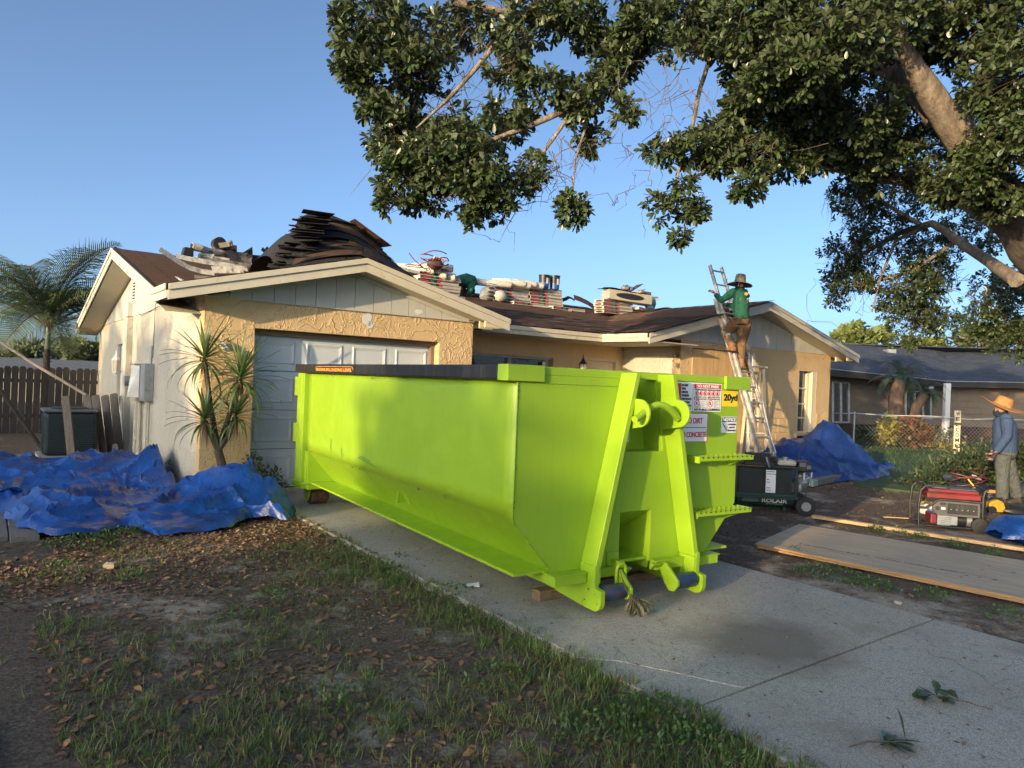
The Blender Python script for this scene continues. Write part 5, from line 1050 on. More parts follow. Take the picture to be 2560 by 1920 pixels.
# ---------------------------------------------------------------- palms, yucca, shrubs
def frond_mesh(L, mt, n=34, ll=.5, droop=.9, seed=0, curve=1.0, lw=1.0):
    r2 = random.Random(seed); m_ = MB(); pts = []
    for k in range(13):
        t = k/12; ang = 1.15-t*1.5*curve; pts.append((t,))
    x = z = 0; P = [Vector((0, 0, 0))]; a = 1.05
    for k in range(14):
        a -= .125*curve; x += math.cos(a)*L/14; z += math.sin(a)*L/14; P.append(Vector((x, 0, z)))
    m_.cur = 0; m_.tube(P, [.018*(1-.8*k/14)*L/1.8 for k in range(15)], 5)
    m_.cur = 1
    for k in range(n):
        t = .12+.88*k/n; i = min(13, int(t*14)); f = t*14-i; p = P[i].lerp(P[i+1], f); d = (P[i+1]-P[i]).normalized()
        for s_ in (-1, 1):
            l_ = ll*L/1.8*(math.sin(math.pi*min(1, t*.9+.12))**.7)*r2.uniform(.8, 1.1); out = (d*.75 + Vector((0, s_, 0))*.9 + Vector((0, 0, .25))).normalized(); e = p+out*l_*.55; e2 = e + (out*.6+Vector((0, 0, -droop*r2.uniform(.4, 1.2)))).normalized()*l_*.5; w = d*.013*lw*L/1.8
            m_.add([p-w, p+w, e+w*.9, e-w*.9, e2], [(0, 1, 2, 3), (3, 2, 4)])
    return mesh_of(m_, 'frond', [M_TWIG, mt])
M_PALM = m_leaf('palm_leaf', (.12, .165, .06), (.065, .10, .04), (.20, .16, .08), .5, 2, .2, o3=.72)
M_PALMB = m_leaf('pygmy_palm_leaf', (.05, .095, .055), (.03, .06, .035), None, .5, 2, .1)
pb = gz(118, 1062); pb = Vector((at(112, 1000, 17.5).x, at(112, 1000, 17.5).y, 0))
t = thing('palm_tree', 'feather palm with arching fronds behind the wood fence left of the house', 'palm', pb)
m_ = MB(); m_.tube([(0, 0, 0), (.03, 0, 1.2), (.0, 0, 1.6), (.02, 0, 2.0)], [.11, .09, .08, .07], 10); 
for k in range(11): m_.tube([(.03*min(1, k/8), 0, .2+k*.16), (.03*min(1, k/8), 0, .22+k*.16)], .10-.001*k, 10)
obj('trunk', m_, M_BARKD, t, smooth=60); m_ = MB(); m_.tube([(.02, 0, 1.95), (.02, 0, 2.25), (.03, 0, 2.7)], [.075, .06, .04], 10); obj('crownshaft', m_, mat('crownshaft', (.14, .16, .07), .5), t, smooth=60)
fm = [frond_mesh(2.5, M_PALM, 44, .62, .35+.25*k, k, .62+.22*k, .75) for k in range(4)]; r2 = random.Random(6)
for k in range(30):
    a = k*2.4; lift = r2.uniform(-.5, .6) if k > 13 else r2.uniform(.45, 1.15); s_ = r2.uniform(.85, 1.2)
    link('frond', fm[k % 4], t, Matrix.Translation((.03, 0, 2.45+r2.uniform(-.1, .15))) @ Matrix.Rotation(a, 4, 'Z') @ Matrix.Rotation(-lift*.65+.15, 4, 'Y') @ Matrix.Rotation(r2.uniform(-.4, .4), 4, 'X') @ Matrix.Scale(s_, 4))
M_DEADP = m_leaf('dead_palm_leaf', (.24, .14, .08), (.12, .07, .04), None, .7, 3, .1)
for i, (x, y, X2, Y2, tr, lab) in enumerate(((2238, 1040, 2252, 935, .20, 'pygmy palm with a fat ringed trunk in front of the neighbour windows'), (2285, 1042, 2312, 968, .14, 'shorter leaning pygmy palm on the right of its twin by the neighbour house'))):
    Y = 24.0; b = at(x, y, Y); top = at(X2, Y2+18, Y); b0 = Vector((b.x, b.y, 0)); t = thing('pygmy_palm', lab, 'palm', b0); rel = top-b0
    m_ = MB(); m_.tube([(0, 0, 0), (0, 0, b.z), tuple(Vector((0, 0, b.z)).lerp(rel, .5)+Vector((-.08, 0, 0))), tuple(rel)], [tr*.8, tr, tr*1.2, tr*1.05], 10); obj('trunk', m_, m_bark('palm_bark', (.26, .16, .10), (.10, .06, .04)) if i == 0 else bpy.data.materials['palm_bark'], t, smooth=60)
    fm2 = [frond_mesh(1.15, M_PALMB, 30, .40, .35, 20+k, 1.0+.35*k) for k in range(3)]; r2 = random.Random(31+i)
    for k in range(34 if i == 0 else 24):
        link('frond', fm2[k % 3], t, Matrix.Translation(rel) @ Matrix.Rotation(k*2.4, 4, 'Z') @ Matrix.Rotation(-r2.uniform(-.55, .75), 4, 'Y') @ Matrix.Scale(r2.uniform(.8, 1.1)*(1 if i == 0 else .85), 4))
# yucca in front of the garage corner
M_YUC = m_leaf('yucca_leaf', (.13, .19, .06), (.075, .125, .04), (.22, .22, .07), .42, 3, .15, o3=.72)
yl = []
for k, (bend, w) in enumerate(((.10, .030), (.35, .030), (.8, .026), (-.05, .028))):
    m_ = MB(); vs = []; a = 0; x = 0; z = 0
    for i in range(8):
        t_ = i/7; ww = w*(.45+.9*math.sin(math.pi*min(1, t_*.75+.12)))*(1-t_**3) + .0005; vs += [(-ww, x, z+.006), (0, x, z-.004), (ww, x, z+.006)]; a -= bend*t_*.5; x += math.cos(a)*.14; z += math.sin(a)*.14
    m_.add(vs, [(i*3+j, i*3+j+1, i*3+j+4, i*3+j+3) for i in range(7) for j in range(2)]); yl.append(mesh_of(m_, 'leaf', M_YUC, 60))
yb = hp(.30, -.42, 0); t = thing('yucca_plant', 'branching yucca with four spiky leaf heads at the left corner of the garage', 'yucca', yb)
heads = [(512, 900, 8.75, .50), (601, 948, 8.65, .52), (512, 1052, 8.55, .42), (590, 1042, 8.6, .40)]; fork = at(545, 1125, 8.72)-yb
m_ = MB(); m_.tube([(0, 0, 0), tuple(fork*.5+Vector((0, 0, 0))), tuple(fork)], [.065, .055, .05], 9); obj('trunk', m_, M_BARKD, t, smooth=60)
r2 = random.Random(9)
for (x, y, Y, L) in heads:
    c = at(x, y, Y)-yb; m_ = MB(); midp = fork.lerp(c, .5)+Vector((r2.uniform(-.04, .04), 0, -.05)); m_.tube([tuple(fork), tuple(midp), tuple(c)], [.038, .030, .028], 8); obj('stem', m_, M_BARKD, t, smooth=60)
    for k in range(44):
        el = math.asin(min(1, max(-1, 1-2*(k+.5)/52))); el = el*.95+.1; az = k*2.39996; s_ = L*r2.uniform(.8, 1.15); mesh = yl[0] if el > .5 else (yl[1] if el > -.1 else yl[2])
        link('leaf', mesh, t, Matrix.Translation(c+Vector((0, 0, .05*el))) @ Matrix.Rotation(az, 4, 'Z') @ Matrix.Rotation(el, 4, 'X') @ Matrix.Scale(s_*1.12, 4))
    m_ = MB(); 
    for k in range(16): a = r2.uniform(0, 6.28); m_.plate([c+Vector((.03*math.cos(a), .03*math.sin(a), -.02)), c+Vector((.03*math.cos(a+.5), .03*math.sin(a+.5), -.02)), c+Vector((.05*math.cos(a+.3), .05*math.sin(a+.3), -.25-r2.uniform(0, .12)))], .002)
    stuff(obj('dead_leaves', m_, M_DEADP, t))
def shrub(name, label, base, blobs_, nl, L, mts, seed, cat='shrub', stems=8, BVv=None, parent_mat=M_TWIG):
    r2 = np.random.RandomState(seed); t = thing(name, label, cat, base)
    for bi, (c, r_, mt, n) in enumerate(blobs_):
        C = blob_pts(c, r_, n, r2, .5); d = nrm((C-np.array(c))/np.array(r_) + r2.normal(0, .7, C.shape) + np.array([0, 0, .2])); stuff(link('foliage', leaf_mesh('foliage', C, d, L*r2.uniform(.6, 1.2, n), mt, SMALL_V*np.array([1.25, 1, 1]) if BVv is None else BVv, SMALL_F if BVv is None else LEAF_F, r2), t))
    m_ = MB()
    for k in range(stems):
        c, r_, _, _ = blobs_[k % len(blobs_)]; e = np.array(c)+r2.normal(0, .45, 3)*np.array(r_); m_.tube([(r2.normal(0, .05), r2.normal(0, .05), 0), tuple(np.array(e)*.5+r2.normal(0, .03, 3)), tuple(e)], [.012, .008, .004], 5)
    stuff(obj('stems', m_, parent_mat, t)); return t
M_SHR = m_leaf('shrub_leaf', (.075, .11, .04), (.04, .065, .025), (.13, .14, .06), .45, 12, .1)
sb = hp(.72, -.30, 0); shrub('small_shrub', 'small loose green shrub at the foot of the garage door frame', sb, [((0, 0, .22), (.26, .18, .20), M_SHR, 460), ((-.15, 0, .40), (.12, .12, .16), M_SHR, 130), ((.18, 0, .12), (.14, .14, .10), M_SHR, 150)], 0, .055, None, 3)
shrub('small_shrub', 'low dry green weeds growing along the garage side wall', hp(-.2, 1.3, 0), [((0, 0, .16), (.10, .35, .14), M_SHR, 150)], 0, .05, None, 4, 'weed')
# brush pile of cut branches
bc = Vector((8.75, 12.9, 0)); M_BRUSH = m_leaf('cut_leaf', (.060, .085, .034), (.030, .045, .018), (.12, .12, .06), .55, 5, .1)
shrub('brush_pile', 'heap of cut leafy branches piled on the dirt behind the generator', bc, [((-.75, -.1, .22), (.7, .6, .30), M_BRUSH, 1100), ((.1, 0, .42), (.95, .7, .42), M_BRUSH, 2600), ((1.0, 0, .32), (.6, .6, .36), M_BRUSH, 1100), ((.5, .1, .7), (.45, .4, .2), M_BRUSH, 420), ((-1.2, .1, .08), (.5, .4, .12), M_BRUSH, 300)], 0, .115, None, 7, 'brush pile', 30, LEAF_V*np.array([.8, 1, 1]))
# croton bush and greenery along the chain-link fence
M_CRY = m_leaf('croton_yellow', (.42, .36, .06), (.18, .20, .05), (.32, .10, .04), .4, 6, .15, o3=.62); M_CRR = m_leaf('croton_red', (.22, .06, .035), (.09, .10, .035), (.30, .22, .05), .4, 6, .15)
cb = at(2262, 1118, 22.4); cb.z = 0
shrub('croton_bush', 'bushy croton with yellow and red leaves behind the chain-link fence', cb, [((-.55, 0, .55), (.32, .35, .5), M_CRY, 520), ((.15, 0, .55), (.5, .4, .5), M_CRR, 900), ((.65, 0, .40), (.35, .35, .35), M_CRR, 400), ((0, .1, .3), (.8, .4, .3), M_BRUSH, 700)], 0, .15, None, 8, 'bush')
cb = at(2365, 1125, 22.2); cb.z = 0
shrub('grey_shrub', 'grey green shrub between the croton bush and the fence post', cb, [((0, 0, .35), (.65, .3, .35), m_leaf('grey_leaf', (.16, .19, .13), (.08, .10, .07), None, .5, 8, .1), 700), ((.1, -.1, .15), (.8, .3, .16), M_CRY, 260)], 0, .10, None, 9)
cb = at(2165, 1120, 22.6); cb.z = 0
shrub('green_shrub', 'dark green shrub behind the fence next to the tarp heap', cb, [((0, 0, .3), (.5, .3, .32), M_BRUSH, 420)], 0, .12, None, 10)
def far_tree(label, P, blobs_, mt, L, seed, trunk=(0, 0, 3), grp=None, name='tree'):
    r2 = np.random.RandomState(seed); t = thing(name, label, 'tree', (P.x, P.y, 0), 0, grp); PP = []; SS = []; dd = []
    for (c, r_, n) in blobs_:
        C = blob_pts(c, r_, n, r2, .4); C = C[[noise.noise(Vector(tuple(q*1.1+seed))) > -.22 for q in C]]; PP.append(C); dd.append(nrm((C-np.array(c))/np.array(r_)+r2.normal(0, .6, C.shape)+np.array([0, 0, .5])))
    PP = np.concatenate(PP); dd = np.concatenate(dd); stuff(link('crown', leaf_mesh('crown', PP, dd, L*r2.uniform(.5, 1.3, len(PP)), mt, SMALL_V*np.array([1.6, 1, 1]), SMALL_F, r2), t))
    m_ = MB(); tp = Vector(trunk); m_.tube([(0, 0, 0), tuple(tp*.6), tuple(tp)], [.25, .2, .14], 7)
    for (c, r_, n) in blobs_:
        for k in range(4): e = Vector(c)+Vector(r2.normal(0, .55, 3)*np.array(r_)); m_.tube([tuple(tp*.85), tuple(tp.lerp(e, .5)+Vector(r2.normal(0, .2, 3))), tuple(e)], [.08, .05, .02], 5)
    obj('trunk', m_, M_BARK, t, smooth=60); return t
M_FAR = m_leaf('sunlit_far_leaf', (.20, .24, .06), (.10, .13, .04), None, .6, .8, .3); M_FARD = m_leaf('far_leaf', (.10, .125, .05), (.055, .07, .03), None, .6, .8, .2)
def ft(label, x, y, rx, ry, Y, mt, seed, extra=(), L=.42, name='tree'):
    c = at(x, y, Y); z0 = c.z; r_ = (rx*Y/F_PX, 2.5, ry*Y/F_PX); bl = [((0, 0, z0), r_, 900)]
    for (x2, y2, rx2, ry2, n) in extra: c2 = at(x2, y2, Y)-Vector((c.x, c.y, 0)); bl.append((tuple(c2), (rx2*Y/F_PX, 1.6, ry2*Y/F_PX), n))
    far_tree(label, c, bl, mt, L, seed, (0, 0, max(1.5, z0-r_[2]*.4)), name=name)
ft('light green sunlit tree rising behind the gable end of the neighbour roof', 2150, 850, 55, 26, 46, M_FAR, 3, ((2115, 838, 22, 14, 160), (2205, 835, 26, 14, 160), (2135, 822, 20, 12, 120)))
ft('small yellow green treetop peeking over the middle of the neighbour roof', 2290, 865, 36, 12, 48, M_FAR, 4, ((2345, 872, 20, 8, 90),))
ft('broad tree with pale bare branches behind the right end of the neighbour roof', 2450, 845, 52, 34, 48, M_FARD, 5, ((2530, 855, 50, 25, 320), (2560, 830, 60, 30, 320), (2425, 862, 30, 12, 120)))
ft('olive green far tree seen through the palm trunk', 90, 890, 60, 36, 44, M_FARD, 6, ((40, 905, 50, 24, 300),), .35)
ft('olive green far tree seen between the palm and the house corner', 205, 880, 50, 30, 40, M_FARD, 7, ((240, 870, 24, 18, 140), (175, 860, 20, 14, 90)), .32)
# ---------------------------------------------------------------- left side: fence, air conditioner, boards, poles
f0 = hp(-.02, 9.92); f1 = hp(-4.2, 9.92); t = thing('wood_fence', 'dark weathered wood picket fence closing the side yard', 'fence', f0, YH)
r2 = random.Random(5); u = -.02; k = 0
while u > -4.2:
    w = .135; h = 1.5+r2.uniform(-.03, .03); m_ = MB(); m_.prism([(u-w, 0), (u-.006, 0), (u-.006, h-.04), (u-.04, h), (u-w+.03, h), (u-w, h-.04)], 'y', r2.uniform(-.006, .004), .02); obj('board', m_, M_FENCE, t); u -= w+.004
m_ = MB(); m_.box(-4.2, 0, .022, .06, .35, .43); m_.box(-4.2, 0, .022, .06, 1.15, 1.23); obj('rail', m_, M_FENCE, t)
# shed roof beyond the fence
P = at(205, 912, 30); t = thing('neighbour_shed', 'low house with a grey shingle roof just visible over the wood fence', 'house', (P.x, P.y, 0), YH)
m_ = MB(); m_.box(-3.6, 2.2, 0, 4, 0, 1.35); obj('wall', m_, M_STUCS, t); m_ = MB(); m_.plate([(-3.9, -.3, 1.35), (2.4, -.3, 1.35), (2.4, 2, 1.78), (-3.3, 2, 1.78)], .06); m_.plate([(-3.3, 2, 1.78), (2.4, 2, 1.78), (2.4, 4.3, 1.35), (-3.9, 4.3, 1.35)], .06); obj('roof', m_, mat('grey_roof', (.13, .14, .16), .9, var=.2), t)
t = thing('air_conditioner', 'dark louvred air conditioning condenser behind the leaning boards', 'air conditioner', hp(-1.0, 4.9), YH)
m_ = MB(); m_.box(-.37, .37, -.37, .37, .06, .78); obj('cabinet', m_, mat('condenser_dark', (.03, .045, .05), .5, .3), t, bevel=.05)
for k in range(20): m_ = MB(); m_.box(-.385, .385, -.385, .385, .09+k*.032, .098+k*.032); obj('louvre', m_, mat('condenser_louvre', (.05, .07, .075), .5, .4), t)
m_ = MB(); m_.box(-.40, .40, -.40, .40, .785, .83); obj('top_cover', m_, mat('condenser_top', (.16, .18, .18), .5, .4), t, bevel=.02); m_ = MB(); m_.tube([(0, 0, .83), (0, 0, .86)], [.28, .25], 16); obj('fan_guard', m_, M_BLACK, t)
m_ = MB(); m_.box(-.45, .45, -.45, .45, 0, .058); obj('pad', m_, M_CONC, t)
def leaning_board(label, x0, y0, x1, y1, wpx, seed, top_back=.35, cat='board', grp=None, taper=0):
    b = gz(x0, y0); Yb = b.y; a = at(x1, y1, Yb+top_back); w = wpx*Yb/F_PX; m_ = MB(); r2 = random.Random(seed); n = 5; vs = []
    d = a-b; L = d.length; dz = d.normalized(); ex = Vector((1, 0, 0)) - dz*dz.x; ex.normalize(); ey = dz.cross(ex)
    M = Matrix(((ex.x, ey.x, dz.x, b.x), (ex.y, ey.y, dz.y, b.y), (ex.z, ey.z, dz.z, b.z), (0, 0, 0, 1)))
    po = [(-w/2, 0), (w/2, 0), (w/2*(1-taper), L*.5), (w/2+.01*r2.uniform(-1, 1), L-.02), (w/2-.03, L), (-w/2+.02, L), (-w/2, L-.03)]; m_.prism(po, 'y', -.012, .012)
    o_ = obj('plank', m_, M_GREYB, M=M); tag(o_, label, cat, grp); return o_
leaning_board('single grey plank leaning against the air conditioner apart from the rest', 180, 1155, 164, 990, 20, 1, .02)
for k, (x0, x1) in enumerate(((240, 216), (259, 238), (279, 262), (299, 284), (324, 311))):
    leaning_board(('leftmost', 'second from the left', 'middle', 'second from the right', 'rightmost and widest')[k] + ' of the five old grey planks leaning by the downpipe', x0, 1146-k*4, x1, 988-(4 if k == 3 else 0), 19 if k < 4 else 27, 10+k, .30+.01*k, grp='old planks leaning by the wall')
leaning_board('short stub of grey plank at the foot of the leaning planks', 292, 1152, 288, 1110, 15, 31, .1)
m_ = MB(); a = at(-40, 828, 13.2); b = at(216, 988, 11.9); m_.tube([tuple(a), tuple(a.lerp(b, .5)+Vector((0, 0, -.03))), tuple(b)], [.028, .026, .024], 8); tag(obj('bamboo_pole', m_, mat('bamboo', (.34, .26, .18), .6, var=.15), smooth=60), 'long pale pole slanting down across the fence to the planks', 'pole')
m_ = MB(); a = at(-20, 945, 13.0); b = gz(104, 1120); m_.tube([tuple(a), tuple(b)], [.035, .04], 8); tag(obj('dark_pole', m_, M_FENCE, smooth=60), 'dark weathered pole leaning low against the fence', 'pole')
# ---------------------------------------------------------------- neighbour's house
A_, B_, C_, D_ = at(2060, 922, 24.2), at(2366, 953.6, 27.5), at(2560, 957, 27.5), at(2900, 963, 27.5)
RA, RB, RC, RD = at(2040, 856, 29.5), at(2366, 866, 32), at(2560, 872, 32), at(2900, 882, 32)
base = Vector((C_.x, C_.y, 0)); nb = thing('neighbour_house', 'long low neighbour house with dark blue shingle roof and brown lap siding', 'house', base)
def m_rows(name, col, col2):
    m, nt, bs = nodes(name); v = coord(nt); bt = N(nt, 'ShaderNodeTexBrick', Scale=1.0, Mortar__Size=.008); bt.inputs['Color1'].default_value = (*col, 1); bt.inputs['Color2'].default_value = (*col2, 1); bt.inputs['Mortar'].default_value = (*[c*.35 for c in col2], 1); bt.inputs['Brick Width'].default_value = .34; bt.inputs['Row Height'].default_value = .145
    nt.links.new(v, bt.inputs['Vector']); nt.links.new(bt.outputs[0], bs.inputs['Base Color']); bs.inputs['Roughness'].default_value = .9; bump(nt, bs, bt.outputs['Fac'], .6, .02); return m
M_ROWS = m_rows('far_shingles', (.052, .066, .095), (.028, .036, .055))
L = lambda p: p-base
roofs = ((A_, B_, RB, RA), (B_, C_, RC, RB), (C_, D_, RD, RC))
for q in roofs:
    m_ = MB(); P = [L(x) for x in q]; ex = (P[1]-P[0]).normalized(); nn = ex.cross(P[3]-P[0]).normalized(); ey = nn.cross(ex); M = Matrix(((ex.x, ey.x, nn.x, P[0].x), (ex.y, ey.y, nn.y, P[0].y), (ex.z, ey.z, nn.z, P[0].z), (0, 0, 0, 1))); Mi = M.inverted()
    m_.plate([Mi @ x for x in P], .05); obj('roof', m_, M_ROWS, nb, M=M)
m_ = MB(); back = Vector((0, 9, 0)); m_.plate([L(RA), L(RD), L(RD)+back+Vector((0, 0, -1.6)), L(RA)+back+Vector((0, 0, -1.6))], .05); obj('back_roof', m_, M_ROWS, nb)
for (p, q) in ((A_, B_), (B_, C_), (C_, D_)):
    d = (q-p); d.z = 0; d.normalize(); inn = Vector((-d.y, d.x, 0)); m_ = MB(); a, b = L(p), L(q); m_.plate([a-Z3*.20, b-Z3*.20, b, a], .03); obj('fascia_board', m_, mat('nb_fascia', (.035, .03, .03), .7), nb)
    m_ = MB(); m_.bar(a+Z3*.012-inn*.03, b+Z3*.012-inn*.03, .03, .03); obj('drip_edge', m_, M_GALV, nb)
    m_ = MB(); m_.plate([a-Z3*.19, b-Z3*.19, b-Z3*.19+inn*.8, a-Z3*.19+inn*.8], .02); obj('soffit', m_, mat('nb_soffit', (.10, .085, .07), .8), nb)
    a2 = a+inn*.8; b2 = b+inn*.8; Lw = (b2-a2).length; zt = min(a.z, b.z)-.2; k = 0; z = .55
    m_ = MB(); m_.plate([Vector((a2.x, a2.y, 0)), Vector((b2.x, b2.y, 0)), Vector((b2.x, b2.y, .55)), Vector((a2.x, a2.y, .55))], .1); obj('wall_base', m_, mat('nb_brick', (.10, .055, .045), .9, var=.3, bmp=.4), nb)
    while z < zt+.05:
        z1 = min(z+.245, zt+.1); m_ = MB(); m_.plate([Vector((a2.x, a2.y, z))-inn*.03, Vector((b2.x, b2.y, z))-inn*.03, Vector((b2.x, b2.y, z1)), Vector((a2.x, a2.y, z1))], .02); obj('siding_board', m_, mat('nb_siding', (.19, .145, .105), .75, var=.1), nb); z += .25
def nbwin(x0, x1, y0, y1, label, door=False, Y=25):
    # opening located on the left wing wall
    p, q = A_, B_; d = (q-p); d.z = 0; d.normalize(); inn = Vector((-d.y, d.x, 0)); O_ = p+inn*.76
    def onw(x, y): r_ = ray(x, y); n_ = inn; s_ = (O_-CAM).dot(n_)/r_.dot(n_); return L(CAM+r_*s_)
    a, b, c, e = onw(x0, y1), onw(x1, y1), onw(x1, y0), onw(x0, y0); b.z = a.z = min(a.z, b.z); c.z = e.z = max(c.z, e.z)
    w_ = bpy.data.objects.new('sliding_door' if door else 'window', None); COL.objects.link(w_); w_.parent = nb
    m_ = MB(); m_.plate([a-inn*.012, b-inn*.012, c-inn*.012, e-inn*.012], .01); obj('pane', m_, M_GLASS, w_)
    m_ = MB()
    for s_, t_ in ((a, b), (e, c), (a, e), (b, c), ((a+b)/2, (c+e)/2)): m_.bar(s_-inn*.04, t_-inn*.04, .06, .05)
    obj('frame', m_, mat('nb_frame', (.42, .42, .42), .5), w_)
nbwin(2080, 2120, 957, 1055, '', True); nbwin(2262, 2306, 980, 1045, ''); nbwin(2306, 2345, 984, 1045, '')
m_ = MB(); pp = L(at(2364, 1060, 26.9)); m_.box(pp.x-.09, pp.x+.09, pp.y-.09, pp.y+.09, 0, 2.2); obj('porch_post', m_, M_WHITE, nb)
m_ = MB(); v1 = L(at(2222, 877, 29)); m_.box(v1.x-.15, v1.x+.2, v1.y-.2, v1.y+.2, v1.z-.4, v1.z+.05); v1 = L(at(2304, 878, 30.5)); m_.tube([(v1.x, v1.y, v1.z-.4), (v1.x, v1.y, v1.z+.06)], .08, 8); obj('roof_vent', m_, M_GALV, nb)
# chain-link fence
Yf = 21.3; fx0, fx1 = at(2079, 1032, Yf).x, at(2950, 1060, Yf).x; FT = 1.05; t = thing('chain_link_fence', 'grey chain-link fence with a bent top wire in front of the neighbour house', 'fence', (fx0, Yf, 0))
def fp_(x): return x-fx0
posts = [at(2134, 1100, Yf).x, at(2388, 1100, Yf).x, at(2650, 1100, Yf).x, fx1]
for x in posts: m_ = MB(); m_.tube([(fp_(x), 0, 0), (fp_(x), 0, FT+.03)], .03, 8); m_.ball((fp_(x), 0, FT+.04), .035); obj('post', m_, M_GALV, t, smooth=60)
m_ = MB(); xs = np.linspace(0, fx1-fx0, 60); m_.tube([(x, -.02, FT+.02*math.sin(x*1.1)) for x in xs], .016, 6); obj('top_rail', m_, M_GALV, t, smooth=60)
m_ = MB(); m_.tube([(x, -.05, FT-.02+.05*abs(math.sin(x*1.3+1))) for x in xs[3:]], .008, 5); obj('loose_wire', m_, M_WHITE, t)
m_ = MB(); x0 = fp_(posts[0]); x1 = fx1-fx0; q = .115; n = int((x1-x0)/q)+14
for k in range(-13, n):
    for s_ in (-1, 1):
        xa = x0+k*q; xb = xa+FT*.95; za, zb = .03, FT-.02
        if s_ < 0: xa, xb = xb, xa
        if min(xa, xb) < x0 or max(xa, xb) > x1: continue
        m_.tube([(xa, .004*s_, za), (xb, .004*s_, zb)], .0028, 3, cap=False)
stuff(obj('wire_mesh', m_, M_STEEL, t))
P = at(2393, 1065, 20.9); t = thing('welcome_post', 'white upright sign board with black vertical letters beside the fence post', 'sign', (P.x, P.y, 0)); m_ = MB(); m_.box(-.085, .085, -.02, .02, 0, 1.28); obj('board', m_, M_CREAM, t)
for k, c in enumerate('WELCOME'): lettering(c, M_PRB, t, (0, -.024, 1.19-k*.155), (1, 0, 0), (0, 0, 1), .11 if c != 'I' else .03, .11, .02)
m_ = MB(); m_.box(-.10, .10, -.035, -.021, .86, .93); obj('leaf_sprig', m_, M_SHR, t)
# ---------------------------------------------------------------- things lying on the roof (house frame)
def uz(x, y, v):                 # where the view ray through a photo pixel meets the plane at depth v of the house
    r_ = ray(x, y); O_ = O_H+DH*v; s_ = (O_-CAM).dot(DH)/r_.dot(DH); q = to_h(CAM+r_*s_); return q.x, q.z
def zroof(u, v):
    z = zf(v) if v > .42 else -9
    if u < 4.5: z = max(z, zg(u)) if v < 3.3 else z
    if u > 7.3: z = max(z, zw(u))
    return min(z, RZ+.02)
M_WRAP = mat('shingle_wrapper', (.50, .46, .38), .55, var=.12, scale=10, orand=.12); M_WRAPW = mat('underlay_roll_white', (.66, .60, .50), .45, var=.12, scale=10)
bun = MB(); bun.box(0, 1.0, 0, .34, 0, .068); bun_me = mesh_of(bun, 'wrapper', M_WRAP)
slot = MB(); slot.box(.52, .95, -.003, -.0005, .045, .054); slot_me = mesh_of(slot, 'wrapper_gap', M_BLACK)
pm = []
for (a, b, c, d, mt) in ((.0, .50, .012, .060, M_PRB), (.30, .38, .014, .058, M_PRG), (.46, .53, .014, .058, M_PRR), (.05, .26, .024, .046, M_PRR)):
    q = MB(); y = -.003 if mt is M_PRB else -.005; q.box(a, b, y, y+.002, c, d); pm.append(mesh_of(q, 'print', mt))
endov = MB(); endov.tube([(-.004+0*k, .17+.12*math.cos(t), .036+.024*math.sin(t)) for k, t in enumerate([2*math.pi*q/12 for q in range(13)])], .001, 3, cap=False)
eo = MB(); eo.prism([(.17+.13*math.cos(t), .034+.025*math.sin(t)) for t in [2*math.pi*q/12 for q in range(12)]], 'x', -.004, -.0005); end_me = mesh_of(eo, 'open_end', M_SHIN)
def bundle(u, v, z, label, grp, rz=0, tilt=0, ends=False, sx=1, roll=0):
    t = thing('shingle_bundle', label, 'shingle bundle', hp(u, v, z), 0, grp); t.rotation_mode = 'XYZ'
    t.matrix_world = Matrix.Translation(hp(u, v, z)) @ Matrix.Rotation(YH+rz, 4, 'Z') @ Matrix.Rotation(tilt, 4, 'Y') @ Matrix.Rotation(roll, 4, 'X') @ Matrix.Diagonal((sx, 1, 1, 1))
    link('wrapper', bun_me, t); link('wrapper_gap', slot_me, t)
    for q in pm: link('print', q, t)
    if ends: link('open_end', end_me, t)
    return t
names = ['bottom', 'second', 'third', 'fourth', 'fifth', 'sixth', 'top']
def stack(u, v, n, where, grp, zoff=0, ends=False, h=.072, seed=0, roll=0):
    r2 = random.Random(seed); z0 = zroof(u+.5, v)+.03+zoff
    for k in range(n):
        nm = 'lowest' if k == 0 else ('topmost' if k == n-1 else names[k]+' from below'); bundle(u+r2.uniform(-.03, .03)-.012*k, v+r2.uniform(-.02, .02), z0+k*h, 'shingle bundle, %s %s' % (nm, where), grp, r2.uniform(-.02, .02), 0, ends, roll=roll)
    return z0+n*h
u1, _ = uz(1153, 735, 3.55); zt1 = stack(u1-1.0, 3.55, 6, 'in the stack beneath the crossed white rolls', 'shingle bundles stacked on the roof', seed=1)
stack(u1-1.95, 3.35, 3, 'in the low stack tucked behind the front gable peak', 'shingle bundles stacked on the roof', seed=2)
bundle(u1-1.6, 3.1, zroof(u1-1.1, 3.1)+.20, 'loose shingle bundle slipping down the roof by the gable slope', 'shingle bundles stacked on the roof', 0, .10)
u2, _ = uz(1228, 757, 3.75); u3, _ = uz(1395, 772, 3.75); wl_ = (u3-u2)/2
zt2 = stack(u2+.10, 3.75, 6, 'in the stack beneath the long rolls', 'shingle bundles stacked on the roof', seed=3)
zt3 = stack(u2+.10+1.04, 3.75, 6, 'in the stack under the two buckets', 'shingle bundles stacked on the roof', seed=4)
bundle(u2+.35, 3.35, zroof(u2+.8, 3.35)+.035, 'single shingle bundle lying in front of the middle stacks', 'shingle bundles stacked on the roof', 0, .0, True)
bundle(u2+1.5, 3.35, zroof(u2+2, 3.35)+.035, 'flattened shingle bundle lying below the buckets', 'shingle bundles stacked on the roof')
u4, z4 = uz(1508, 788, 3.0); zt4 = stack(u4+.02, 3.0, 4, 'in the right hand stack beside the roof valley', 'shingle bundles stacked on the roof', seed=6, ends=True, h=.085, zoff=.02)
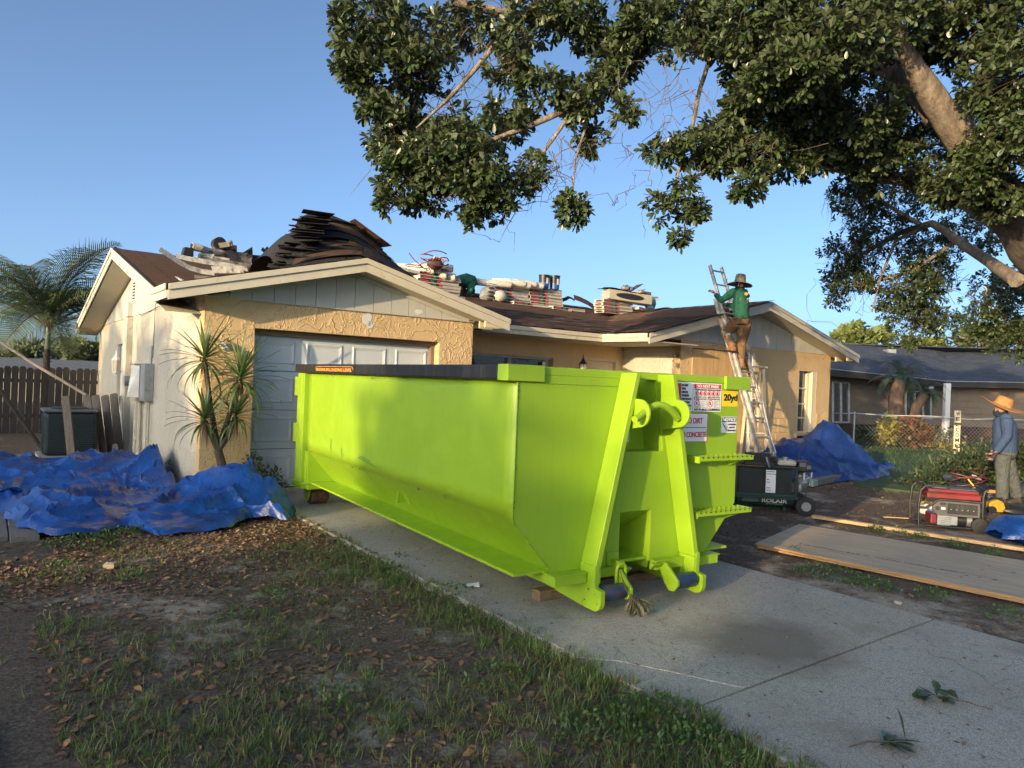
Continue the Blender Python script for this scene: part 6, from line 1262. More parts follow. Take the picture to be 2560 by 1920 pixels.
bundle(u4+1.12, 2.9, zroof(u4+1.4, 2.9)+.10, 'tipped shingle bundle at the right of the valley stack', 'shingle bundles stacked on the roof', 0, .12)
def roll_(x, y, v, L, r_, label, ang=-.72, back=1, grp='white underlay rolls', mt=None, dz=0):
    u, z = uz(x, y, v); e = hp(u, v, z); d = (WH*math.cos(ang)+DH*math.sin(ang)+Vector((0, 0, -.02))).normalized()
    t = thing('underlay_roll', label, 'roll', e, 0, grp); s_ = -d*L
    m_ = MB(); m_.tube([tuple(s_), tuple(s_*.98), tuple(s_*.5), tuple(-d*.03), (0, 0, 0)], [r_*.8, r_, r_*1.03, r_*1.0, r_*.82], 14); obj('paper_roll', m_, mt or M_WRAPW, t, smooth=50)
    m_ = MB(); m_.tube([(0, 0, 0), tuple(d*.004)], [r_*.26, r_*.24], 10); obj('core_hole', m_, M_BLACK, t)
    m_ = MB()
    for k in range(7): a = k*.9; p = d*.003+(DH.cross(d)).normalized()*0; ex = d.cross(Z3).normalized(); ey = ex.cross(d); p0 = ex*math.cos(a)*r_*.35+ey*math.sin(a)*r_*.35+d*.004; p1 = ex*math.cos(a+.2)*r_*.8+ey*math.sin(a+.2)*r_*.8+d*.002; m_.bar(p0, p1, .006, .006)
    obj('wrap_fold', m_, M_STUCS, t); return t
vA = 3.5
for (x, y, L, lab) in ((1086, 676, 1.0, 'white underlay roll at the left of the crossed group, its end open to the street'), (1102, 674, .95, 'white underlay roll second from the left in the crossed group'), (1132, 672, .9, 'white underlay roll on top at the right of the crossed group'), (1117, 689, .9, 'white underlay roll lowest in the middle of the crossed group'), (1139, 694, .9, 'white underlay roll at the lower right of the crossed group')):
    roll_(x, y, vA, L, .088, lab)
for (x, y, L, lab) in ((1277, 713, 1.1, 'long white underlay roll leftmost on the middle stacks'), (1313, 711, .8, 'white underlay roll second from left on the middle stacks'), (1326, 715, .8, 'white underlay roll in the middle of the row on the middle stacks'), (1340, 712, .8, 'white underlay roll just left of the buckets'), (1358, 716, .8, 'white underlay roll standing proud in front of the buckets')):
    roll_(x, y, 3.62, L, .078, lab, -.35)
# clear-wrapped bundles bulging out at the left of the middle stacks
u, z = uz(1212, 755, 3.5); t = thing('wrapped_bundles', 'bulging plastic wrapped pack with four dark oval openings at the left of the middle stacks', 'wrapped pack', hp(u, 3.5, z), YH)
m_ = MB(); m_.ball((.26, .17, .19), .29, .18, .20, 16, 10, .18, 3); obj('plastic_wrap', m_, mat('cloudy_plastic', (.34, .36, .36), .3, var=.35, scale=9, bmp=.6, bscale=12, bdist=.03), t, smooth=60)
for k in range(4): m_ = MB(); m_.ball((.10+.012*k, -.045, .06+.085*k), .085, .02, .030, 12, 6); obj('oval_opening', m_, M_SHIN, t, smooth=60)
m_ = MB(); m_.ball((.40, -.02, .17), .16, .08, .13, 12, 8, .15, 7); obj('crumpled_end', m_, M_WRAPW, t, smooth=40); m_ = MB(); m_.tube([(.05, -.04, .42), (.25, -.07, .40), (.45, -.10, .28), (.52, -.09, .22)], .008, 5); obj('blue_strap', m_, M_PRN, t)
for (x, y0, y1, lab) in ((1359, 736, 704, 'black and blue bucket, the left of the two, half hidden by a roll'), (1385, 741, 707, 'black and blue bucket with a pale label at the right end of the stacks')):
    u, z = uz(x, y0, 3.8); _, zt = uz(x, y1, 3.8); hh_ = zt-z; t = thing('bucket', lab, 'bucket', hp(u, 3.8, max(z, zt3)), YH)
    m_ = MB(); m_.cur = 0; m_.lathe([(.115, 0), (.122, hh_*.42)], n=20); m_.cur = 1; m_.lathe([(.1222, hh_*.42), (.128, hh_*.93), (.137, hh_*.94), (.137, hh_), (.12, hh_)], n=20); obj('pail', m_, [mat('bucket_blue', (.03, .09, .26), .4), M_BLACK], t, smooth=40)
    m_ = MB(); 
    for q in range(4): a0 = -math.pi/2-.25+q*.16; m_.plate([(.126*math.cos(a0), .126*math.sin(a0), hh_*.3), (.126*math.cos(a0+.15), .126*math.sin(a0+.15), hh_*.3), (.129*math.cos(a0+.15), .129*math.sin(a0+.15), hh_*.75), (.129*math.cos(a0), .129*math.sin(a0), hh_*.75)], .001)
    obj('label_paper', m_, M_WRAPW, t)
def strip_(pts, w, v, mt, name, label, cat, t_=.004, vj=0, seed=0, rag=0):
    """ragged sheet along a pixel polyline: pts (x, y), width w metres downward"""
    P = [];  r2 = random.Random(seed)
    for i, (x, y) in enumerate(pts): u, z = uz(x, y, v+vj*i); P.append(hp(u, v+vj*i, z))
    m_ = MB(); 
    top = [p for p in P]; bot = []
    for i, p in enumerate(P): d = (P[min(i+1, len(P)-1)]-P[max(i-1, 0)]).normalized(); nn = d.cross(DH).normalized(); nn = nn if nn.z < 0 else -nn; bot.append(p+nn*w*(1+rag*r2.uniform(-.5, .5)) - DH*.05)
    vs = top+bot+[p+DH*t_+Z3*.004 for p in top]+[p+DH*t_ for p in bot]; n = len(P)
    fs = [(i, i+1, n+i+1, n+i) for i in range(n-1)]+[(2*n+i, 3*n+i, 3*n+i+1, 2*n+i+1) for i in range(n-1)]+[(i, 2*n+i, 2*n+i+1, i+1) for i in range(n-1)]+[(n+i, n+i+1, 3*n+i+1, 3*n+i) for i in range(n-1)]+[(0, n, 3*n, 2*n), (n-1, 3*n-1, 4*n-1, 2*n-1)]
    c = P[0]; m_.add([v_-c for v_ in vs], fs); o_ = obj(name, m_, mt, M=Matrix.Translation(c)); tag(o_, label, cat); return o_
M_BRM = mat('brown_metal', (.13, .075, .055), .6, .2, var=.3, scale=12, dirt=(.04, .03, .03)); M_DKM = mat('dark_roofing_scrap', (.035, .033, .038), .8, var=.3, bmp=.4); M_TAN = mat('tan_weathered_metal', (.30, .25, .19), .65, var=.25, scale=9, dirt=(.05, .04, .035), dirt_s=5)
strip_([(1397, 748), (1412, 744), (1420, 740), (1428, 743), (1436, 748)], .07, 3.9, M_DKM, 'shingle_scrap', 'short dark curled scrap bridging from the buckets', 'scrap', rag=.5)
strip_([(1434, 737), (1450, 742), (1470, 752), (1488, 764), (1508, 772)], .13, 3.7, M_BRM, 'shingle_scrap', 'long brown curled strip leaning between the stacks against the sky', 'scrap', rag=.3, seed=3)
strip_([(1330, 772), (1370, 775), (1420, 777), (1424, 772)], .05, 3.3, M_TAN, 'paper_scrap', 'torn tan wrapper strip on the shingles below the buckets', 'scrap', rag=.6, seed=5)
strip_([(1150, 741), (1162, 743)], .05, 3.3, M_WRAP, 'board_offcut', 'pale offcut at the foot of the crossed rolls', 'offcut')
# long pale box with dark oval window, felt and bits on it
u, z = uz(1517, 760, 3.0); t = thing('ridge_vent_carton', 'long pale carton with a dark oval opening lying on the right hand stack', 'carton', hp(u, 2.95, max(z, zt4)), 0); t.matrix_world = Matrix.Translation(hp(u, 2.95, max(z-.02, zt4))) @ Matrix.Rotation(YH-.25, 4, 'Z') @ Matrix.Rotation(.05, 4, 'Y')
m_ = MB(); m_.box(0, 1.25, 0, .36, 0, .24); obj('carton_body', m_, mat('carton_paper', (.40, .36, .29), .7, var=.12), t, bevel=.02)
m_ = MB(); m_.prism([(.60+.40*math.cos(a), .12+.075*math.sin(a)) for a in [2*math.pi*q/20 for q in range(20)]], 'y', -.004, -.0006); obj('oval_opening', m_, M_BLACK, t)
m_ = MB(); m_.grid(lambda i, j: Vector((-.12+i*1.2, -.03+j*.42, .255+.03*math.sin(i*7)*(1-i)+.012*math.sin(j*9))), 16, 4); o_ = obj('felt_sheet', m_, M_FELT, M=t.matrix_world.copy()); o_.modifiers.new('s', 'SOLIDIFY').thickness = .012; tag(o_, 'black felt sheet lying over the pale carton', 'felt')
m_ = MB(); m_.ball((.50, .1, .33), .12, .1, .07, 9, 6, .6, 2); m_.ball((.62, .1, .34), .07, .08, .05, 8, 5, .6, 4); o_ = obj('hose_heap', m_, M_STEEL, M=t.matrix_world.copy()); tag(o_, 'small tangled grey heap on top of the felt sheet', 'heap')
m_ = MB(); m_.grid(lambda i, j: Vector((.66+.26*math.sin(i*2.9)+.05*i, .02+j*.28, .27+.22*math.sin(i*math.pi*.86))), 14, 3); o_ = obj('bent_flashing', m_, M_BRM, M=t.matrix_world.copy(), smooth=60); o_.modifiers.new('s', 'SOLIDIFY').thickness = .006; tag(o_, 'bent brown sheet of flashing curling over the pale carton', 'flashing')
u, z = uz(1606, 745, 3.1); t = thing('cardboard_box', 'small tan cardboard box on the right end of the carton stack', 'box', hp(u, 3.1, z-.02), YH); m_ = MB(); m_.box(0, .32, 0, .25, 0, .20); obj('box_body', m_, mat('cardboard', (.45, .33, .19), .8), t); m_ = MB(); m_.plate([(0, 0, .2), (.1, -.02, .26), (.1, .2, .26), (0, .25, .2)], .004); obj('flap', m_, M_TAN, t)
u, z = uz(1622, 772, 3.0); t = thing('green_sack', 'green plastic wrapped pack with clear film fluttering at the far right of the stacks', 'sack', hp(u, 3.0, z), YH); m_ = MB(); m_.ball((.15, .1, .15), .17, .14, .17, 12, 8, .15, 4); obj('sack_body', m_, mat('green_sack', (.10, .26, .17), .35, var=.3, scale=12), t, smooth=60); m_ = MB(); m_.plate([(.25, .05, .22), (.50, .05, .30), (.42, .1, .36), (.22, .1, .34)], .004); m_.plate([(-.1, -.03, .0), (.12, -.05, .02), (.15, -.03, .10), (-.02, -.02, .08)], .01); obj('loose_film', m_, mat('clear_film', (.55, .6, .62), .2), t)
m_ = MB(); u, z = uz(1600, 790, 2.2); m_.grid(lambda i, j: Vector((.2+i*1.7, 2.0+j*.8, zroof(9.6+i*.0, 2.2)*0+zw(min(u+.2+i*1.7, 10.95))+.05+.03*math.sin(i*9+j*3)))-Vector((0, 0, 0)), 14, 5); o_ = link('felt_sheet', mesh_of(m_, 'felt_sheet', M_FELT), None, Matrix.Translation(O_H) @ Matrix.Rotation(YH, 4, 'Z') @ Matrix.Translation((u, 0, 0))); o_.modifiers.new('s', 'SOLIDIFY').thickness = .015; tag(o_, 'black felt sheet spread on the roof right of the valley stack', 'felt')
# tool bag and hose on the crossed rolls
u, z = uz(1088, 662, 3.4); t = thing('tool_bag', 'dark open tool bag with a reddish air hose coiled under it on the crossed rolls', 'tool bag', hp(u, 3.4, z), YH)
m_ = MB(); m_.ball((0, 0, .02), .19, .13, .12, 12, 8, .3, 5); obj('bag_body', m_, mat('bag_brown', (.10, .06, .05), .7, var=.3), t, smooth=40)
M_HOSE = mat('red_hose', (.26, .04, .05), .5); m_ = MB(); rr2 = random.Random(3); m_.tube([(.32*math.cos(a)*(1+.1*math.sin(a*3)), .14*math.sin(a), -.10+.03*math.sin(a*2.3)+.004*k) for k, a in enumerate(np.linspace(0, 18, 90))], .012, 6); m_.tube([(-.3, 0, -.08), (-.5, 0, .04), (-.62, 0, .16)], .010, 5); m_.tube([(-.3, 0, -.10), (-.62, .02, -.11), (-.70, .02, -.09), (-.62, .02, -.07), (-.35, 0, -.06)], .010, 5); obj('air_hose', m_, M_HOSE, t, smooth=60)
for k, (x, z_, mt) in enumerate(((-.05, .12, M_PRR), (.03, .13, M_ORG), (.09, .11, M_ORG), (.14, .08, M_CREAM), (-.10, .13, M_WHITE))): m_ = MB(); m_.tube([(x, -.06, z_-.05), (x+.05, -.06, z_+.03)], .016, 6); obj('tool_handle', m_, mt, t)
u, z = uz(1022, 672, 3.0); t = thing('board_offcut', 'pale weathered board end sticking out right of the shingle pile', 'offcut', hp(uz(978, 660, 2.6)[0], 2.6, uz(978, 664, 2.6)[1]), YH); m_ = MB(); m_.box(0, .62, 0, .3, -.03, .03); obj('board', m_, M_METW, t); t.rotation_euler = (0, .10, YH)
# ---------------------------------------------------------------- the pile of torn shingles over the garage ridge
pile = thing('shingle_pile', 'tall rounded pile of torn brown and black shingles heaped over the garage ridge', 'shingle pile', hp(2.2, .2, 3.1), YH); pu, pv, pz = 2.2, .2, 3.1
r2 = random.Random(21)
UP0, HP = 1.72, .60
def ztop(u):      # outline of the finished heap at the front
    if u < 1.25: return 3.12 + .50*max(0, (u-.85)/.4)
    if u < 1.45: return 3.62 + .12*(u-1.25)/.2
    if u < 2.0: return 3.74 + .05*math.sin((u-1.45)/.55*math.pi)
    q = min(1, (u-2.0)/1.35); return 3.75 - (3.75-zg(3.35)-.02)*(q**1.35)
def dome(u, f):   # layer surface, f = 0 at the deck and 1 at the top
    zb = zg(u)+.015; return zb + (ztop(u)+.25*f-.12-zb)*f
core = MB()
def CP(i, j):
    u = .95+i*2.35; th = j*math.pi; zb = zg(u)-.01; zt = max(zb, dome(u, .90)-.05); return Vector((u-pu, .92-pv-.62*math.cos(th), zb+(zt-zb)*max(0, math.sin(th))**.7-pz))
core.grid(CP, 30, 14); obj('felt_core', core, M_FELT, pile, smooth=40)
NL = 24
for k in range(NL):
    f = (k+.5)/NL; fwd = -.24+.60*f**1.3; u = .92+.42*f+r2.uniform(-.04, .10); uend = 3.35-.95*f**1.5
    while u < uend-.12:
        L = r2.uniform(.55, 1.3); u2_ = min(u+L, uend+.08); dr_ = r2.uniform(.05, .12); lean = r2.uniform(.10, .22); sk = r2.uniform(-.10, .10); off = r2.uniform(-.03, .03); n_ = 9; pts = []; bow = r2.uniform(-.03, .03); lf = r2.uniform(0, .05)
        for j, (dv, dz) in enumerate(((lean, .02), (0, -dr_))):
            for i in range(n_+1):
                t_ = i/n_; uu = u+(u2_-u)*t_+sk*j; z = dome(uu, f)+.02+dz+bow*math.sin(t_*3.1)-(lf*(2*t_-1)**4 if j else 0); pts.append((uu-pu, fwd+off+dv-pv+.015*math.sin(uu*4+k*2), max(z, zg(uu)+.012)-pz))
        vs = pts+[(a, b+.007, c-.005) for a, b, c in pts]; N_ = n_+1; m_ = MB()
        fs = [(i, N_+i, N_+i+1, i+1)[::-1] for i in range(n_)]+[(2*N_+i, 3*N_+i, 3*N_+i+1, 2*N_+i+1)[::-1] for i in range(n_)]+[(i, i+1, 2*N_+i+1, 2*N_+i)[::-1] for i in range(n_)]+[(N_+i, 3*N_+i, 3*N_+i+1, N_+i+1)[::-1] for i in range(n_)]+[(0, 2*N_, 3*N_, N_), (n_, N_+n_, 3*N_+n_, 2*N_+n_)]
        m_.add(vs, fs); dark = (u < 1.45 and r2.random() < .8) or r2.random() < .30; o_ = obj('shingle', m_, M_FELT if dark else M_SHIN, pile)
        if dark: o_['label'] = 'black underside of a torn shingle'
        u = u2_+r2.uniform(-.16, .04)
for k in range(40):   # ragged left edge
    f = .05+.9*k/40; u = .90+.42*f; L = r2.uniform(.02, .13); v0 = r2.uniform(-.2, .4); z = dome(u+.2, f); m_ = MB(); m_.plate([(u-L-pu, v0-pv, z-.03+r2.uniform(-.03, .03)-pz), (u+.3-pu, v0-.05-pv, z-pz), (u+.35-pu, v0+.3-pv, z+.01-pz), (u-L*.4-pu, v0+.2+r2.uniform(0, .1)-pv, z+.01-pz)], .007); obj('shingle', m_, M_DKM, pile)
for k in range(9):   # loose sheets on top
    u = 1.45+.11*k; m_ = MB(); v0 = .38+r2.uniform(-.15, .2); zz = [dome(u+q, 1.0)+.012*k-.06 for q in (-.25, 0, .35)]
    m_.plate([(u-.25-pu, v0-pv, zz[0]-pz), (u+.35-pu, v0-.03-pv, zz[2]-pz), (u+.33-pu, v0+.35-pv, zz[2]+.02-pz), (u-.2-pu, v0+.3-pv, zz[0]+.02-pz)], .009); obj('shingle', m_, M_SHIN if k > 4 else M_FELT, pile)
# loose strips at the foot of the pile, left of it
for k in range(16):
    x = 520+k*16+r2.uniform(-8, 8); y = 700-k*1.2+r2.uniform(-8, 3); v = .25+r2.uniform(0, .7); u, z = uz(x, y, v); z = max(z, zg(u)+.03) if u < 2 else z; L = r2.uniform(.25, .7); m_ = MB(); tl = r2.uniform(-.08, .14); m_.plate([(0, 0, 0), (L, -.02, tl*L), (L*.95, .26, tl*L+.03), (.02, .25, .02)], .01); o_ = obj('shingle', m_, M_DKM if k % 3 else M_SHIN, pile, M=Matrix.Translation((u-pu, v-pv, min(z, zg(u)+.10)-pz)))
# metal and boards torn off, on the left slope
VM = 1.55
strip_([(402, 618), (425, 633), (450, 650), (475, 664), (505, 673), (535, 677)], .075, VM, M_METW, 'metal_gutter', 'bent white gutter length with grimy streaks reaching left over the roof edge', 'gutter')
strip_([(528, 666), (606, 666)], .105, VM-.05, M_METW, 'metal_gutter', 'short clean cream gutter piece catching the sun in front of the debris', 'gutter')
strip_([(440, 634), (470, 641), (520, 650), (570, 658), (618, 667)], .075, VM+.25, M_METW, 'metal_gutter', 'second long white gutter length lying behind the bent one', 'gutter')
strip_([(500, 640), (540, 645), (600, 656), (658, 668)], .05, VM+.4, M_TAN, 'drip_edge', 'thin tan strip of drip edge behind the gutters', 'flashing')
strip_([(530, 612), (560, 611), (592, 614)], .34, VM+.6, M_TAN, 'flashing_sheet', 'tan metal flashing sheet standing up behind the gutters', 'flashing', seed=2)
strip_([(560, 622), (590, 624)], .26, VM+.55, M_DKM, 'flashing_sheet', 'dark stained flashing panel leaning on the tan one', 'flashing', rag=.2)
strip_([(590, 630), (630, 633), (632, 640)], .22, VM+.6, M_TAN, 'flashing_sheet', 'pale tan sheet at the right end of the torn flashing', 'flashing')
strip_([(628, 637), (660, 640), (690, 646)], .20, VM+.65, M_DKM, 'flashing_sheet', 'black ragged sheet next to the shingle pile', 'flashing', rag=.4)
strip_([(604, 634), (620, 624), (631, 617), (632, 634)], .10, VM+.62, M_DKM, 'shingle_scrap', 'black triangular scrap poking up against the sky', 'scrap')
strip_([(545, 608), (565, 606), (577, 600), (581, 603), (584, 614)], .09, VM+.5, M_TAN, 'flashing_sheet', 'torn crumpled flashing with a pointed corner at the top of the debris', 'flashing', rag=.5, seed=4)
u, z = uz(547, 606, VM+.6); t = thing('roof_vent', 'black domed vent cap on top of the torn flashing', 'vent', hp(u, VM+.6, z-.08), YH); m_ = MB(); m_.tube([(0, -.08, .06), (0, .1, .06)], .095, 16); obj('dome', m_, M_BLACK, t, smooth=40)
u, z = uz(470, 640, VM+.3); t = thing('roof_vent_box', 'small black box vent at the left of the debris', 'vent', hp(u, VM+.3, z), YH); m_ = MB(); m_.prism([(-.08, 0), (.08, 0), (.075, .13), (-.05, .13)], 'y', 0, .14); obj('hood', m_, M_BLACK, t, bevel=.01)
u, z = uz(498, 625, VM+.5); t = thing('crushed_duct', 'crushed white metal duct with an open end among the debris', 'duct', hp(u, VM+.5, z-.03), YH); m_ = MB(); m_.tube([(-.12, -.05, .06), (.0, -.04, .05), (.15, .05, .03), (.38, .1, .06)], [.085, .08, .09, .06], 8, flat=.7); obj('duct_body', m_, M_METW, t); m_ = MB(); m_.ball((-.125, -.052, .06), .012, .06, .05); obj('open_end', m_, M_BLACK, t); m_ = MB(); m_.box(.0, .42, -.1, .15, -.09, -.05); m_.plate([(-.05, -.1, -.1), (.15, -.12, -.12), (.2, -.1, -.02), (-.02, -.1, -.03)], .01); obj('crumpled_sheet', m_, M_METW, t)
for k, (x0, y0, x1, y1) in enumerate(((657, 618, 680, 640), (668, 616, 690, 642), (684, 614, 672, 644), (662, 640, 694, 646))):
    strip_([(x0, y0), (x1, y1)], .07, VM+.3+.03*k, M_DKM if k % 2 else M_BRM, 'board_offcut', ('thin splintered lath sticking up left of the shingle pile', 'second dark lath crossing the thin one by the shingle pile', 'steep dark lath closest to the shingle pile', 'low lath lying flat under the crossed laths')[k], 'lath')
for k, (x, y) in enumerate(((485, 688), (560, 690), (700, 690))):
    strip_([(x, y), (x+42, y+4)], .05, .9, M_TAN, 'board_offcut', ('small pale scrap lying near the left rake of the garage roof', 'small pale scrap in the middle of the left slope', 'pale scrap at the foot of the shingle pile')[k], 'scrap')
# ---------------------------------------------------------------- ladder
UL, LW = 9.20, .43
def lp(s_, t_, off=0.0):      # s_: across 0..1, t_: height along the ladder in metres, off: toward the street
    v = -2.00 + t_*.36; z = t_*.933; return hp(UL+s_*LW, v-off*.933, z+.36*off*.4)
t = thing('extension_ladder', 'paint spattered aluminium extension ladder leaning on the roof edge with a man on it', 'ladder', lp(.5, 0)); lo = lp(.5, 0)
def rail(p, q, w, d, name='rail'):
    m_ = MB(); p = p-lo; q = q-lo; ax = (q-p).normalized(); side = WH; fr = side.cross(ax).normalized()
    for (c, ww, dd) in ((0, w*.35, d), (-d/2+.004, w, .008), (d/2-.004, w, .008)):
        m_.bar(p+fr*c, q+fr*c, ww, dd, fr) 
    return obj(name, m_, M_ALU, t)
for s_ in (0, 1):
    rail(lp(s_, .0, .0), lp(s_, 3.62, .0), .035, .075)['label'] = 'rail of the lower section'
    rail(lp(s_*.84+.08, 1.1, .075), lp(s_*.84+.08, 4.34, .075), .032, .065)['label'] = 'rail of the sliding upper section'
    m_ = MB(); m_.bar(lp(s_, -.02)-lo, lp(s_, .07, -.0)-lo, .06, .10); obj('foot', m_, M_RUB, t)
for k in range(12):
    m_ = MB(); m_.tube([lp(0, .2+k*.305)-lo, lp(1, .2+k*.305)-lo], .017, 8); obj('rung', m_, M_ALU, t, smooth=60)
for k in range(11):
    m_ = MB(); m_.tube([lp(.08, 1.18+k*.305, .075)-lo, lp(.92, 1.18+k*.305, .075)-lo], .017, 8); obj('rung', m_, M_ALU, t, smooth=60)
for s_ in (.02, .98):
    for k in range(13): m_ = MB(); q = lp(s_, .35+k*.31, .115)-lo; m_.ball(q, .012, .012, .012, 6, 4); obj('rivet', m_, M_STEEL, t)
m_ = MB(); m_.tube([lp(.95, 1.9, .1)-lo, lp(.8, 1.75, .12)-lo, lp(.9, 1.6, .1)-lo, lp(1.02, 1.5, .1)-lo, lp(.9, 1.35, .12)-lo, lp(.86, .9, .1)-lo, lp(.9, .5, .1)-lo], .006, 5); obj('rope', m_, M_WHITE, t)
m_ = MB(); m_.bar(lp(0, 3.3, .12)-lo, lp(.25, 3.3, .12)-lo, .07, .02); m_.bar(lp(.8, 3.35, .1)-lo, lp(.98, 3.35, .1)-lo, .06, .12); obj('bracket', m_, M_ALU, t)
# stand-off / pale stool frame behind the ladder
b = at(1885, 1000, 14.7); b.z = 0; st = thing('step_ladder', 'small pale step ladder standing behind the big ladder', 'step ladder', b); T_ = at(1885, 919, 14.7)-b; 
for dx, dy, e in ((-.18, -.05, 0), (.22, -.05, 0), (-.12, .4, 1), (.2, .4, 1)): m_ = MB(); m_.bar((dx, dy-.25*(1-e), 0), (dx*.75, dy*.3, T_.z), .05, .025); obj('leg', m_, M_CREAM, st)
m_ = MB(); m_.box(-.22, .22, -.1, .18, T_.z, T_.z+.03); obj('tray', m_, M_ALU, st)
for z in (.4, .75, 1.1, 1.45): m_ = MB(); m_.box(-.19, .2, -.30+.12*z, -.22+.12*z, z, z+.02); obj('tread', m_, M_CREAM, st)
# ---------------------------------------------------------------- people: every garment and the body are one smooth skin each
def fuse(mb, name, mt, parent, voxel=.012, it=6, M=None):
    o_ = bpy.data.objects.new('tmp', mesh_of(mb, 'tmp', mt)); COL.objects.link(o_); r_ = o_.modifiers.new('r', 'REMESH'); r_.mode = 'VOXEL'; r_.voxel_size = voxel; s_ = o_.modifiers.new('s', 'SMOOTH'); s_.factor = .5; s_.iterations = it
    dg = bpy.context.evaluated_depsgraph_get(); me = bpy.data.meshes.new_from_object(o_.evaluated_get(dg)); bpy.data.objects.remove(o_)
    me.polygons.foreach_set('use_smooth', [True]*len(me.polygons)); me.materials.clear(); me.materials.append(mt); return link(name, me, parent, M)
def cloth(name, col, rough=.85, fold=.5, dirt=None):
    m, nt, bs = nodes(name); v = coord(nt); n = noi(nt, v, 7, 4, .6, 1.5); c = ramp(nt, n, [(.3, tuple(x*.75 for x in col)), (.7, col)])
    if dirt: c = mix(nt, ramp(nt, noi(nt, v, 5, 5, .7), [(.5, (0, 0, 0)), (.7, (.7, .7, .7))]), c, dirt)
    nt.links.new(c, bs.inputs['Base Color']); bs.inputs['Roughness'].default_value = rough; bs.inputs['Specular IOR Level'].default_value = .2
    w = noi(nt, coord(nt, (1, 1, .6)), 6, 4, .6, 2.5); bump(nt, bs, w, fold, .05); return m
M_SKIN = mat('skin_brown', (.33, .17, .10), .55, var=.08); M_SHG = cloth('shirt_green', (.022, .115, .075), .8, .8); M_PANTB = cloth('trousers_brown', (.20, .12, .062), .9, 1.0, (.10, .06, .035)); M_BOOTB = mat('boot_tan', (.34, .17, .075), .75, var=.2, scale=15, dirt=(.08, .05, .03)); M_SOLE = M_BLACK
M_STRAWG = mat('hat_grey_brown', (.26, .21, .15), .85, var=.2, scale=3, stretch=(1, 1, 22), bmp=.5); M_GAIT = cloth('gaiter_dark', (.02, .035, .05))
def hand(mb, w, d, up, s=1.0, curl=.8):
    """palm and five fingers starting at wrist w, pointing along d, back of the hand toward up"""
    d = d.normalized(); up = (up-d*up.dot(d)).normalized(); x = d.cross(up)
    mb.tube([w, w+d*.045*s, w+d*.085*s], [.026*s, .038*s, .034*s], 8, flat=.55)
    for k, L in enumerate((.065, .075, .07, .055)):
        b = w+d*.08*s+x*(-.028+.019*k)*s; e1 = b+d*L*.45*s-up*.012*curl*s; e2 = e1+(d*(1-curl*.8)-up*curl).normalized()*L*.4*s; e3 = e2+(d*(-curl*.5+.2)-up*curl).normalized()*L*.3*s; mb.tube([b, e1, e2, e3], [.0095*s, .009*s, .0085*s, .007*s], 6)
    b = w+d*.02*s-x*.03*s; e1 = b+(d*.6-x*.7).normalized()*.035*s-up*.01*s; e2 = e1+(d*.9-up*.4).normalized()*.03*s; mb.tube([b, e1, e2], [.013*s, .011*s, .009*s], 6)
def head(mb, c, fwd, s=1.0):
    fwd = fwd.normalized(); side = fwd.cross(Z3).normalized(); mb.ball(c, .078*s, .095*s, .115*s, 14, 10)
    mb.ball(c+fwd*.03*s-Z3*.06*s, .055*s, .06*s, .055*s, 10, 8); mb.ball(c+fwd*.10*s-Z3*.015*s, .014*s, .014*s, .022*s, 6, 5)
    for q in (-1, 1): mb.ball(c+side*q*.078*s-Z3*.01*s, .014*s, .02*s, .03*s, 6, 5); mb.ball(c+side*q*.03*s+fwd*.082*s+Z3*.02*s, .014*s, .012*s, .010*s, 6, 5)
    mb.ball(c+fwd*.088*s-Z3*.055*s, .026*s, .012*s, .010*s, 8, 5)
def hat(par, c, rb, rc, hc, tilt, mt, droop=.03, curl=0.0, name='hat', rot=0):
    m_ = MB(); n = 40
    def ring(r_, z, k, c_=0): return [(r_*math.cos(2*math.pi*j/n), r_*math.sin(2*math.pi*j/n), z + c_*math.cos(2*math.pi*j/n+rot)**2) for j in range(n)]
    rings = [ring(.002, hc, 0), ring(rc*.55, hc*.99, 0), ring(rc*.82, hc*.93, 0), ring(rc*.93, hc*.6, 0), ring(rc*1.02, .015, 0), ring(rc*1.12, .002, 0), ring(rb*.75, -droop*.4, 0, curl*.4), ring(rb, -droop, 0, curl), ring(rb*.995, -droop-.008, 0, curl), ring(rc*1.1, -.008, 0), ring(rc*.9, 0, 0)]
    vs = [p for r_ in rings for p in r_]; m_.add(vs, [(i*n+j, i*n+(j+1) % n, (i+1)*n+(j+1) % n, (i+1)*n+j) for i in range(len(rings)-1) for j in range(n)])
    return obj(name, m_, mt, par, smooth=50, M=Matrix.Translation(c) @ tilt)
def boot(mb, sole, ankle, heel, toe, s=1.0):
    d = (toe-heel); L = d.length; d.normalize(); mb.tube([ankle, ankle.lerp(heel, .5)+d*.02, heel+Z3*.045+d*.02], [.058*s, .056*s, .05*s], 10); mb.tube([heel+Z3*.045, heel+d*L*.45+Z3*.055, heel+d*L*.78+Z3*.042, toe+Z3*.035-d*.02], [.045*s, .05*s, .05*s, .038*s], 10, flat=.85)
    x = d.cross(Z3).normalized()*.042*s; sole.add([heel-x-d*.03, heel+x-d*.03, toe+x*1.05-d*.05, toe+x*.5, toe-x*.5, toe-x*1.05-d*.05]+[p+Z3*.028 for p in (heel-x-d*.03, heel+x-d*.03, toe+x*1.05-d*.05, toe+x*.5, toe-x*.5, toe-x*1.05-d*.05)], [(5, 4, 3, 2, 1, 0), (6, 7, 8, 9, 10, 11)]+[(i, (i+1) % 6, 6+(i+1) % 6, 6+i) for i in range(6)])
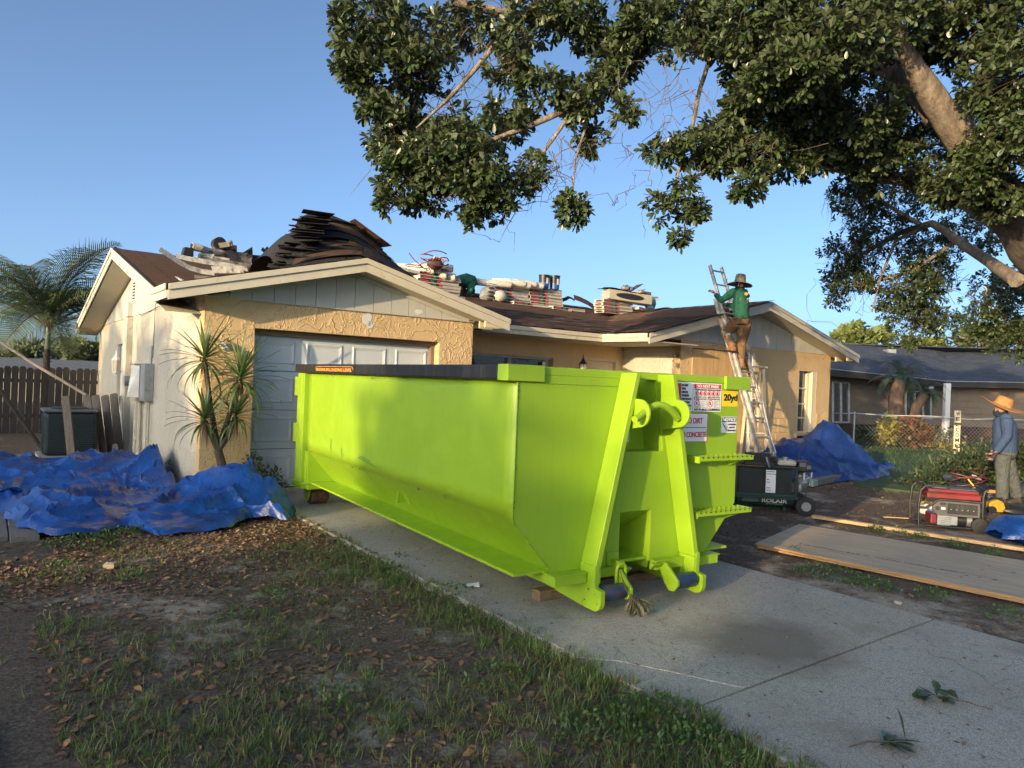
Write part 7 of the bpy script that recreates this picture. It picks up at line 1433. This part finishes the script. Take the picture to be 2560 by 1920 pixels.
# --- man climbing the ladder
YM = 13.55; base = at(1850, 920, YM); man = thing('person', 'worker in a green long sleeved shirt, brown trousers and wide hat climbing the ladder', 'person', base)
A = lambda x, y, Y=YM: at(x, y, Y)-base
sho = [A(1833, 731), A(1868, 733)]; nk = A(1851, 722); chest = A(1852, 748); waist = A(1853, 785); pel = A(1852, 803)
elL, haL = A(1803, 751, 13.5), A(1786, 733, 13.62); elR, haR = A(1836, 765, 13.72), A(1813, 762, 13.85)
knL, anL = A(1813, 832, 13.82), A(1830, 862, 13.60); knR, anR = A(1854, 856, 13.66), A(1852, 900, 13.58)
hipL, hipR = A(1842, 809), A(1862, 811)
m_ = MB(); head(m_, A(1850, 713), DH+Vector((-.25, 0, 0))); m_.tube([nk-Z3*.03, A(1850, 716)], [.06, .055], 10); m_.tube([sho[0], elL, elL.lerp(haL, .9)], [.05, .04, .028], 8); m_.tube([sho[1], elR, elR.lerp(haR, .9)], [.05, .04, .028], 8)
hand(m_, elL.lerp(haL, .93), haL-elL, Z3, 1.15, .9); hand(m_, elR.lerp(haR, .93), haR-elR, Z3, 1.1, .9); m_.tube([nk, chest, waist, pel], [.06, .13, .12, .14], 12); m_.tube([hipL, knL, anL], [.08, .055, .04], 10); m_.tube([hipR, knR, anR], [.08, .055, .04], 10); fuse(m_, 'body', M_SKIN, man, .011, 3)
m_ = MB(); m_.tube([nk+Z3*.02, nk-Z3*.05, chest, A(1853, 768), waist, A(1855, 799)], [.075, .13, .185, .19, .182, .178], 18, flat=.78); m_.tube([sho[1], sho[0]], [.078, .078], 12)
m_.tube([sho[0]+Vector((.06, 0, 0)), sho[0], sho[0].lerp(elL, .5), elL, elL.lerp(haL, .5), elL.lerp(haL, .85)], [.09, .088, .076, .066, .055, .045], 12); m_.tube([sho[1], sho[1].lerp(elR, .5), elR, elR.lerp(haR, .85)], [.085, .075, .062, .045], 12); fuse(m_, 'shirt', M_SHG, man, .014, 6)
m_ = MB(); m_.tube([A(1854, 795), A(1853, 803), A(1853, 812)], [.178, .190, .16], 18, flat=.85); m_.tube([hipL+Z3*.03, hipL.lerp(knL, .5), knL, knL.lerp(anL, .5), anL-Z3*.0], [.125, .115, .092, .085, .075], 14); m_.tube([hipR+Z3*.04, hipR.lerp(knR, .45), knR, knR.lerp(anR, .5), anR], [.130, .120, .092, .088, .078], 14); fuse(m_, 'trousers', M_PANTB, man, .014, 5)
m_ = MB(); m_.tube([A(1852, 797)-Vector((.0, .0, 0)), A(1852, 799.5)], [.186, .186], 20, flat=.86); obj('belt', m_, M_BLACK, man, smooth=60)
bt_ = MB(); so_ = MB(); boot(bt_, so_, anL+Z3*.03, A(1836, 881, 13.48), A(1817, 878, 13.70), 1.1); boot(bt_, so_, anR+Z3*.03, A(1858, 924, 13.45), A(1840, 921, 13.68), 1.1); 
fuse(bt_, 'boots', M_BOOTB, man, .012, 3); obj('soles', so_, M_SOLE, man)
m_ = MB(); m_.tube([nk-Z3*.04, A(1850, 720), A(1850, 712)], [.085, .085, .092], 14); obj('neck_gaiter', m_, M_GAIT, man, smooth=60)
hat(man, A(1850, 706.5), .235, .105, .165, Matrix.Rotation(-.05, 4, 'X') @ Matrix.Rotation(.10, 4, 'Y'), M_STRAWG, .03, -.02)
lg = A(1866, 735, YM-.155); m_ = MB(); m_.ball(lg, .035, .012, .03, 10, 6); obj('shirt_emblem', m_, M_ORG, man)
bk = (RT*1.0).normalized(); 
for k, (w, dz, mt) in enumerate(((.15, .0, M_PRW), (.18, -.032, M_PRR), (.12, -.062, M_PRW))): c_ = A(1861, 747, YM-.165)+Z3*dz; m_ = MB(); m_.box(c_.x-w/2, c_.x+w/2, c_.y-.002, c_.y+.03, c_.z-.006, c_.z+.006); obj('shirt_print', m_, mt, man)
# --- man in the straw hat standing by the brush pile, facing left
YS = 11.05; base = gz(2512, 1262); base.y = YS; m2 = thing('person', 'man in a huge orange straw hat and blue sweatshirt standing by the brush pile', 'person', Vector((at(2515, 1262, YS).x, YS, 0))); base = Vector((at(2515, 1262, YS).x, YS, 0))
A = lambda x, y, Y=YS: at(x, y, Y)-base
M_SHB = cloth('sweatshirt_blue', (.045, .075, .15), .85, .6); M_PANG = cloth('trousers_grey', (.095, .105, .10), .9, .9); M_STRAWO = mat('hat_orange_straw', (.52, .24, .075), .75, var=.25, scale=14, stretch=(1, 1, 3), bmp=.7, bscale=55, bdist=.01); M_GLV = mat('glove_dark', (.03, .03, .035), .8)
FWD = Vector((-1, -.25, 0)).normalized(); nk = A(2507, 1036); sh1 = A(2517, 1047, YS-.16); sh2 = A(2512, 1047, YS+.16); wst = A(2513, 1118); pl_ = A(2512, 1134)
el1 = A(2518, 1090, YS-.20); ha1 = A(2489, 1132, YS-.17); el2 = A(2505, 1092, YS+.2); ha2 = A(2480, 1130, YS+.15)
kn1 = A(2506, 1192, YS-.09); an1 = A(2505, 1245, YS-.10); kn2 = A(2529, 1190, YS+.1); an2 = A(2543, 1240, YS+.10)
m_ = MB(); head(m_, A(2502, 1024), FWD); m_.tube([nk-Z3*.03, A(2504, 1030)], [.06, .055], 10); m_.tube([nk, A(2512, 1065), wst, pl_], [.06, .12, .11, .13], 12)
for (s_, e_, h_) in ((sh1, el1, ha1), (sh2, el2, ha2)): m_.tube([s_, e_, h_], [.048, .04, .027], 8); hand(m_, h_, (h_-e_), -FWD+Z3*.3, 1.1, .6)
m_.tube([pl_, kn1, an1], [.08, .055, .04], 10); m_.tube([pl_, kn2, an2], [.08, .055, .04], 10); fuse(m_, 'body', M_SKIN, m2, .011, 3)
m_ = MB(); m_.tube([nk+Z3*.0, nk-Z3*.06, A(2512, 1064), A(2512, 1090), wst, A(2512, 1130)], [.07, .12, .165, .165, .16, .165], 18); m_.tube([sh2, sh1], [.085, .085], 12)
for (s_, e_, h_) in ((sh1, el1, ha1), (sh2, el2, ha2)): m_.tube([s_, s_.lerp(e_, .5), e_, e_.lerp(h_, .5), h_-(h_-e_)*.06], [.092, .082, .072, .064, .050], 12)
fuse(m_, 'sweatshirt', M_SHB, m2, .014, 6)
m_ = MB(); m_.tube([A(2513, 1122), pl_, A(2513, 1146)], [.150, .160, .135], 16); m_.tube([A(2508, 1138, YS-.08), A(2506, 1165, YS-.09), kn1, kn1.lerp(an1, .5), an1-Z3*.02], [.115, .105, .090, .088, .088], 14); m_.tube([A(2516, 1138, YS+.08), A(2522, 1165, YS+.09), kn2, kn2.lerp(an2, .5), an2-Z3*.02], [.115, .105, .090, .086, .085], 14); fuse(m_, 'trousers', M_PANG, m2, .014, 5)
bt_ = MB(); so_ = MB(); f1 = Vector((an1.x+.05, an1.y, .0)); boot(bt_, so_, an1, f1, f1+FWD*.28); f2 = Vector((an2.x+.05, an2.y, .0)); boot(bt_, so_, an2, f2, f2+FWD*.28); fuse(bt_, 'boots', mat('boot_dark', (.06, .05, .045), .8), m2, .012, 3); obj('soles', so_, M_SOLE, m2)
m_ = MB(); hand(m_, ha1+(ha1-el1)*-.04, (ha1-el1), -FWD+Z3*.3, 1.28, .6); fuse(m_, 'glove', M_GLV, m2, .008, 2); m_ = MB(); hand(m_, ha2+(ha2-el2)*-.04, (ha2-el2), -FWD+Z3*.3, 1.28, .6); fuse(m_, 'glove', M_GLV, m2, .008, 2)
m_ = MB(); m_.tube([nk-Z3*.05, A(2504, 1034), A(2501, 1027)], [.10, .088, .098], 14); m_.ball(A(2492, 1032), .055, .06, .06); fuse(m_, 'face_cloth', M_GAIT, m2, .01, 3)
hat(m2, A(2506, 1014), .305, .125, .145, Matrix.Rotation(rad(17), 4, 'Y') @ Matrix.Rotation(rad(14), 4, 'X'), M_STRAWO, .02, .05, rot=.3)
# --- worker bent over behind the bundles on the ridge
YR = 15.9; base = at(1160, 742, YR); m3 = thing('person', 'worker in a dark green top bent double on the ridge behind the shingle bundles', 'person', base); A = lambda x, y, Y=YR: at(x, y, Y)-base
hp_, bk1, bk2, nk = A(1142, 712), A(1158, 702), A(1175, 703), A(1182, 716)
m_ = MB(); head(m_, A(1176, 729), Vector((-.3, -.3, -1))); m_.tube([nk, A(1178, 724)], [.06, .055], 8); m_.tube([hp_, bk1, bk2, nk], [.12, .12, .12, .08], 10); m_.tube([nk, A(1170, 726), A(1168, 742)], [.05, .04, .03], 8); hand(m_, A(1168, 742), -Z3, -DH, 1, .6); m_.tube([hp_, A(1150, 730), A(1146, 752)], [.09, .06, .05], 8); fuse(m_, 'body', M_SKIN, m3, .014, 3)
m_ = MB(); m_.tube([A(1138, 713), A(1150, 705), A(1166, 702), A(1178, 705), A(1184, 716)], [.12, .155, .175, .165, .12], 14); m_.tube([A(1180, 712, YR-.1), A(1176, 728, YR-.12), A(1170, 738, YR-.12)], [.08, .065, .05], 10); fuse(m_, 'shirt', M_SHG, m3, .016, 6)
m_ = MB(); m_.tube([A(1140, 714), A(1148, 724), A(1152, 740), A(1150, 756)], [.13, .12, .09, .08], 12); m_.tube([A(1146, 714, YR+.15), A(1158, 730, YR+.15), A(1162, 752, YR+.1)], [.12, .10, .08], 12); fuse(m_, 'trousers', M_PANTB, m3, .016, 4)
m_ = MB(); m_.ball(A(1177, 727), .10, .10, .10, 12, 8); obj('cap', m_, M_GAIT, m3, smooth=60)
# ---------------------------------------------------------------- compressor
def wheel(par, c, r_, w, ax=(0, 1, 0), hub=None, name='wheel'):
    ax = Vector(ax).normalized(); c = Vector(c); o_ = bpy.data.objects.new(name, None); COL.objects.link(o_); o_.parent = par
    m_ = MB(); m_.tube([c-ax*w/2, c-ax*w*.42, c+ax*w*.42, c+ax*w/2], [r_*.86, r_, r_, r_*.86], 24); obj('tyre', m_, M_RUB, o_, smooth=40)
    m_ = MB(); m_.tube([c-ax*(w/2+.008), c+ax*(w/2+.008)], r_*.48, 18); m_.tube([c-ax*(w/2+.02), c+ax*(w/2+.02)], r_*.14, 10); obj('rim', m_, hub or M_STEEL, o_, smooth=40); return o_
M_CMP = mat('compressor_green', (.012, .045, .036), .5, .2, var=.3, scale=5, dirt=(.04, .035, .03)); M_BEI = mat('fuel_tank_beige', (.50, .46, .36), .55, var=.15)
t = thing('air_compressor', 'dark green wheeled air compressor with a caged body and petrol engine behind the dumpster', 'compressor', gz(1925, 1283), -.12)
m_ = MB(); m_.tube([(-.44, .22, .145), (-.40, .22, .145), (.34, .22, .145), (.38, .22, .145)], [.06, .10, .10, .06], 20); m_.box(-.30, -.26, .16, .28, 0, .08); m_.box(.2, .24, .16, .28, .01, .08); tk = obj('tank', m_, M_CMP, t, smooth=40)
lettering('ROLAIR', M_PRW, tk, (.08, .118, .150), (1, 0, 0), (0, 0, 1), .33, .052, .03); lettering('SYSTEMS', M_GALV, tk, (.08, .122, .108), (1, 0, 0), (0, 0, 1), .21, .014, .0)
m_ = MB(); m_.box(-.34, -.13, .119, .1205, .125, .17); obj('plate', m_, mat('green_grey', (.10, .14, .13), .5), t)
for (a, b, c, d, e, f) in ((-.47, -.44, 0, .03, .20, .62), (.305, .335, 0, .03, .20, .62), (-.47, -.44, .42, .45, .20, .62), (.305, .335, .42, .45, .20, .62)): m_ = MB(); m_.box(a, b, c, d, e, f); obj('cage_post', m_, M_CMP, t)
m_ = MB(); m_.box(-.48, .345, -.01, .46, .605, .625); m_.box(-.48, .345, -.01, .46, .19, .215); m_.box(-.47, .33, .002, .02, .215, .26); obj('cage_rim', m_, M_CMP, t, bevel=.004); m_ = MB(); m_.box(-.48, -.1, -.013, -.009, .612, .626); obj('worn_edge', m_, M_RUST, t)
m_ = MB()
for k in range(37): x = -.435+k*.0205; m_.box(x, x+.003, .008, .011, .26, .605)
for k in range(17): z = .27+k*.0205; m_.box(-.44, .31, .0115, .0145, z, z+.003)
stuff(obj('wire_grille', m_, M_CMP, t)); m_ = MB(); m_.box(-.40, .28, .06, .40, .25, .58); obj('inner_machinery', m_, M_BLACK, t)
m_ = MB(); m_.box(-.07, .055, -.002, .004, .27, .57); lb = obj('warning_label', m_, M_PRW, t); m_ = MB()
for z, w in ((.545, .10), (.515, .115), (.44, .03), (.405, .045), (.33, .05), (.30, .06)): m_.box(-.06, -.06+w, -.004, -.0025, z, z+.008)
obj('small_print', m_, M_PRB, lb)
m_ = MB()
for k in range(14): m_.box(-.29+k*.021, -.283+k*.021, .08, .34, .70, .77)
m_.box(-.29, .0, .1, .32, .64, .76); m_.box(-.33, .06, .08, .36, .625, .66)
for k in range(6): m_.box(-.30, .10, .07, .37, .63+k*.02, .637+k*.02)
m_.box(-.40, -.34, .1, .2, .64, .74); stuff(obj('pump_fins', m_, M_BLACK, t))
m_ = MB(); m_.box(.09, .33, .05, .33, .63, .705); ft_ = obj('fuel_tank', m_, M_BEI, t, bevel=.025); m_ = MB(); m_.tube([(.21, .18, .705), (.21, .18, .735)], .045, 12); obj('fuel_cap', m_, M_STEEL, ft_)
m_ = MB(); m_.box(.345, .52, .04, .3, .56, .70); en = obj('engine', m_, M_BLACK, t, bevel=.02)
for k in range(4): m_ = MB(); m_.box(.365, .44, .036, .0395, .635+k*.014, .640+k*.014); m_.box(.455, .51, .036, .0395, .61+k*.012, .614+k*.012); obj('engine_slot', m_, M_GALV, en)
m_ = MB(); m_.ball((.43, .15, .42), .09, .12, .13, 10, 8, .3, 2); m_.tube([(.42, .02, .56), (.42, .01, .46)], .02, 8); m_.tube([(.36, .05, .38), (.50, .05, .50)], .012, 6); m_.tube([(.50, .05, .38), (.52, .05, .5), (.53, .06, .56)], .014, 6); m_.ball((.37, .02, .35), .03, .03, .06); obj('engine_block', m_, M_STEEL, en)
m_ = MB(); m_.box(.3, .50, .10, .34, .16, .19); m_.tube([(.44, -.01, .28), (.43, -.02, .20)], .01, 6); obj('axle_plate', m_, M_CMP, t)
wheel(t, (.44, -.02, .12), .125, .07); wheel(t, (.44, .42, .12), .125, .07)
m_ = MB(); m_.tube([(.22+0*k, .2+.0*k, .0) for k in range(2)], .001, 3); 
pts = [at(1916+k*.35, 1143+k*1.2, 9.25)-Vector(t.location) for k in range(22)]; m_ = MB(); m_.tube([tuple(Matrix.Rotation(.12, 3, 'Z') @ (p+Vector((.008*math.sin(i*2.2), 0, 0)))) for i, p in enumerate(pts)], .010, 6); obj('coiled_cord', m_, M_GALV, t)
# ---------------------------------------------------------------- generator
M_GEN = mat('generator_frame', (.045, .045, .042), .5, .4, var=.3, dirt=(.10, .08, .06)); M_RED = mat('generator_red', (.20, .014, .018), .45, var=.25, dirt=(.10, .04, .035), dirt_s=4); M_GP = mat('generator_panel', (.10, .10, .09), .6, var=.2)
t = thing('portable_generator', 'red and black portable generator with a tube frame and two wheels on the dirt', 'generator', gz(2374, 1325), -.30)
for y in (0, .44):
    m_ = MB(); m_.tube([(-.34, y, .02), (-.35, y, .25), (-.33, y, .46), (-.28, y, .52), (-.20, y, .525)], .014, 8); m_.tube([(-.34, y, .25), (-.27, y, .25), (-.20, y, .30), (-.14, y, .355), (-.05, y, .365), (.34, y, .36)], .016, 8); m_.tube([(.345, y, .04), (.345, y, .42), (.36, y, .50), (.40, y, .52)], .014, 8); m_.tube([(-.34, y, .03), (.345, y, .04)], .014, 8); obj('frame_tube', m_, M_GEN, t, smooth=60)
m_ = MB(); m_.tube([(-.34, 0, .03), (-.34, .44, .03)], .014, 8); m_.tube([(-.28, 0, .52), (-.28, .44, .52)], .014, 8); m_.tube([(.38, 0, .51), (.38, .44, .51)], .014, 8); m_.tube([(.345, 0, .05), (.345, .44, .05)], .014, 8); obj('cross_tube', m_, M_GEN, t, smooth=60)
m_ = MB(); m_.box(-.25, .33, .03, .42, .375, .435); m_.box(-.255, .335, .02, .43, .43, .445); m_.box(-.235, .31, .05, .40, .445, .485); tk = obj('fuel_tank', m_, M_RED, t, bevel=.02); m_ = MB(); m_.box(-.20, -.02, .1, .35, .487, .505); obj('dirty_lid', m_, M_GP, tk, bevel=.01); m_ = MB(); m_.box(.02, .30, .12, .36, .4855, .493); obj('dirty_lid', m_, M_GP, tk)
m_ = MB(); m_.prism([(-.19, .28), (-.14, .355), (.32, .35), (.32, .17), (-.13, .17), (-.19, .23)], 'y', .005, .05); pn = obj('control_panel', m_, M_GP, t, bevel=.006)
m_ = MB(); m_.box(-.03, .29, -.002, .004, .20, .325); oc = obj('outlet_plate', m_, M_BLACK, pn); 
for k in range(5): m_ = MB(); m_.box(-.015+k*.06, .03+k*.06, -.006, -.0025, .225+.0*k, .305); obj('outlet', m_, M_GEN, pn); m_ = MB(); m_.box(.0+k*.06, .012+k*.06, -.008, -.0065, .25, .258); obj('outlet_mark', m_, M_GALV, pn)
m_ = MB(); m_.tube([(-.14, .0, .255), (-.14, -.008, .255)], .026, 14); obj('knob', m_, M_BLACK, pn); m_ = MB(); m_.box(-.10, -.055, -.002, .004, .245, .27); obj('switch', m_, M_WHITE, pn); m_ = MB(); m_.box(-.115, -.055, -.002, .004, .30, .33); obj('gauge', m_, M_BLACK, pn)
m_ = MB(); m_.box(-.12, .02, .06, .34, .04, .165); 
for k in range(5): m_.box(-.125, .025, .05, .06, .05+k*.022, .058+k*.022)
m_.box(.02, .10, .07, .3, .05, .16); obj('engine_casing', m_, M_GALV, t, bevel=.005); m_ = MB(); m_.tube([(.10, .2, .105), (.215, .2, .105)], .085, 18); obj('alternator', m_, M_BLACK, t, smooth=40); m_ = MB(); m_.tube([(.215, .2, .105), (.275, .2, .105)], .08, 18); obj('end_bell', m_, M_GALV, t, smooth=40)
m_ = MB(); m_.box(-.20, -.125, .05, .33, .05, .175); obj('recoil_cover', m_, M_RED, t, bevel=.015); m_ = MB(); m_.ball((.36, .22, .22), .035, .12, .13, 10, 8); m_.box(.30, .34, .1, .3, .2, .33); obj('silencer', m_, M_BLACK, t)
wheel(t, (.30, -.06, .09), .09, .05, hub=M_BLACK); wheel(t, (.40, .50, .09), .09, .05, hub=M_BLACK)
# ---------------------------------------------------------------- timber on the ground
pa, pb_, pc, pd = gz(1893, 1360, .05), gz(2003, 1311, .05), gz(2560, 1402, .05), gz(2560, 1497, .05)
ex = ((pd-pa).normalized()); q = ex*2.75; 
for k in (0, 1):
    z = .012+.019*k; off = ex*(-.03*k)+Vector((-ex.y, ex.x, 0))*(.012*k); a, b, c, d = pa+off, pb_+off, pb_+(pc-pb_).normalized()*2.7+off, pa+q+off
    m_ = MB(); m_.cur = 0; P = [Vector((p.x, p.y, 0)) for p in (a, d, c, b)]; m_.add([p+Z3*(z+.0185) for p in P], [(0, 1, 2, 3)]); m_.cur = 1; m_.add([p+Z3*z for p in P]+[p+Z3*(z+.0184) for p in P], [(3, 2, 1, 0)]+[(i, (i+1) % 4, 4+(i+1) % 4, 4+i) for i in range(4)])
    m_ = MB() if 0 else m_; c0 = P[0].copy(); ang = math.atan2(ex.y, ex.x); R_ = Matrix.Rotation(-ang, 3, 'Z'); m_.v = [tuple(R_ @ (Vector(v)-c0)) for v in m_.v]
    o_ = obj('plywood_sheet', m_, [M_PLY, M_PLYE], M=Matrix.Translation(c0) @ Matrix.Rotation(ang, 4, 'Z')); tag(o_, ('lower plywood sheet whose edge shows beneath the stamped one', 'upper plywood sheet with a faded black stamp line lying on the dirt by the driveway')[k], 'plywood', 'two stacked plywood sheets')
    if k:
        r2 = random.Random(2); s0 = R_ @ (gz(2010, 1362, .05)-c0); s1 = R_ @ (gz(2408, 1434, .05)-c0); m_ = MB(); dd_ = (s1-s0); n_ = 120; z2 = .0195+z
        for i in range(n_):
            if 52 < i < 58 or r2.random() < .12: continue
            p = s0+dd_*(i/n_); w = r2.uniform(.006, .013); h = r2.uniform(.010, .026)*(1.5 if (28 < i < 50 or i > 100) else 1); y0 = p.y+r2.uniform(-.006, .006); m_.box(p.x, p.x+w, y0, y0+h, z2, z2+.0006)
        stuff(obj('stamp', m_, mat('stamp_ink', (.07, .07, .08), .8), o_))
        m_ = MB()
        for i in range(16): x = r2.uniform(1.6, 2.6); y = r2.uniform(.1, 1.1); m_.plate([(x, y, z2), (x+r2.uniform(.02, .05), y+.01, z2), (x+.03, y+r2.uniform(.015, .03), z2+.004), (x+.005, y+.02, z2)], -.001)
        stuff(obj('dry_leaves', m_, M_LITTER, o_))
a = gz(2030, 1297); b = a+(gz(2560, 1381)-a)*1.25; m_ = MB(); d = (b-a); m_.box(0, d.length, -.02, .07, 0, .038); tag(obj('lumber_stud', m_, M_PINE, bevel=.003, M=Matrix.Translation(a+Z3*.012) @ Matrix.Rotation(math.atan2(d.y, d.x), 4, 'Z')), 'long pale pine stud lying along the back of the plywood', 'lumber')
a = gz(2030, 1217); b = gz(2178, 1186); d = b-a; t = thing('kerb_block', 'grey concrete kerb piece with a mint green end holding down the tarp heap', 'kerb', a, math.atan2(d.y, d.x)); m_ = MB(); m_.box(.22, d.length, -.02, .14, 0, .11); obj('block', m_, M_PAV, t, bevel=.01); m_ = MB(); m_.box(0, .2185, -.022, .142, 0, .112); obj('painted_end', m_, mat('mint_paint', (.28, .40, .34), .7, var=.15), t, bevel=.01)
m_ = MB(); p = gz(2160, 1303); m_.plate([(-.05, -.05, .01), (.05, -.05, .01), (.06, .06, .05), (-.04, .06, .05)], .004); tag(obj('shingle_scrap', m_, M_BRM, M=Matrix.Translation(p)), 'square brown shingle scrap on the dirt behind the pine stud', 'scrap')
m_ = MB(); p = gz(2245, 1297); m_.bar((-.18, .02, .015), (.2, -.02, .015), .02, .01); tag(obj('wood_stake', m_, M_PINE, M=Matrix.Translation(p)), 'thin pale wooden stake on the dirt left of the generator', 'stake')
# ---------------------------------------------------------------- tools by the brush pile
M_YEL = mat('tool_yellow', (.62, .33, .02), .5, var=.2, scale=10, dirt=(.10, .07, .03), dirt_s=8)
t = thing('nail_gun', 'scuffed yellow nail gun lying behind the right end of the generator', 'nail gun', gz(2490, 1284), -.1)
m_ = MB(); m_.prism([(-.09, .02), (.10, .02), (.13, .08), (.10, .17), (.02, .20), (-.10, .14)], 'y', 0, .09); obj('body', m_, M_YEL, t, bevel=.015); m_ = MB(); m_.tube([(-.06, .04, .05), (-.06, -.03, .05)], .055, 14); obj('magazine', m_, M_BLACK, t, smooth=40); m_ = MB(); m_.tube([(.10, .04, .15), (.16, .04, .13), (.2, .04, .06), (.24, .04, .02)], .018, 8); m_.box(-.05, .10, .02, .07, .20, .225); obj('handle', m_, M_BLACK, t)
t = thing('tool_heap', 'heap of maroon air hose, rags and small tools in front of the brush pile', 'tool heap', gz(2420, 1232), 0)
m_ = MB(); m_.tube([(.28*math.cos(a)*(1+.15*math.sin(a*1.7)), .2*math.sin(a), .16+.06*math.sin(a*1.3)+.0015*k) for k, a in enumerate(np.linspace(0, 26, 130))], .011, 6); obj('air_hose', m_, mat('hose_maroon', (.12, .035, .035), .5), t, smooth=60)
m_ = MB(); m_.ball((0, 0, .08), .34, .22, .12, 14, 8, .3, 3); obj('dark_rags', m_, M_GAIT, t, smooth=40); m_ = MB(); m_.ball((-.25, .1, .26), .15, .09, .08, 10, 7, .2, 5); obj('navy_cap', m_, mat('navy_cloth', (.02, .03, .06), .8), t, smooth=40); m_ = MB(); m_.bar((-.14, -.2, .26), (-.04, -.24, .12), .035, .02); obj('orange_level', m_, M_ORG, t); m_ = MB(); m_.plate([(.02, -.1, .27), (.16, -.1, .25), (.12, 0, .31), (.05, 0, .32)], .006); obj('paper', m_, M_WHITE, t); m_ = MB(); m_.ball((.38, -.05, .05), .3, .2, .09, 12, 7, .3, 9); obj('black_sheet', m_, M_BLACK, t, smooth=40)
t = thing('orange_tool', 'orange caulking tool on the dark rags beside the nail gun', 'tool', gz(2480, 1255), -.4); m_ = MB(); m_.box(-.07, .09, 0, .04, .14, .19); m_.box(.03, .07, 0, .04, .08, .14); obj('body', m_, mat('tool_orange', (.62, .22, .08), .5), t, bevel=.01); m_ = MB(); m_.ball((0, .02, .06), .12, .08, .08, 8, 6, .3, 2); obj('base', m_, M_BLACK, t)
t = thing('black_bag', 'flat black bag on the dirt at the feet of the man in the straw hat', 'bag', gz(2540, 1284), .1); m_ = MB(); m_.ball((0, 0, .05), .26, .15, .07, 12, 8, .25, 6); obj('bag_body', m_, M_BLACK, t, smooth=50)
t = thing('dark_sack', 'large dark sack beyond the man in the straw hat', 'sack', gz(2572, 1252), 0); m_ = MB(); m_.ball((0, 0, .14), .22, .2, .17, 12, 8, .2, 8); obj('sack_body', m_, mat('navy_sack', (.03, .035, .05), .6), t, smooth=50)
t = thing('white_jug', 'white plastic jug with a yellow top behind the left of the generator', 'jug', gz(2322, 1287), .1); m_ = MB(); m_.box(-.06, .06, 0, .12, 0, .15); obj('jug_body', m_, M_WHITE, t, bevel=.02); m_ = MB(); m_.box(-.05, .05, .02, .10, .152, .175); obj('cap', m_, M_YEL, t)
